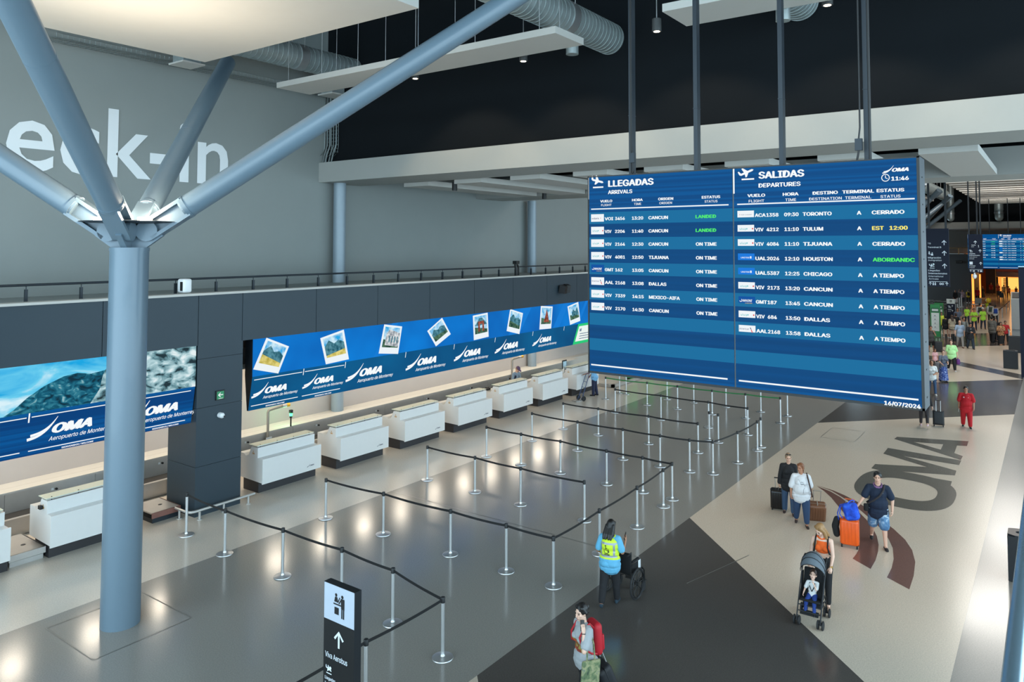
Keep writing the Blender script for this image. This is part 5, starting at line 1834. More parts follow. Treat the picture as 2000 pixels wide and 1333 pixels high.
def person(label, x, y, heading, h=1.68, z0=0.0, lean=0, sway=0, wide=1.0, belly=0.0, female=False, child=False,
           legs=((8, 4), (-6, 8)), spread=3, footp=(0, 0), armL=((.05, .12, -1), (.15, .05, -1)), armR=((.05, -.12, -1), (.15, -.05, -1)),
           palmL=None, palmR=None, curl=(.5, .5), look=(0, 0), skin='tan', hair='black', style='short', top=None, sleeve=.55, hem=.10, bottom=None, leg_len=1.0, loose=.0,
           shoes=None, vox=.0085, collar=None, group=None, skirt=None, crop=None, sleeveless=False, cap=None, jacket=None, seated=False):
    s = h / 1.70
    t = thing('person', label, 'person', (x, y, z0), R(heading), group=group)
    hw = wide
    sw = (.165 if female else .185) * (1 + .35 * (hw - 1))
    hs = 1.62 if child else 1.0           # a small child's head is large for its body
    ln, swy = R(lean), R(sway)
    up = V((math.sin(ln), math.sin(swy), math.cos(ln) * math.cos(swy))).normalized()
    fw = V((math.cos(ln), 0, -math.sin(ln)))
    lt = up.cross(fw).normalized()
    fw = lt.cross(up).normalized()
    TM = axis_m(fw, lt, up)
    P = V((0, 0, 0))
    T = lambda a, b, c: P + fw * a + lt * b + up * c
    J = {}
    ly = R(look[0])
    lp = R(look[1])
    N = T(0, 0, .505)
    hf = (fw * math.cos(ly) + lt * math.sin(ly))
    hl = up.cross(hf).normalized()
    hfw = (hf * math.cos(lp) - up * math.sin(lp)).normalized()
    hup = hfw.cross(hl).normalized()
    HC = N + (up * .6 + hup * .4).normalized() * (.185 if not child else .235) + hfw * .02
    HM = axis_m(hfw, hl, hup)
    hp = lambda a, b, c: HC + HM @ (V((a, b, c)) * hs)
    # joints
    for sg, sd, (th, kn) in ((1, 'L', legs[0]), (-1, 'R', legs[1])):
        hip = V((0, .088 * sg * (1 + .4 * (hw - 1)), -.02))
        a = R(th)
        ab = math.sin(R(spread)) * sg
        d1 = V((math.sin(a), ab, -math.cos(a))).normalized()
        b = R(th - kn)
        d2 = V((math.sin(b), ab * .4, -math.cos(b))).normalized()
        k = hip + d1 * .405
        an = k + d2 * .395
        J['hip' + sd], J['knee' + sd], J['ank' + sd] = hip, k, an
    for sg, sd, (ua, fa) in ((1, 'L', armL), (-1, 'R', armR)):
        sh = T(0, sw * sg, .455)
        ud = (TM @ V(ua)).normalized()
        fd = (TM @ V(fa)).normalized()
        el = sh + ud * .285
        wr = el + fd * .245
        J['sh' + sd], J['el' + sd], J['wr' + sd] = sh, el, wr
        J['fd' + sd] = fd
    zmin = min(J['ankL'].z - .078, J['ankR'].z - .078)
    for sd, fp in (('L', footp[0]), ('R', footp[1])):
        pass
    lift = V((0, 0, -zmin)) if not seated else V((0, 0, .0))
    G = lambda v: (v + lift) * s
    body = MB()
    cap_ = lambda mb, a, ra, b, rb: mb.capsule(G(a), ra * s, G(b), rb * s)
    def el_(mb, c, rad, M=None):
        mb.ell(G(c), (rad[0] * s, rad[1] * s, rad[2] * s), M)
    hipw = (.172 if female else .158) * hw
    def torso(mb, g, lo=-.06, hi=.5, bust=True):
        el_(mb, T(0, 0, .0), (.118 * hw + g, hipw + g, .13), TM)
        el_(mb, T(.0, 0, .17), (.102 * hw + g, .138 * hw + g, .17), TM)
        el_(mb, T(.0, 0, .33), (.118 * hw + g, .162 * (.4 + .6 * hw) + g * .8, .19), TM)
        if belly:
            el_(mb, T(.05 + belly * .35, 0, .13), (.10 * hw + belly * .7 + g, .14 * hw + belly * .7 + g, .17), TM)
        if female and bust:
            for sg in (-1, 1):
                el_(mb, T(.085 * hw, .075 * sg, .315), (.062 + g * .6, .068 + g * .4, .065 + g * .4), TM)
        if hi > .45:
            cap_(mb, T(0, -sw * .85, .455), .058 + g * .7, T(0, sw * .85, .455), .058 + g * .7)
            cap_(mb, T(-.01, -.07, .475), .05 + g * .6, T(-.01, .07, .475), .05 + g * .6)
    torso(body, 0)
    el_(body, T(-.05, .07, -.05), (.085 * hw, .085 * hw, .09))
    el_(body, T(-.05, -.07, -.05), (.085 * hw, .085 * hw, .09))
    nr = .052 if female else .06
    cap_(body, T(-.012, 0, .45), nr + .008, HC - hup * .07 - hfw * .012, nr)
    # head with face
    el_(body, hp(-.012, 0, .025), (.097 * hs, .076 * hs, .098 * hs), HM)
    el_(body, hp(.022, 0, -.045), (.068 * hs, .060 * hs, .072 * hs), HM)
    el_(body, hp(.062, 0, -.093), (.026 * hs, .03 * hs, .022 * hs), HM)
    el_(body, hp(.07, 0, .03), (.024 * hs, .058 * hs, .014 * hs), HM)
    cap_(body, hp(.083, 0, .022), .010 * hs, hp(.104, 0, -.022), .016 * hs)
    el_(body, hp(.078, 0, -.06), (.02 * hs, .026 * hs, .014 * hs), HM)
    for sg in (-1, 1):
        el_(body, hp(-.012, .077 * sg, -.005), (.02 * hs, .013 * hs, .033 * hs), HM)
        el_(body, hp(.055, .042 * sg, -.022), (.028 * hs, .022 * hs, .026 * hs), HM)
    lw = .86 + .14 * hw if hw < 1 else hw
    for sd in 'LR':
        cap_(body, J['hip' + sd], .088 * lw, J['knee' + sd], .056 * lw)
        cap_(body, J['knee' + sd], .055 * lw, J['ank' + sd], .037)
        mid = J['knee' + sd].lerp(J['ank' + sd], .30)
        el_(body, mid + V((-.014, 0, 0)), (.052 * lw, .05 * lw, .10))
        cap_(body, J['sh' + sd], .052 * hw, J['el' + sd], .039 * (.7 + .3 * hw))
        cap_(body, J['el' + sd], .040 * (.7 + .3 * hw), J['wr' + sd], .026)
    # feet
    feet = {}
    for i, sd in enumerate('LR'):
        fp = R(footp[i])
        fd = V((math.cos(fp), (.12 if sd == 'L' else -.12), math.sin(fp))).normalized()
        dn = V((math.sin(fp), 0, -math.cos(fp)))
        hl_ = J['ank' + sd] + dn * .045 - fd * .045
        to = J['ank' + sd] + dn * .055 + fd * .14
        feet[sd] = (hl_, to, fd, dn)
        cap_(body, J['ank' + sd], .037, hl_, .036)
        cap_(body, hl_, .034, to, .03)
        cap_(body, J['ank' + sd] + dn * .01, .034, to - fd * .05, .034)
    # hands: palm, four unequal bent fingers, thumb from the side of the palm
    for i, (sd, sg) in enumerate((('L', 1), ('R', -1))):
        fd, wr = J['fd' + sd], J['wr' + sd]
        pn = (palmL, palmR)[i]
        pn = V((0, -sg, 0)) if pn is None else V(pn)
        pn = TM @ pn
        pn = (pn - fd * pn.dot(fd)).normalized()
        side = fd.cross(pn) * (-sg)
        side.normalize()
        if sg > 0:
            side = -(fd.cross(pn)).normalized()
        else:
            side = (fd.cross(pn)).normalized()
        cu = curl[i]
        pc = wr + fd * .048
        el_(body, pc, (.050, .040, .0165), axis_m(fd, side, pn))
        cap_(body, wr - fd * .01, .026, pc, .022)
        for k, (off, ln1) in enumerate(((.029, .062), (.0105, .072), (-.0085, .067), (-.027, .052))):
            b0 = wr + fd * .086 + side * off
            a1, a2 = cu * 1.0, cu * 2.3
            d1 = fd * math.cos(a1) + pn * math.sin(a1)
            d2 = fd * math.cos(a2) + pn * math.sin(a2)
            m1 = b0 + d1 * (ln1 * .55)
            m2 = m1 + d2 * (ln1 * .55)
            cap_(body, b0 - fd * .02, .0095, m1, .0088)
            cap_(body, m1, .0088, m2, .0076)
        tb = wr + fd * .025 + side * .030
        td = (fd * .62 + side * .62 + pn * (.25 + .5 * cu)).normalized()
        t1 = tb + td * .042
        td2 = (fd * .85 + side * .12 + pn * (.25 + .7 * cu)).normalized()
        cap_(body, tb - td * .01, .0125, t1, .011)
        cap_(body, t1, .0105, t1 + td2 * .034, .0085)
        J['hand' + sd] = wr + fd * .085 + pn * .02
        J['palm' + sd] = (pc, fd, side, pn)
    sk = SKIN[skin]
    bo = fuse(body, 'body', sk, t, vox * s if not child else vox * .8, 3)
    fine = vox < .0095
    if fine:
        for sg in (-1, 1):
            MB().ell(G(hp(.0785, .031 * sg, .006)), (.010 * s * hs, .013 * s * hs, .008 * s * hs), HM, 10, 6).build('eye', EYEM, t, True)
        m = MB()
        m.tube([G(hp(.0905, .020, -.0655)), G(hp(.098, 0, -.0635)), G(hp(.0905, -.020, -.0655))], .0052 * s * hs, 6)
        m.build('lips', LIPM, t, True)
        m = MB()
        for sg in (-1, 1):
            m.tube([G(hp(.0875, .014 * sg, .030)), G(hp(.0845, .034 * sg, .034)), G(hp(.072, .052 * sg, .028))], .0045 * s * hs, 5)
        m.build('eyebrows', HAIRS[hair if hair in HAIRS else 'black'], t, True)
    else:
        for sg in (-1, 1):
            MB().ell(G(hp(.077, .031 * sg, .006)), (.010 * s, .013 * s, .008 * s), HM, 8, 5).build('eye', EYEM, t, True)
    # clothes
    g = .014 + loose
    if top is not None:
        m = MB()
        if crop:
            el_(m, T(.0, 0, .33), (.118 * hw + g, .162 * hw + g * .8, .15), TM)
            for sg in (-1, 1):
                el_(m, T(.085 * hw, .075 * sg, .315), (.064 + g * .6, .070 + g * .4, .068 + g * .4), TM)
            el_(m, T(0, 0, .24), (.108 * hw + g, .142 * hw + g, .07), TM)
            el_(m, T(.01, 0, .41), (.098, .135, .075), TM)
            for sg in (-1, 1):
                cap_(m, T(.0, .085 * sg, .36), .05, T(-.01, .09 * sg, .485), .048)
        else:
            torso(m, g)
            if hem > 0:
                cap_(m, T(0, -.06, -hem), .112 * hw + g + .016, T(0, .06, -hem), .112 * hw + g + .016)
                el_(m, T(0, 0, -hem * .5), (.122 * hw + g + .018, hipw + g + .020, .11), TM)
                el_(m, T(0, 0, .03), (.120 * hw + g + .012, hipw + g + .012, .11), TM)
                for sg in (-1, 1):
                    el_(m, T(-.05, .07 * sg, -.04), (.090 * hw + g + .016, .090 * hw + g + .014, .09), TM)
        if not sleeveless and sleeve > 0:
            for sd in 'LR':
                a, b, c = J['sh' + sd], J['el' + sd], J['wr' + sd]
                if sleeve <= 1:
                    cap_(m, a, .050 * (.5 + .5 * hw) + g * .8, a.lerp(b, sleeve), .043 * (.5 + .5 * hw) + g + loose * .5)
                else:
                    cap_(m, a, .050 * (.5 + .5 * hw) + g * .8, b, .041 * (.5 + .5 * hw) + g * .8)
                    cap_(m, b, .044 * hw + g * .7, b.lerp(c, sleeve - 1), .030 + g)
        if collar:
            cap_(m, T(.03, -.055, .50), .022, T(.05, .0, .48), .02)
            cap_(m, T(.03, .055, .50), .022, T(.05, .0, .48), .02)
            cap_(m, T(-.045, -.05, .515), .022, T(-.045, .05, .515), .022)
        J['top'] = fuse(m, jacket or 'shirt', top, t, max(vox, .008) * s, 3)
    if bottom is not None:
        m = MB()
        gb = .012 + loose * .5
        if skirt:
            n = 28
            prof = []
            for (zz, rx, ry) in skirt:
                prof.append((zz, rx, ry))
            vs, fs = [], []
            for zz, rx, ry in prof:
                for i in range(n):
                    a = 2 * math.pi * i / n
                    w_ = 1 + .05 * math.sin(a * 7) * (prof[0][0] - zz)
                    vs.append(G(V((rx * math.cos(a) * w_, ry * math.sin(a) * w_, zz))))
            for k in range(len(prof) - 1):
                for i in range(n):
                    j = (i + 1) % n
                    fs.append((k * n + i, k * n + j, (k + 1) * n + j, (k + 1) * n + i))
            fs += [tuple(range(n)), tuple((len(prof) - 1) * n + i for i in range(n - 1, -1, -1))]
            m.add(vs, fs)
            J['bottom'] = m.build('skirt', bottom, t, True)
        else:
            el_(m, T(0, 0, .02), (.118 * hw + gb, hipw + gb, .10), TM)
            el_(m, V((0, 0, -.05)), (.115 * hw + gb, hipw + gb, .10))
            el_(m, T(-.05, .07, -.05), (.085 * hw + gb, .085 * hw + gb, .09))
            el_(m, T(-.05, -.07, -.05), (.085 * hw + gb, .085 * hw + gb, .09))
            for sd in 'LR':
                a, b, c = J['hip' + sd], J['knee' + sd], J['ank' + sd]
                if leg_len <= 1:
                    cap_(m, a, .094 * lw + gb, a.lerp(b, leg_len), .070 * lw + gb + loose)
                else:
                    cap_(m, a, .092 * lw + gb, b, .060 * lw + gb + loose * .4)
                    cap_(m, b, .060 * lw + gb + loose * .4, b.lerp(c, leg_len - 1), .045 + gb + loose * .5)
                    el_(m, b.lerp(c, .3) + V((-.012, 0, 0)), (.055 * lw + gb * .8, .053 * lw + gb * .8, .11))
            J['bottom'] = fuse(m, 'trousers' if leg_len > 1 else 'shorts', bottom, t, max(vox, .008) * s, 3)
    if shoes is not None:
        for sd in 'LR':
            hl_, to, fd, dn = feet[sd]
            m = MB()
            cap_(m, hl_ + dn * -.004, .041, to - fd * .05, .042)
            cap_(m, to - fd * .06, .042, to - fd * .004, .036)
            cap_(m, hl_ + dn * .012, .036, to + dn * .004, .03)
            fuse(m, 'shoe', shoes, t, max(vox, .008) * s, 2)
    # hair
    hm = HAIRS.get(hair, HAIRS['black'])
    m = MB()
    if style == 'bald':
        pass
    else:
        el_(m, hp(-.026, 0, .040), (.104 * hs, .090 * hs, .104 * hs), HM)
        el_(m, hp(-.050, 0, .0), (.070 * hs, .086 * hs, .082 * hs), HM)
        for sg in (-1, 1):
            el_(m, hp(-.005, .070 * sg, .035), (.045 * hs, .022 * hs, .045 * hs), HM)
        if style in ('long', 'pony', 'bun', 'bob', 'mid'):
            for sg in (-1, 1):
                cap_(m, hp(.02, .055 * sg, .085), .035 * hs, hp(-.03, .074 * sg, -.01), .026 * hs)
        if style == 'long':
            for sg in (-1, 0, 1):
                cap_(m, hp(-.055, .045 * sg, -.0), .05, hp(-.085, .062 * sg, -.20), .046)
                cap_(m, hp(-.085, .062 * sg, -.20), .046, T(-.13, .058 * sg, .36), .028)
            for sg in (-1, 1):
                cap_(m, hp(-.01, .078 * sg, .0), .024, hp(.0, .088 * sg, -.16), .026)
        if style == 'side':
            for sg in (-1, 1):
                cap_(m, hp(.02, .055 * sg, .085), .035, hp(-.01, .078 * sg, -.02), .028)
                cap_(m, hp(-.01, .078 * sg, -.02), .03, hp(.01, .095 * sg, -.17), .034)
            cap_(m, hp(.01, -.095, -.17), .034, T(.10, -.14, .36), .034)
            cap_(m, T(.10, -.14, .36), .034, T(.12, -.13, .27), .014)
            for sg in (-1, 0, 1):
                cap_(m, hp(-.055, .045 * sg, -.0), .05, hp(-.075, .06 * sg, -.18), .045)
        if style == 'bob':
            for sg in (-1, 0, 1):
                cap_(m, hp(-.045, .05 * sg, .0), .05, hp(-.055, .055 * sg, -.10), .036)
        if style == 'mid':
            for sg in (-1, -.4, .4, 1):
                cap_(m, hp(-.05, .06 * sg, .0), .05, hp(-.085, .078 * sg, -.19), .045)
                cap_(m, hp(-.085, .078 * sg, -.19), .045, hp(-.10, .085 * sg, -.27), .022)
            for sg in (-1, 1):
                cap_(m, hp(-.01, .076 * sg, .0), .026, hp(-.01, .09 * sg, -.17), .028)
        if style == 'pony':
            cap_(m, hp(-.10, 0, .03), .03, hp(-.135, 0, -.03), .032)
            cap_(m, hp(-.135, 0, -.03), .032, hp(-.13, .0, -.19), .014)
        if style == 'bun':
            el_(m, hp(-.115, 0, .035), (.045, .05, .05), HM)
            cap_(m, hp(-.115, 0, .0), .02, hp(-.13, .02, -.06), .01)
        fuse(m, 'hair', hm, t, max(vox, .008) * s * (1 if fine else 1.2), 2)
    if cap is not None:
        m = MB()
        el_(m, hp(-.014, 0, .062), (.112, .096, .085), HM)
        cap_(m, hp(.07, -.035, .055), .03, hp(.07, .035, .055), .03)
        el_(m, hp(.135, 0, .05), (.075, .07, .012), HM)
        fuse(m, 'cap', cap, t, .008 * s, 2)
    RZ = Matrix.Rotation(R(heading), 3, 'Z')
    W_ = lambda v: V((x, y, z0)) + RZ @ G(v)
    return dict(t=t, J=J, G=G, T=T, hp=hp, W=W_, RZ=RZ, s=s, TM=TM, HM=HM, P0=V((x, y, z0)))

def decal(p, garment, name, m, shapes, a, b, c, width=None, face=1, lift=.005):
    """cloth print laid on a garment: 2-D outlines (u to the wearer's own side, v up) pressed onto it from the front (face=1) or back (-1)"""
    me = garment.data
    bv = BVHTree.FromPolygons([v.co for v in me.vertices], [tuple(q.vertices) for q in me.polygons])
    mb = MB()
    s = p['s']
    fwd_ = (p['TM'] @ V((1, 0, 0))).normalized()
    for vs, fs in shapes:
        out = []
        for u, v in vs:
            q = p['G'](p['T'](.0, 0, 0) + p['TM'] @ V((a, b + u, c + v)))
            st = q + fwd_ * (face * 1.0)
            hit = bv.ray_cast(st, -fwd_ * face)
            if hit[0] is None:
                hit = bv.find_nearest(q)
            out.append(hit[0] + fwd_ * (face * lift))
        mb.add(out, fs)
    return mb.build(name, m, garment)
def d_text(txt, w, h, bold=.03, flip=1, ox=0, oy=0):
    vs, fs = glyphs(txt, bold)
    x0, x1 = min(v.x for v in vs), max(v.x for v in vs)
    k = w / (x1 - x0)
    return ([((-(v.x - x0) * k + w / 2 + ox) * flip, v.y * h / .72 + oy) for v in vs], fs)
def d_poly(pts, n=1):
    return (pts, [tuple(range(len(pts)))])
def d_grid(u0, v0, u1, v1, n=6, m_=6):
    vs = [(u0 + (u1 - u0) * i / n, v0 + (v1 - v0) * j / m_) for j in range(m_ + 1) for i in range(n + 1)]
    return (vs, [(j * (n + 1) + i, j * (n + 1) + i + 1, (j + 1) * (n + 1) + i + 1, (j + 1) * (n + 1) + i) for j in range(m_) for i in range(n)])
def d_stroke(pts, w):
    vs, fs = [], []
    P = [V(q) for q in pts]
    for i, q in enumerate(P):
        d = (P[min(i + 1, len(P) - 1)] - P[max(i - 1, 0)]).normalized()
        nn = V((-d.y, d.x)) * w / 2
        vs += [tuple(q + nn), tuple(q - nn)]
    for i in range(len(P) - 1):
        fs.append((2 * i, 2 * i + 1, 2 * i + 3, 2 * i + 2))
    return (vs, fs)
def d_ring(cx_, cy_, r, w, t0=0, t1=360, n=18):
    return d_stroke([(cx_ + r * math.cos(R(t0 + (t1 - t0) * i / n)), cy_ + r * math.sin(R(t0 + (t1 - t0) * i / n))) for i in range(n + 1)], w)

# ------------------------------------------------------------------ luggage
def suitcase(label, x, y, heading, size, m, tilt=0, handle_h=.45, ribs=5, trim=None, soft=False, small=False, z0=0.0):
    """size = (depth, width, height); the case stands on its wheels, the pull handle at its back (-x), tilt leans the top back"""
    d, w, hh = size
    t = thing('suitcase', label, 'suitcase', (x, y, z0), R(heading))
    tm = Matrix.Rotation(R(tilt), 3, 'Y')
    wh = .07
    piv = V((-d * .38, 0, .0))
    def q(a, b, c):
        return piv + tm @ (V((a, b, c)) - piv)
    zoff = 0
    cs = [q(sx * d * .36, 0, 0).z for sx in (-1, 1)]
    mb = MB()
    mb.rbox(q(0, 0, wh + hh / 2), (d / 2, w / 2, hh / 2), min(d, w) * (.22 if not soft else .3), tm, 4)
    mb.build('shell', m, t, True)
    if ribs:
        mb = MB()
        for k in range(ribs):
            u = -w * .36 + w * .72 * k / (ribs - 1)
            for sg in (-1, 1):
                mb.rbox(q(sg * d / 2, u, wh + hh / 2), (.008, w * .035, hh * .40), .007, tm, 2)
        mb.build('ribs', m, t, True)
    mb = MB()
    mb.rbox(q(0, 0, wh + hh / 2), (.006, w / 2 + .004, hh / 2 + .004), .005, tm, 2)
    mb.build('zip_seam', trim or BLACKP, t, True)
    for sx in (-1, 1):
        for sy in (-1, 1):
            c = q(sx * d * .36, sy * w * .40, wh * .55)
            if c.z > .11 and sx > 0 and tilt < 0:
                pass
            mb = MB().cyl(c + V((0, -.016, 0)), c + V((0, .016, 0)), .032, n=14)
            mb.cyl(c, q(sx * d * .36, sy * w * .40, wh + .03), .018, n=8)
            mb.build('wheel', BLACKP, t, True)
    if handle_h:
        top = wh + hh + handle_h
        mb = MB()
        for sy in (-1, 1):
            mb.cyl(q(-d * .40, sy * w * .20, wh + hh * .6), q(-d * .40, sy * w * .20, top), .009, n=8)
        hb = mb.build('pull_handle', CHROME, t, True)
        MB().capsule(q(-d * .40, -w * .23, top), .016, q(-d * .40, w * .23, top), .016).build('grip', trim or BLACKP, hb, True)
    MB().tube([q(-.07, 0, wh + hh), q(-.06, 0, wh + hh + .03), q(.06, 0, wh + hh + .03), q(.07, 0, wh + hh)], .012, 8).build('carry_handle', trim or BLACKP, t, True)
    RZ = Matrix.Rotation(R(heading), 3, 'Z')
    return t, lambda a, b, c: V((x, y, z0)) + RZ @ q(a, b, c)
def worn(name, label, cat, mb, m, p, parts=()):
    """something worn or held: modelled in the wearer's own frame, a thing of its own"""
    t = thing(name, label, cat, p['P0'], p['t'].rotation_euler.z)
    mb.build('main_body', m, t, True)
    for nm, mb2, m2 in parts:
        mb2.build(nm, m2, t, True)
    return t
def backpack(p, label, m, w=.15, d=.08, hh=.22, strapm=None, full=False):
    T, G, s = p['T'], p['G'], p['s']
    mb = MB()
    mb.rbox(G(T(-.125 - d, 0, .25)), (d * s, w * s, hh * s), .07 * s, p['TM'], 4)
    mb.rbox(G(T(-.125 - 2 * d - .01, 0, .18)), (.03 * s, w * .75 * s, hh * .5 * s), .03 * s, p['TM'], 3)
    st = MB()
    for sg in (-1, 1):
        st.tube([G(T(-.13, .10 * sg, .44)), G(T(-.05, .115 * sg, .535)), G(T(.05, .12 * sg, .50)), G(T(.145, .125 * sg, .38)), G(T(.13, .15 * sg, .24)), G(T(-.02, .185 * sg, .12)), G(T(-.14, .14 * sg, .06))], .016 * s, 6)
    return worn('backpack', label, 'backpack', mb, m, p, (('strap', st, strapm or m),))
# ------------------------------------------------------------------ wheelchair and the woman behind it
RUBBER = mat('dark_rubber', srgb(26, 27, 29), .7, var=.1)
def wheel(mb, c, r, w, n=28):
    mb.torus(c, (0, 1, 0), r - w, w, n, 8)
wx, wy = 13.95, 7.47
t = thing('wheelchair', 'black wheelchair in front of the woman in the yellow vest', 'wheelchair', (wx, wy, 0))
for sg in (-1, 1):
    c = V((0, .335 * sg, .31))
    m = MB()
    wheel(m, c, .31, .018)
    w_ = m.build('rear_wheel', RUBBER, t, True)
    m = MB().torus(c, (0, 1, 0), .272, .012, 28, 6)
    m.cyl(c + V((0, -.03, 0)), c + V((0, .03, 0)), .035, n=14)
    for k in range(8):
        a = math.pi * 2 * k / 8
        m.cyl(c, c + V((.27 * math.cos(a), 0, .27 * math.sin(a))), .008, n=6)
    m.build('rim', BLACKP, w_, True)
    MB().torus(c + V((0, .032 * sg, 0)), (0, 1, 0), .255, .008, 28, 6).build('hand_rim', DARKMETAL, w_, True)
    cc = V((.40, .27 * sg, .10))
    m = MB()
    wheel(m, cc, .10, .016, 20)
    m.cyl(cc + V((0, -.014, 0)), cc + V((0, .014, 0)), .082, n=18)
    m.build('front_caster', RUBBER, t, True)
    m = MB()
    m.tube([(-.10, .25 * sg, .95), (-.10, .25 * sg, .30), (.36, .25 * sg, .28), (.40, .26 * sg, .12)], .013, 8)
    m.tube([(-.10, .25 * sg, .50), (.38, .25 * sg, .50), (.42, .25 * sg, .28), (.36, .25 * sg, .28)], .013, 8)
    m.tube([(.38, .25 * sg, .50), (.50, .24 * sg, .40), (.56, .22 * sg, .14)], .013, 8)
    m.tube([(-.10, .25 * sg, .72), (.24, .25 * sg, .72), (.27, .25 * sg, .68), (.27, .25 * sg, .50)], .013, 8)
    m.tube([(-.10, .25 * sg, .93), (-.23, .25 * sg, .93)], .013, 8)
    m.build('side_frame', BLACKP, t, True)
    MB().capsule((-.25, .25 * sg, .93), .018, (-.14, .25 * sg, .93), .018).build('push_grip', BLACKFAB, t, True)
    MB().rbox((.08, .25 * sg, .735), (.15, .028, .02), .015).build('armrest', BLACKFAB, t, True)
    MB().rbox((.60, .15 * sg, .12), (.08, .075, .012), .01).build('footrest', BLACKP, t, True)
    MB().box((-.06, .243 * sg, .53), (.25, .249 * sg, .68)).build('side_guard', BLACKFAB, t)
MB().rbox((.13, 0, .50), (.22, .24, .022), .02).build('seat', BLACKFAB, t, True)
MB().rbox((-.10, 0, .72), (.02, .25, .20), .018).build('backrest', BLACKFAB, t, True)
m = MB()
m.cyl((.13, .25, .28), (.13, -.25, .50), .012).cyl((.13, -.25, .28), (.13, .25, .50), .012)
m.build('cross_brace', BLACKP, t, True)
MB().box((.20, -.262, .52), (.30, -.257, .69)).build('tag', P_WHITE, t)

VEST = mat('high_visibility_vest', srgb(205, 232, 50), .6, var=.05)
VSTRIP = mat('reflective_grey', srgb(150, 158, 164), .4, .2, var=.05)
p = person('woman in yellow wheelchair-service vest seen from behind holding a phone', 13.47, 7.50, 16, 1.64, female=True, wide=1.12, lean=2,
           legs=((-12, 14), (10, 4)), footp=(-.0, 0), armL=((-.05, .30, -1), (.75, -.25, -.45)), armR=((.05, -.34, -1), (.72, -.10, .75)), palmR=(.2, .9, .3), palmL=(0, -.3, -1), curl=(.55, .45),
           look=(-12, 24), skin='tan', hair='black', style='mid', top=cloth((96, 170, 205)), sleeve=.78, hem=.12, loose=.012, bottom=cloth((24, 24, 27)), leg_len=1.93, shoes=cloth((34, 52, 64)))
m = MB()
T, G = p['T'], p['G']
gv = .034
hwv = 1.12
m.ell(G(T(0, 0, .33)), tuple(a * p['s'] for a in (.118 * hwv + gv, .162 * hwv + gv * .7, .19)), p['TM'])
m.ell(G(T(0, 0, .17)), tuple(a * p['s'] for a in (.102 * hwv + gv, .150 * hwv + gv, .17)), p['TM'])
m.ell(G(T(0, 0, .06)), tuple(a * p['s'] for a in (.115 * hwv + gv, .168 * hwv + gv, .10)), p['TM'])
for sg in (-1, 1):
    m.ell(G(T(.09, .075 * sg, .315)), tuple(a * p['s'] for a in (.075, .085, .085)), p['TM'])
    m.capsule(G(T(.0, .09 * sg, .36)), .07 * p['s'], G(T(-.01, .10 * sg, .475)), .062 * p['s'])
vest = fuse(m, 'vest', VEST, p['t'], .0085, 3)
decal(p, vest, 'reflective_band', VSTRIP, [d_grid(-.17, .10, .17, .145, 12, 2), d_grid(-.17, .36, .17, .40, 12, 2), d_grid(-.135, .14, -.095, .37, 2, 8), d_grid(.145, .14, .175, .37, 2, 8)], 0, 0, 0, face=-1)
sh = [d_ring(.045, .232, .052, .013, 130, 395), d_stroke([(.055, .315), (.055, .245), (.02, .243), (-.005, .205), (-.02, .21)], .016), d_stroke([(.055, .28), (.02, .28)], .012), d_ring(.06, .335, .008, .016, 0, 360, 10)]
sh.append(d_text('GCM', .12, .034, .05, 1, .035, .148))
decal(p, vest, 'printed_symbol', INKBLK, sh, 0, 0, 0, face=-1, lift=.007)
pc, fd, sd, pn = p['J']['palmR']
m = MB()
c = G(pc + fd * .06 + pn * .03)
m.rbox(c, (.04, .0055, .078), .005, axis_m(sd.cross(fd), pn, fd) if False else axis_m(fd.cross(pn).normalized(), pn, fd), 2)
worn('mobile_phone', 'dark phone held up by the woman in the yellow vest', 'phone', m, BLACKP, p)
pc2 = p['J']['wrR']

# ------------------------------------------------------------------ woman on the phone with red backpack
hd = 152
q0 = at_z(1143, 1190, 1.58)
TEE = cloth((158, 162, 164))
p = person('woman in grey printed shirt talking on a phone with red backpack', q0.x - .02, q0.y, hd, 1.68, female=True, wide=.98, lean=3, legs=((12, 6), (-12, 14)), armL=((.55, .35, -.78), (-.22, -.36, .95)), armR=((-.35, -.15, -1), (-.45, -.1, -.9)),
           palmL=(-.1, -1, .1), curl=(.6, .9), look=(10, 6), skin='light', hair='black', style='bun', top=TEE, sleeve=.72, hem=.07, loose=.016, bottom=cloth((16, 16, 18)), leg_len=1.97, shoes=cloth((30, 30, 32)), vox=.0075)
PRN = [mat('print_orange', srgb(186, 84, 46), .8, var=.25, scale=18), mat('print_olive', srgb(140, 130, 66), .8, var=.3, scale=22), mat('print_rust', srgb(130, 52, 36), .8, var=.25, scale=18)]
sh1 = [d_grid(-.10, .12, .10, .31, 8, 8)]
decal(p, p['J']['top'], 'shirt_print', PRN[1], sh1, 0, 0, 0)
decal(p, p['J']['top'], 'shirt_print_flower', PRN[0], [d_grid(-.07, .24, .08, .30, 6, 3), d_grid(-.09, .13, -.01, .18, 4, 3)], 0, 0, 0, lift=.008)
decal(p, p['J']['top'], 'shirt_print_patch', PRN[2], [d_grid(.0, .12, .09, .17, 4, 3), d_ring(.0, .215, .04, .022)], 0, 0, 0, lift=.009)
backpack(p, 'bright red backpack on the woman talking on the phone', mat('red_nylon', srgb(178, 22, 36), .6, var=.08, bump=.1), .155, .075, .25)
pc, fd, sd, pn = p['J']['palmL']
m = MB()
G, T = p['G'], p['T']
m.rbox(G(pc + fd * .055 + pn * .026), (.036, .005, .076), .005, axis_m(fd.cross(pn).normalized(), pn, fd), 2)
worn('mobile_phone', 'phone pressed to the ear of the woman with red backpack', 'phone', m, BLACKP, p)
m = MB()
wl = p['J']['wrL']
fdl = p['J']['fdL']
m.torus(G(wl - fdl * .01), fdl, .031 * p['s'], .006, 18, 6)
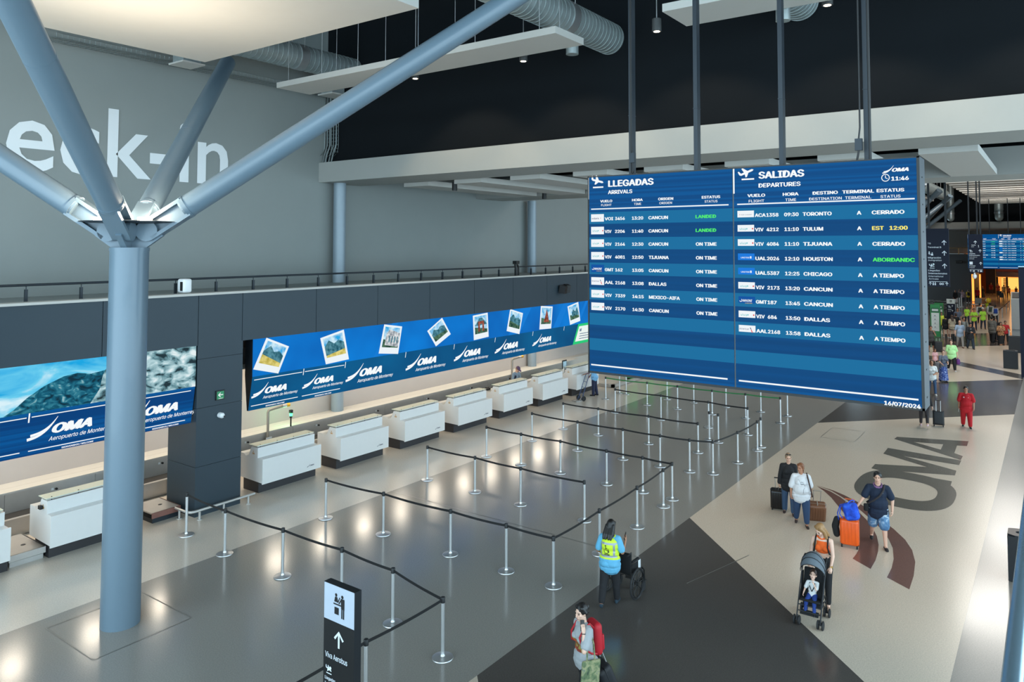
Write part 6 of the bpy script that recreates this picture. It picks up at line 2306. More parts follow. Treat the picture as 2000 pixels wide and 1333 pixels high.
worn('wristwatch', 'dark watch on the wrist of the woman talking on the phone', 'watch', m, BLACKP, p)
TOTE = patch_cloth('tote_green_print', [(.30, srgb(48, 66, 52)), (.45, srgb(96, 112, 78)), (.60, srgb(148, 146, 108)), (.72, srgb(84, 104, 96))], 11)
m = MB()
tb = T(.07, .275, -.12)
m.rbox(G(tb), (.16, .028, .205), .025, Matrix.Rotation(R(-5), 3, 'Y'), 3)
st = MB()
for dx in (-.07, .07):
    st.tube([G(T(.05 + dx, .275, .08)), G(T(.03 + dx * .8, .25, .3)), G(T(.01 + dx * .3, .17, .50)), G(T(-.03 + dx * .3, .12, .515))], .012, 6)
worn('tote_bag', 'green patterned cloth tote bag hanging from the shoulder of the woman on the phone', 'bag', m, TOTE, p, (('strap', st, TOTE),))
qs = at_z(1186, 1300, .48)
hx, hy = math.cos(R(hd)), math.sin(R(hd))
CB = mat('black_case_fabric', srgb(18, 20, 24), .6, var=.12, bump=.1)
suitcase('black soft suitcase pulled behind the woman with red backpack', qs.x + .05, qs.y - .05, hd, (.28, .44, .62), CB, 24, .42, 0, soft=True)

# ------------------------------------------------------------------ the two women with cases
p = person('short-haired woman in black shirt and jeans with sunglasses on her head', 20.72, 6.03, 196, 1.60, female=True, wide=1.02, legs=((10, 6), (-4, 8)), armR=((.02, -.22, -1), (-.05, -.12, -1)), armL=((.0, .12, -1), (.25, .0, -1)), curl=(.5, 1.0),
           look=(6, 4), skin='fair', hair='grey', style='short', top=cloth((24, 25, 28)), sleeve=1.85, hem=.12, loose=.016, bottom=cloth((52, 76, 104)), leg_len=1.95, shoes=cloth((46, 28, 26)), collar=True)
G, hp = p['G'], p['hp']
m = MB()
for sg in (-1, 1):
    m.ell(G(hp(.055, .036 * sg, .112)), (.012, .030, .018), p['HM'])
m.tube([G(hp(.06, .01, .115)), G(hp(.06, -.01, .115))], .004, 5)
for sg in (-1, 1):
    m.tube([G(hp(.05, .065 * sg, .112)), G(hp(-.03, .088 * sg, .07))], .004, 5)
worn('sunglasses', 'dark sunglasses pushed up on the head of the woman in black', 'sunglasses', m, BLACKP, p)
hr = p['W'](p['J']['handR'])
suitcase('black ribbed hard suitcase beside the woman in black', hr.x + .22, hr.y + .10, 196, (.25, .42, .54), mat('black_case_shell', srgb(20, 21, 23), .3, var=.05), 12, .28, 6)
p = person('woman in white printed shirt and jeans pulling a brown case', 20.05, 5.52, 200, 1.58, female=True, wide=1.24, belly=.045, legs=((12, 4), (-10, 12)), armR=((.05, -.30, -1), (.18, -.06, -1)), armL=((-.25, .26, -1), (-.35, .10, -1)), curl=(.45, 1.0),
           look=(-34, 2), skin='tan', hair='auburn', style='pony', top=cloth((206, 206, 208)), sleeve=.95, hem=.10, loose=.016, bottom=cloth((36, 58, 88)), leg_len=1.82, shoes=cloth((52, 40, 36)))
decal(p, p['J']['top'], 'line_print', INKBLK, [d_stroke([(-.03, .30), (.0, .275), (.03, .285), (.045, .30)], .012), d_stroke([(-.04, .33), (.0, .345), (.04, .34)], .008), d_stroke([(.05, .30), (.085, .25), (.075, .20), (.045, .17), (.04, .10), (.035, .05)], .007),
                                                  d_stroke([(-.085, .42), (-.06, .38), (-.055, .34)], .005)], 0, 0, 0)
T, G = p['T'], p['G']
m = MB()
m.tube([G(T(-.15, .13, .35)), G(T(-.05, .155, .535)), G(T(.08, .16, .50)), G(T(.17, .19, .35)), G(T(.16, .25, .1)), G(T(.02, .29, -.08))], .018, 7)
worn('shoulder_strap', 'dark bag strap over the shoulder of the woman in white', 'bag strap', m, cloth((60, 44, 40)), p)
hl_ = p['W'](p['J']['handL'])
suitcase('brown ribbed hard suitcase pulled by the woman in white', hl_.x + .42, hl_.y - .03, 200, (.25, .44, .52), mat('bronze_case_shell', srgb(122, 82, 58), .28, .15, var=.06), 26, .34, 6, trim=mat('pale_trim', srgb(150, 140, 128), .4))

# ------------------------------------------------------------------ man with the orange case
NAVYS = cloth((14, 30, 52))
DENIM = patch_cloth('faded_denim', [(.30, srgb(60, 96, 132)), (.55, srgb(92, 130, 164)), (.66, srgb(190, 204, 214))], 9)
p = person('man in navy polo shirt and faded denim shorts with orange suitcase', 19.78, 3.64, 196, 1.76, wide=1.12, belly=.035, legs=((16, 4), (-14, 22)), footp=(0, -.25), armR=((.30, -.52, -1), (.35, -.45, -.55)), armL=((.0, .42, -1), (.55, -.10, -.9)), curl=(.7, 1.1),
           look=(-8, -2), skin='fair', hair='black', style='short', top=NAVYS, sleeve=.72, hem=.10, loose=.018, bottom=DENIM, leg_len=.92, shoes=cloth((34, 27, 28)), collar=True)
decal(p, p['J']['top'], 'chest_emblem', P_WHITE, [d_grid(.075, .37, .095, .39, 2, 2)], 0, 0, 0)
T, G, J = p['T'], p['G'], p['J']
m = MB()
m.torus(G(T(.01, 0, .52)), (p['TM'] @ V((.45, 0, .9))), .088, .022, 26, 8)
worn('neck_pillow', 'purple patterned neck ring round the neck of the man in navy', 'neck pillow', m, patch_cloth('purple_print', [(.35, srgb(60, 36, 80)), (.6, srgb(150, 110, 150))], 30), p)
m = MB()
m.rbox(G(T(.13, -.27, .02)), (.04, .055, .09), .035, p['TM'], 3)
st = MB()
st.tube([G(T(.10, -.24, .09)), G(T(.19, -.12, .20)), G(T(.21, .02, .33)), G(T(.155, .10, .44)), G(T(.03, .14, .535)), G(T(-.12, .10, .44)), G(T(-.17, -.05, .2)), G(T(-.05, -.24, .08))], .022, 7)
worn('crossbody_bag', 'small black crossbody bag at the hip of the man in navy', 'bag', m, BLACKFAB, p, (('strap', st, cloth((44, 40, 42))),))
m = MB()
for sg in (-1, 1):
    m.ell(G(p['hp'](.05, .034 * sg, .118)), (.012, .028, .016), p['HM'])
m.tube([G(p['hp'](.055, .01, .12)), G(p['hp'](.055, -.01, .12))], .004, 5)
for sg in (-1, 1):
    m.tube([G(p['hp'](.045, .062 * sg, .118)), G(p['hp'](-.03, .09 * sg, .075))], .004, 5)
worn('sunglasses', 'sunglasses resting on the hair of the man in navy', 'sunglasses', m, BLACKP, p)
hr = p['W'](J['handR'])
ORANGE = mat('orange_case_shell', srgb(226, 88, 20), .35, var=.04)
qa = at_z(1660, 1072, 0)
_, sq = suitcase('bright orange ribbed suitcase beside the man in navy', qa.x + .10, qa.y + .02, 186, (.28, .42, .60), ORANGE, 0, .42, 5, trim=mat('orange_trim', srgb(200, 90, 40), .4))
BLUEB = patch_cloth('blue_nylon', [(.3, srgb(14, 44, 140)), (.55, srgb(26, 78, 200)), (.7, srgb(60, 110, 215))], 7)
c = sq(.05, .02, .07 + .60)
o = (c.x, c.y, c.z)
t = thing('duffel_bag', 'bright blue bag lying on top of the orange suitcase', 'bag', o, R(186))
m = MB().rbox((0.03, .03, .20), (.12, .17, .20), .09, Matrix.Rotation(R(14), 3, 'X'), 4).rbox((.14, .04, .14), (.03, .12, .10), .03, Matrix.Rotation(R(14), 3, 'X'), 3)
m.build('main_body', BLUEB, t, True)
m = MB()
m.tube([(.02, -.13, .34), (.06, -.20, .28), (.09, -.22, .12), (.06, -.16, .02)], .012, 6)
m.tube([(.02, -.10, .36), (-.02, -.22, .30), (-.01, -.28, .1), (.0, -.25, -.06)], .012, 6)
m.tube([(-.06, .10, .42), (-.02, .06, .46), (.06, .0, .44), (.08, -.06, .36)], .014, 6)
m.build('strap', BLUEB, t, True)
c = sq(.0, -.30, .42)
t = thing('neck_pillow', 'black travel pillow hanging on the side of the orange suitcase', 'travel pillow', (c.x, c.y, c.z), R(186))
fuse(MB().capsule((0, .02, .19), .075, (0, -.02, .02), .085).capsule((0, -.02, .02), .085, (0, .01, -.16), .08), 'cushion', BLACKFAB, t, .012, 2)

# ------------------------------------------------------------------ stroller with toddler and mother
SF = mat('stroller_frame', srgb(36, 37, 40), .4, .3, var=.05)
CANOPY = mat('stroller_canopy_grey', srgb(92, 102, 110), .7, var=.1, bump=.1)
sx0, sy0 = 15.12, 4.0
t = thing('stroller', 'grey folding pushchair with canopy and a toddler sitting in it', 'stroller', (sx0, sy0, 0), R(182))
for fx, nm in ((.28, 'front_wheel'), (-.30, 'rear_wheel')):
    for sg in (-1, 1):
        for dd in (-.045, .045):
            c = V((fx, .215 * sg + dd, .085))
            m = MB()
            wheel(m, c, .085, .016, 20)
            m.cyl(c + V((0, -.014, 0)), c + V((0, .014, 0)), .07, n=18)
            m.build(nm, RUBBER, t, True)
        MB().cyl((fx, .215 * sg - .045, .085), (fx, .215 * sg + .045, .085), .014, n=8).cyl((fx, .215 * sg, .085), (fx - (.03 if fx > 0 else -.02), .21 * sg, .17), .02, n=10).build('axle', SF, t, True)
m = MB()
for sg in (-1, 1):
    m.tube([(.27, .215 * sg, .16), (.02, .215 * sg, .56), (-.20, .215 * sg, .86), (-.30, .21 * sg, 1.02), (-.38, .20 * sg, 1.06)], .012, 8)
    m.tube([(-.29, .215 * sg, .15), (-.16, .215 * sg, .45), (.02, .215 * sg, .56)], .012, 8)
    m.tube([(.13, .215 * sg, .38), (-.20, .215 * sg, .36)], .010, 8)
m.cyl((.16, -.215, .33), (.16, .215, .33), .011).cyl((-.22, -.215, .3), (-.22, .215, .3), .011).cyl((.22, -.20, .24), (.22, .20, .24), .011)
m.cyl((-.28, -.215, .18), (-.18, .215, .42), .009).cyl((-.28, .215, .18), (-.18, -.215, .42), .009)
m.build('frame', SF, t, True)
for sg in (-1, 1):
    MB().capsule((-.34, .205 * sg, 1.045), .019, (-.42, .20 * sg, 1.075), .019).build('push_grip', BLACKFAB, t, True)
m = MB().rbox((.02, 0, .40), (.16, .19, .02), .02, Matrix.Rotation(R(-10), 3, 'Y'), 2).rbox((-.19, 0, .64), (.025, .19, .27), .025, Matrix.Rotation(R(-24), 3, 'Y'), 2)
for sg in (-1, 1):
    m.prism([(-.27, .2 * sg, .82), (-.12, .2 * sg, .40), (.14, .2 * sg, .42), (-.02, .2 * sg, .56), (-.16, .2 * sg, .84)], (0, -.006, 0), (0, .006, 0))
m.build('seat', BLACKFAB, t, True)
MB().rbox((.20, 0, .22), (.05, .17, .012), .01, Matrix.Rotation(R(40), 3, 'Y'), 2).build('footrest', BLACKFAB, t, True)
m = MB()
n1, n2 = 10, 12
for th, off in ((0, 0), (.012, 1)):
    vs, fs = [], []
    for i in range(n1 + 1):
        a = R(30 + 74 * i / n1)
        for j in range(n2 + 1):
            b = math.pi * j / n2
            r1 = .29 - th
            vs.append((-.20 + r1 * math.cos(a) * (.35 + .65 * math.sin(b)) * 1.0 + .0, (.222 - th) * math.cos(b), .70 + (.20 + .12 * math.sin(b)) * math.sin(a) + .16 * math.sin(b) + .05))
    for i in range(n1):
        for j in range(n2):
            k = i * (n2 + 1) + j
            fs.append((k, k + 1, k + n2 + 2, k + n2 + 1))
    m.add(vs, fs)
m.build('canopy', CANOPY, t, True)
m = MB()
for a in (30, 56, 84):
    r_ = R(a)
    m.tube([(-.20 + .293 * math.cos(r_) * (.35 + .65 * math.sin(math.pi * j / 12)), .226 * math.cos(math.pi * j / 12), .75 + (.20 + .12 * math.sin(math.pi * j / 12)) * math.sin(r_) + .16 * math.sin(math.pi * j / 12) + .003) for j in range(13)], .007, 5)
m.build('canopy_seam', SF, t, True)
MB().box((-.25, -.245, .62), (-.23, -.235, .78)).box((-.21, -.25, .30), (-.12, -.24, .42)).build('white_tag', P_WHITE, t)
MB().rbox((-.2, 0, .24), (.12, .17, .05), .04).build('basket', BLACKFAB, t, True)
# toddler
BT = cloth((206, 206, 204))
p = person('toddler in white shirt and blue trousers sitting in the pushchair', sx0 + .06, sy0, 182, .80, z0=.47, lean=-16, child=True, seated=True, wide=1.05, legs=((72, 52), (74, 60)), spread=9, armL=((.5, -.05, -.9), (.5, -.35, .95)), armR=((.25, -.35, -1), (.6, -.1, -.7)), palmL=(-.5, -.7, 0), curl=(1.0, .6),
           look=(4, -4), skin='light', hair='brown', style='short', top=BT, sleeve=.8, hem=.0, loose=.012, bottom=cloth((26, 56, 126)), leg_len=1.95, shoes=cloth((26, 26, 30)), vox=.0075)
decal(p, p['J']['top'], 'harness_print', BLACKFAB, [d_stroke([(.10, .46), (.09, .3), (.0, .12)], .035), d_stroke([(-.10, .46), (-.09, .3), (.0, .12)], .035), d_stroke([(.14, .10), (-.14, .10)], .03)], 0, 0, 0, lift=.006)
m = MB()
J, G = p['J'], p['G']
for sd, sg in (('L', 1), ('R', -1)):
    a, b = J['knee' + sd], J['ank' + sd]
    m.capsule(G(a + V((0, .062 * sg, .0))), .022 * p['s'], G(b + V((0, .045 * sg, .0))), .022 * p['s'])
m.build('side_stripe', cloth((212, 214, 220)), J['bottom'], True)
# mother
p = person('long-haired woman in orange crop top pushing the grey pushchair', 15.98, 3.98, 182, 1.66, female=True, wide=.98, lean=10, legs=((16, 6), (-16, 16)), armL=((.42, .18, -1), (.62, -.02, -.42)), armR=((.42, -.18, -1), (.62, .02, -.42)), palmL=(.0, -.2, -1), palmR=(.0, .2, -1), curl=(1.1, 1.1),
           look=(-30, 26), skin='light', hair='blond', style='side', top=cloth((226, 92, 24)), crop=True, sleeveless=True, bottom=cloth((20, 20, 23)), leg_len=1.9, shoes=cloth((150, 120, 100)), loose=.0, vox=.0078, collar=True)
T, G, J = p['T'], p['G'], p['J']
backpack(p, 'black backpack on the woman pushing the pushchair', BLACKFAB, .13, .06, .18)
m = MB()
m.torus(G(J['wrL']), J['fdL'], .031 * p['s'], .007, 18, 6)
m.rbox(G(J['wrL'] + V((0, .025, .02))), (.016, .012, .016), .005)
worn('wristwatch', 'gold watch on the wrist of the woman with the pushchair', 'watch', m, mat('gold_metal', srgb(190, 150, 80), .3, .8), p)

# ------------------------------------------------------------------ red uniform
REDU = cloth((172, 14, 26))
p = person('person in bright red uniform walking toward the big logo on the floor', 34.6, 3.05, 187, 1.62, wide=1.2, belly=.04, legs=((12, 4), (-8, 10)), armR=((.0, -.22, -1), (-.1, -.05, -1)), armL=((.05, .25, -1), (.3, .02, -1)), curl=(.6, .9),
           look=(0, 0), skin='tan', hair='black', style='short', top=REDU, sleeve=.82, hem=.14, loose=.02, bottom=REDU, leg_len=1.92, shoes=cloth((28, 32, 36)), collar=True)
decal(p, p['J']['top'], 'badge_print', P_WHITE, [d_ring(-.085, .375, .012, .022, 0, 360, 10), d_grid(.07, .36, .085, .378, 1, 1)], 0, 0, 0)
pc, fd, sd, pn = p['J']['palmR']
m = MB()
m.rbox(p['G'](pc + fd * .09), (.006, .045, .07), .005, axis_m(pn, sd, fd), 2)
worn('paper_slip', 'white paper held by the person in red uniform', 'paper', m, P_WHITE, p)

# ------------------------------------------------------------------ at the desks
q0 = at_y(1003, 720, 20.55)
p = person('clerk in dark vest and purple cap behind a white desk', q0.x, 20.5, 262, 1.70, lean=14, legs=((2, 2), (-2, 4)), armL=((.35, .30, -1), (.8, -.15, -.35)), armR=((.3, -.28, -1), (.8, .1, -.4)), palmL=(0, 0, -1), palmR=(0, 0, -1), look=(6, 26), skin='fair', hair='grey', style='short',
           top=cloth((120, 136, 150)), sleeve=1.7, hem=.1, loose=.01, bottom=cloth((36, 40, 52)), leg_len=1.95, shoes=cloth((30, 30, 32)), cap=cloth((88, 66, 92)), z0=q0.z - 1.60)
if p['t'].location.z != 0:
    p['t'].location.z = 0
m = MB()
g_ = .03
for zz, ra in ((.33, (.118 + g_, .166 + g_ * .7, .19)), (.15, (.104 + g_, .146 + g_, .2))):
    m.ell(p['G'](p['T'](-.006, 0, zz)), ra, p['TM'])
for sg in (-1, 1):
    m.capsule(p['G'](p['T'](-.01, .1 * sg, .40)), .07, p['G'](p['T'](-.012, .12 * sg, .47)), .062)
fuse(m, 'vest', cloth((26, 34, 54)), p['t'], .01, 3)
q0 = at_z(1153, 772, 0)
p = person('man in light blue shirt standing at the last check-in desk', q0.x, q0.y - .22, 105, 1.72, lean=8, legs=((2, 2), (-4, 6)), armL=((.5, .25, -.9), (.85, .15, -.1)), armR=((.35, -.2, -1), (.6, 0, -.6)), palmL=(0, 0, -1), look=(0, 10), skin='tan', hair='brown', style='short', top=cloth((120, 176, 216)), sleeve=.75, hem=.08,
           loose=.014, bottom=cloth((34, 40, 66)), leg_len=1.97, shoes=cloth((20, 20, 22)))
q1 = at_z(1135, 783, 0)
o = (q1.x, q1.y, 0)
t = thing('hand_truck', 'blue hand truck with rubber wheels leaning by the last check-in desk', 'hand truck', o, R(160))
BLUEF = mat('blue_steel_tube', srgb(52, 74, 112), .4, .3)
for sg in (-1, 1):
    m = MB()
    wheel(m, V((0, .20 * sg, .12)), .12, .03, 20)
    m.cyl((0, .20 * sg - .02, .12), (0, .20 * sg + .02, .12), .075, n=16)
    m.build('wheel', RUBBER, t, True)
m = MB().cyl((0, -.2, .12), (0, .2, .12), .014)
for sg in (-1, 1):
    m.tube([(.12, .13 * sg, .04), (.02, .13 * sg, .2), (-.38, .12 * sg, 1.15), (-.44, .06 * sg, 1.22)], .016, 8)
    m.cyl((0, .2 * sg, .12), (-.02, .13 * sg, .32), .012)
m.tube([(-.44, .06, 1.22), (-.45, 0, 1.23), (-.44, -.06, 1.22)], .016, 8)
for zz in (.35, .6, .85):
    xx = .02 - .40 * (zz - .2) / .95
    m.cyl((xx, -.13, zz), (xx, .13, zz), .012)
m.build('frame', BLUEF, t, True)
MB().box((.10, -.18, .01), (.42, .18, .035)).build('toe_plate', STEEL, t)

# ------------------------------------------------------------------ people farther down the hall
def at_feet(px, py, ptop):
    p = at_z(px, py, 0)
    return p.x, p.y, max(.7, min(1.95, at_x(px, ptop, p.x).z))
def far(label, px, py, ptop, heading, **k):
    x, y, h = at_feet(px, py, ptop)
    k.setdefault('vox', .013)
    return person(label, x, y, heading, h, **k)
K = cloth((22, 22, 25))
JEAN = cloth((50, 74, 104))
NAV = cloth((28, 38, 58))
HV = cloth((170, 224, 70))
WH = cloth((205, 205, 202))
walk = dict(legs=((14, 4), (-12, 14)))
p = person('person in dark leggings walking past the corner of the flight board', 33.75, 4.45, 8, 1.66, female=True, legs=((14, 6), (-14, 30)), footp=(0, -.7), armR=((-.15, -.28, -1), (-.35, -.25, -1)), skin='fair', hair='brown', style='long', top=K, sleeve=1.8, bottom=cloth((44, 38, 40)), leg_len=1.85, shoes=cloth((205, 175, 180)), vox=.011, look=(0, 0))
suitcase('black soft suitcase rolling just past the corner of the flight board', 34.1, 3.98, 8, (.24, .40, .56), CB, 8, .40, 0, soft=True)
far('woman in white shirt and jeans half hidden by the flight board', 1821, 771, 703, 195, female=True, top=WH, sleeve=.7, bottom=JEAN, leg_len=1.95, shoes=WH, armL=((.2, .2, -1), (.7, -.4, -.1)), hair='brown', style='bob', **walk)
far('man in dark shirt with white print, hand raised to his mouth', 1819, 688, 637, 195, wide=1.15, belly=.03, top=cloth((66, 62, 60)), sleeve=.8, bottom=K, leg_len=.95, shoes=K, armL=((.4, .2, -.9), (.3, -.45, 1.0)), palmL=(-1, 0, 0), style='short')
x, y, _ = at_feet(1833, 690, 660)
suitcase('dark suitcase standing beside the man in dark printed shirt', x, y, 190, (.28, .5, .72), CB, 0, .2, 0, soft=True)
p = far('woman in pale green shirt and black trousers carrying a purple bag', 1859, 725, 664, 195, female=True, wide=1.25, belly=.04, top=cloth((168, 218, 150)), sleeve=.8, hem=.08, loose=.015, bottom=K, leg_len=1.9, shoes=WH, hair='brown', style='pony', skin='fair', look=(-14, 0), armL=((.05, .3, -1), (.2, .1, -1)), **walk)
m = MB()
pc, fd, sd, pn = p['J']['palmL']
c = p['G'](p['J']['handL']) + V((0, .02, -.22))
m.rbox(c, (.16, .10, .16), .08, None, 3)
st = MB().tube([c + V((-.08, 0, .14)), c + V((-.04, 0, .22)), c + V((.04, 0, .22)), c + V((.08, 0, .14))], .012, 6)
worn('handbag', 'purple bag hanging from the hand of the woman in pale green', 'bag', m, cloth((92, 44, 110)), p, (('strap', st, cloth((60, 30, 74))),))
far('small girl in pink shirt beside the woman in pale green', 1827, 721, 682, 195, female=True, top=cloth((216, 168, 172)), sleeve=.7, bottom=K, leg_len=1.9, shoes=WH, hair='brown', style='pony', look=(15, 0))
PLAID = patch_cloth('blue_floral_skirt', [(.35, srgb(28, 44, 92)), (.52, srgb(44, 70, 140)), (.66, srgb(150, 160, 190))], 16)
p = far('woman in grey top and long blue patterned skirt pushing a small pushchair', 1843, 746, 684, 205, female=True, top=cloth((86, 92, 104)), sleeve=.8, bottom=PLAID, skirt=((.1, .13, .16), (-.1, .15, .185), (-.5, .19, .21), (-.80, .23, .24)), shoes=NAV, hair='brown', style='bun', skin='fair', armL=((.2, .15, -1), (.8, -.2, -.2)), armR=((.3, -.15, -1), (.8, .1, -.3)))
x, y, _ = at_feet(1834, 743, 700)
o = (x, y, 0)
t = thing('stroller', 'small grey pushchair in front of the woman in the long skirt', 'stroller', o, R(200))
for sx in (-.25, .25):
    for sg in (-1, 1):
        MB().cyl((sx, .2 * sg - .02, .09), (sx, .2 * sg + .02, .09), .09, n=14).build('wheel', RUBBER, t, True)
m = MB()
for sg in (-1, 1):
    m.tube([(.25, .2 * sg, .1), (-.15, .2 * sg, .8), (-.3, .2 * sg, 1.02)], .015, 6).tube([(-.25, .2 * sg, .1), (.05, .2 * sg, .5)], .015, 6)
m.build('frame', SF, t, True)
MB().rbox((0, 0, .5), (.16, .18, .08), .05).rbox((-.1, 0, .75), (.08, .18, .2), .07).build('seat', cloth((110, 108, 110)), t, True)
p = far('bald man in light blue shirt and grey trousers wheeling a case', 1875.5, 679.5, 624, 195, wide=1.12, belly=.03, top=cloth((146, 164, 186)), sleeve=.8, bottom=cloth((136, 132, 128)), leg_len=1.97, shoes=cloth((92, 52, 38)), style='bald', skin='fair', armR=((0, -.2, -1), (.1, -.05, -1)), **walk)
x, y, _ = at_feet(1866.5, 669, 640)
suitcase('slim dark suitcase at the side of the bald man', x, y, 195, (.22, .36, .55), CB, 0, .45, 0)
p = far('man in dark suit looking down at his hands', 1896, 682, 630, 200, top=cloth((28, 30, 36)), sleeve=1.9, hem=.16, loose=.02, bottom=cloth((34, 46, 60)), leg_len=1.97, shoes=K, collar=True, look=(6, 22), skin='tan', armL=((.2, .15, -1), (.7, -.6, .05)), armR=((.2, -.15, -1), (.7, .6, .05)), **walk)
decal(p, p['J']['top'], 'shirt_front', WH, [d_poly([(.0, .10), (.03, .42), (-.03, .42)])], 0, 0, 0, lift=.012)
p = far('man in grey shirt with backpack behind the bald man', 1883, 669, 619.5, 197, top=cloth((118, 120, 116)), sleeve=.8, bottom=K, leg_len=1.95, shoes=K, look=(20, 0), **walk)
backpack(p, 'dark backpack on the man in grey shirt behind the bald man', K)
far('woman in black top and shorts seen from behind at the green kiosks', 1847.5, 659.5, 616, 20, female=True, top=K, sleeve=1.6, hem=.16, bottom=K, leg_len=.5, shoes=WH, hair='black', style='bob', skin='fair')
far('long-haired woman in beige shirt and shorts at the green kiosks', 1860, 661, 616, 30, female=True, top=cloth((172, 158, 136)), sleeve=.8, hem=.14, loose=.02, bottom=K, leg_len=.45, shoes=WH, hair='brown', style='long', skin='fair')
far('worker in yellow vest between the two green kiosks', 1839.5, 652, 610, 200, top=cloth((206, 214, 70)), sleeve=.7, hem=.1, loose=.02, bottom=NAV, leg_len=1.95, shoes=K)
far('man in slate polo shirt walking behind the queue of women', 1871, 646, 599.5, 195, top=cloth((92, 104, 124)), sleeve=.8, bottom=K, leg_len=1.95, shoes=K, style='short', **walk)
far('person in black shirt standing behind the long-haired woman', 1868, 655, 612, 10, top=K, sleeve=.8, bottom=K, leg_len=1.95, shoes=K, hair='brown', style='bob', female=True)
gp = 'cleaners in lime green shirts'
far('cleaner in lime green shirt walking alone toward the slate polo man', 1889, 632.5, 598.5, 195, female=True, wide=1.1, top=HV, sleeve=.75, hem=.06, bottom=NAV, leg_len=1.95, shoes=K, style='pony', group=gp, **walk)
far('cleaner in lime green shirt with hands joined, middle of three', 1903, 645, 603, 195, female=True, top=HV, sleeve=.75, bottom=NAV, leg_len=1.95, shoes=K, style='bun', armL=((.3, .35, -1), (.3, -.9, .0)), armR=((.3, -.35, -1), (.3, .9, .0)), group=gp)
far('cleaner in lime green shirt with white cap beside the backpackers', 1920.5, 643, 601.5, 200, female=True, top=HV, sleeve=.75, bottom=NAV, leg_len=1.95, shoes=K, cap=WH, armR=((.2, -.35, -1), (.3, -.5, -.4)), group=gp)
p = far('pilot-shirted man with dark backpack walking away behind a cleaner', 1914.5, 631.5, 592.5, 12, top=WH, sleeve=1.8, bottom=K, leg_len=1.95, shoes=K, **walk)
backpack(p, 'dark grey backpack on the man in white beside the capped cleaner', cloth((46, 50, 50)))
p = far('man in white shirt with green backpack walking away', 1935, 629, 592, 12, top=WH, sleeve=1.8, bottom=K, leg_len=1.95, shoes=K, wide=1.1, **walk)
backpack(p, 'green-grey backpack on the man in white in the middle of the hall', cloth((64, 82, 70)))
p = far('man in white shirt with blue backpack walking away', 1944.5, 631.5, 596, 12, top=WH, sleeve=1.8, bottom=K, leg_len=1.95, shoes=K, **walk)
backpack(p, 'bright blue backpack on the man behind the tweed jacket', cloth((30, 66, 150)))
far('man in grey tweed jacket and dark trousers seen from behind', 1938.5, 669, 618, 330, wide=1.1, top=cloth((98, 94, 88)), sleeve=1.9, hem=.2, loose=.03, bottom=K, leg_len=1.97, shoes=K)
far('person in dark clothes facing the man in tweed jacket', 1946.5, 667, 622, 160, top=cloth((36, 34, 38)), sleeve=1.8, bottom=K, leg_len=1.95, shoes=K)
FLOR = patch_cloth('orange_print_blouse', [(.35, srgb(60, 40, 34)), (.52, srgb(170, 112, 70)), (.66, srgb(210, 170, 120))], 14)
far('woman in orange print blouse and black skirt with arms folded', 1955.5, 674, 629.5, 200, female=True, wide=1.1, top=FLOR, sleeve=1.3, hem=.1, loose=.02, bottom=K, skirt=((.1, .13, .17), (-.2, .15, .19), (-.80, .17, .21)), shoes=K, hair='black', style='long', armL=((.3, .3, -1), (.4, -.9, .1)), armR=((.3, -.3, -1), (.4, .9, .1)))
far('boy in red shirt and black trousers beside the steel post', 1964.5, 670, 627.5, 190, top=cloth((176, 30, 36)), sleeve=.8, bottom=K, leg_len=1.95, shoes=K, armL=((.3, .2, -1), (.9, .1, -.1)))
gp = 'people along the dark far wall'
far('person in black standing by the dark far wall', 1866, 595, 566.5, 200, top=K, sleeve=1.8, bottom=cloth((150, 70, 30)), leg_len=1.9, shoes=K, group=gp)
far('man in pale pink shirt with raised hand by the dark far wall', 1880, 592.5, 566, 195, top=cloth((176, 150, 160)), sleeve=.8, bottom=NAV, leg_len=1.95, shoes=K, armR=((.2, -.6, .1), (.1, .4, 1)), group=gp)
p = far('man in yellow jersey with dark backpack by the orange light strip', 1891.5, 592, 566, 20, top=cloth((214, 180, 50)), sleeve=.8, bottom=K, leg_len=1.95, shoes=WH, group=gp)
backpack(p, 'dark backpack on the man in yellow jersey', K)
gp = 'people near the orange shop'
far('person in red shirt behind the far trolley', 1909.5, 589, 562, 190, top=cloth((176, 26, 34)), sleeve=.8, bottom=K, leg_len=1.9, shoes=K, group=gp)
far('person in long black dress walking before the orange passage', 1919.5, 581.5, 559.5, 190, female=True, top=K, sleeve=1.8, bottom=K, skirt=((.1, .13, .17), (-.4, .2, .24), (-.85, .34, .36)), shoes=WH, hair='brown', style='long', group=gp)
far('person in maroon shirt walking past the dark brown pillar', 1936, 575.5, 552.5, 195, top=cloth((120, 30, 40)), sleeve=.8, bottom=cloth((60, 56, 64)), leg_len=1.95, shoes=K, group=gp, **walk)
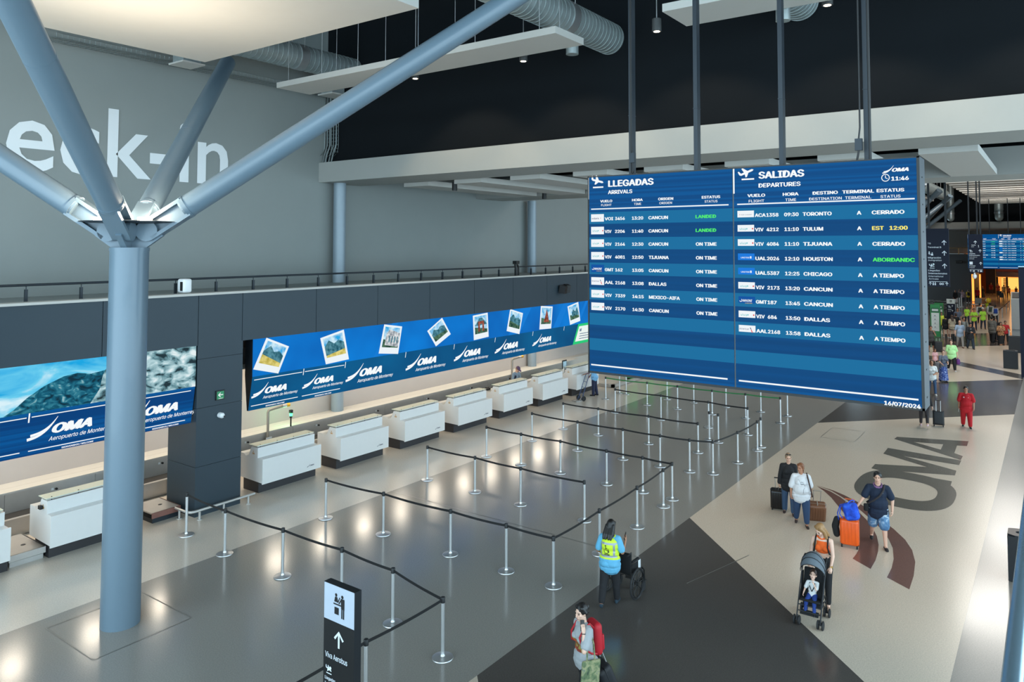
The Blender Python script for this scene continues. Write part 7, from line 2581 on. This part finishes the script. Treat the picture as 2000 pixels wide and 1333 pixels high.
far('person in dark red standing with a chair by the glowing shop', 1949.5, 579, 554, 190, female=True, top=cloth((96, 36, 36)), sleeve=.8, bottom=K, leg_len=1.9, shoes=K, style='long', hair='brown', group=gp)
far('person in pale shirt before the bright menu screen', 1961, 579, 556.5, 20, wide=1.2, top=cloth((120, 120, 96)), sleeve=.8, bottom=K, leg_len=1.9, shoes=K, group=gp)
far('person in brown shirt before the bright menu screen', 1970.5, 580, 559.5, 20, top=cloth((110, 62, 52)), sleeve=.8, bottom=K, leg_len=1.9, shoes=K, group=gp)
far('person sitting at the far edge of the glowing shop', 1985, 578, 560.5, 200, top=cloth((80, 40, 36)), sleeve=.8, bottom=K, leg_len=1.9, shoes=K, group=gp)
p = far('person in yellow vest walking away under a yellow balloon', 1928, 609, 589.5, 12, top=cloth((206, 220, 50)), sleeve=.6, hem=.1, bottom=cloth((150, 160, 150)), leg_len=1.9, shoes=K)
c = at_x(1930.5, 587.5, p['P0'].x - .2)
t = thing('balloon', 'round yellow balloon above the person in yellow vest', 'balloon', c)
MB(c).ell(c, (.27, .27, .30)).build('balloon', mat('yellow_balloon', srgb(228, 190, 40), .3, var=.02), t, True)
MB(c).tube([(c.x, c.y, c.z - .4), (c.x + .05, c.y, c.z - .7), p['W'](p['J']['handR'])], .006, 4).build('string', P_WHITE, t)
# dark high chairs by the shop
for i, px in enumerate((1953, 1956.5)):
    q = at_z(px, 585 + 4 * i, 0)
    t = thing('cafe_chair', ['dark cafe chair by the glowing shop', 'second dark cafe chair closer to the hall'][i], 'chair', q, group='cafe chairs')
    MB(q).box((q.x - .25, q.y - .25, .5), (q.x + .25, q.y + .25, .57)).build('seat', BLACKP, t)
    MB(q).box((q.x + .2, q.y - .25, .57), (q.x + .25, q.y + .25, 1.1)).build('backrest', BLACKP, t)
    for dx in (-.22, .22):
        for dy in (-.22, .22):
            MB(q).cyl((q.x + dx, q.y + dy, 0), (q.x + dx, q.y + dy, .51), .03, n=6).build('leg', BLACKP, t)
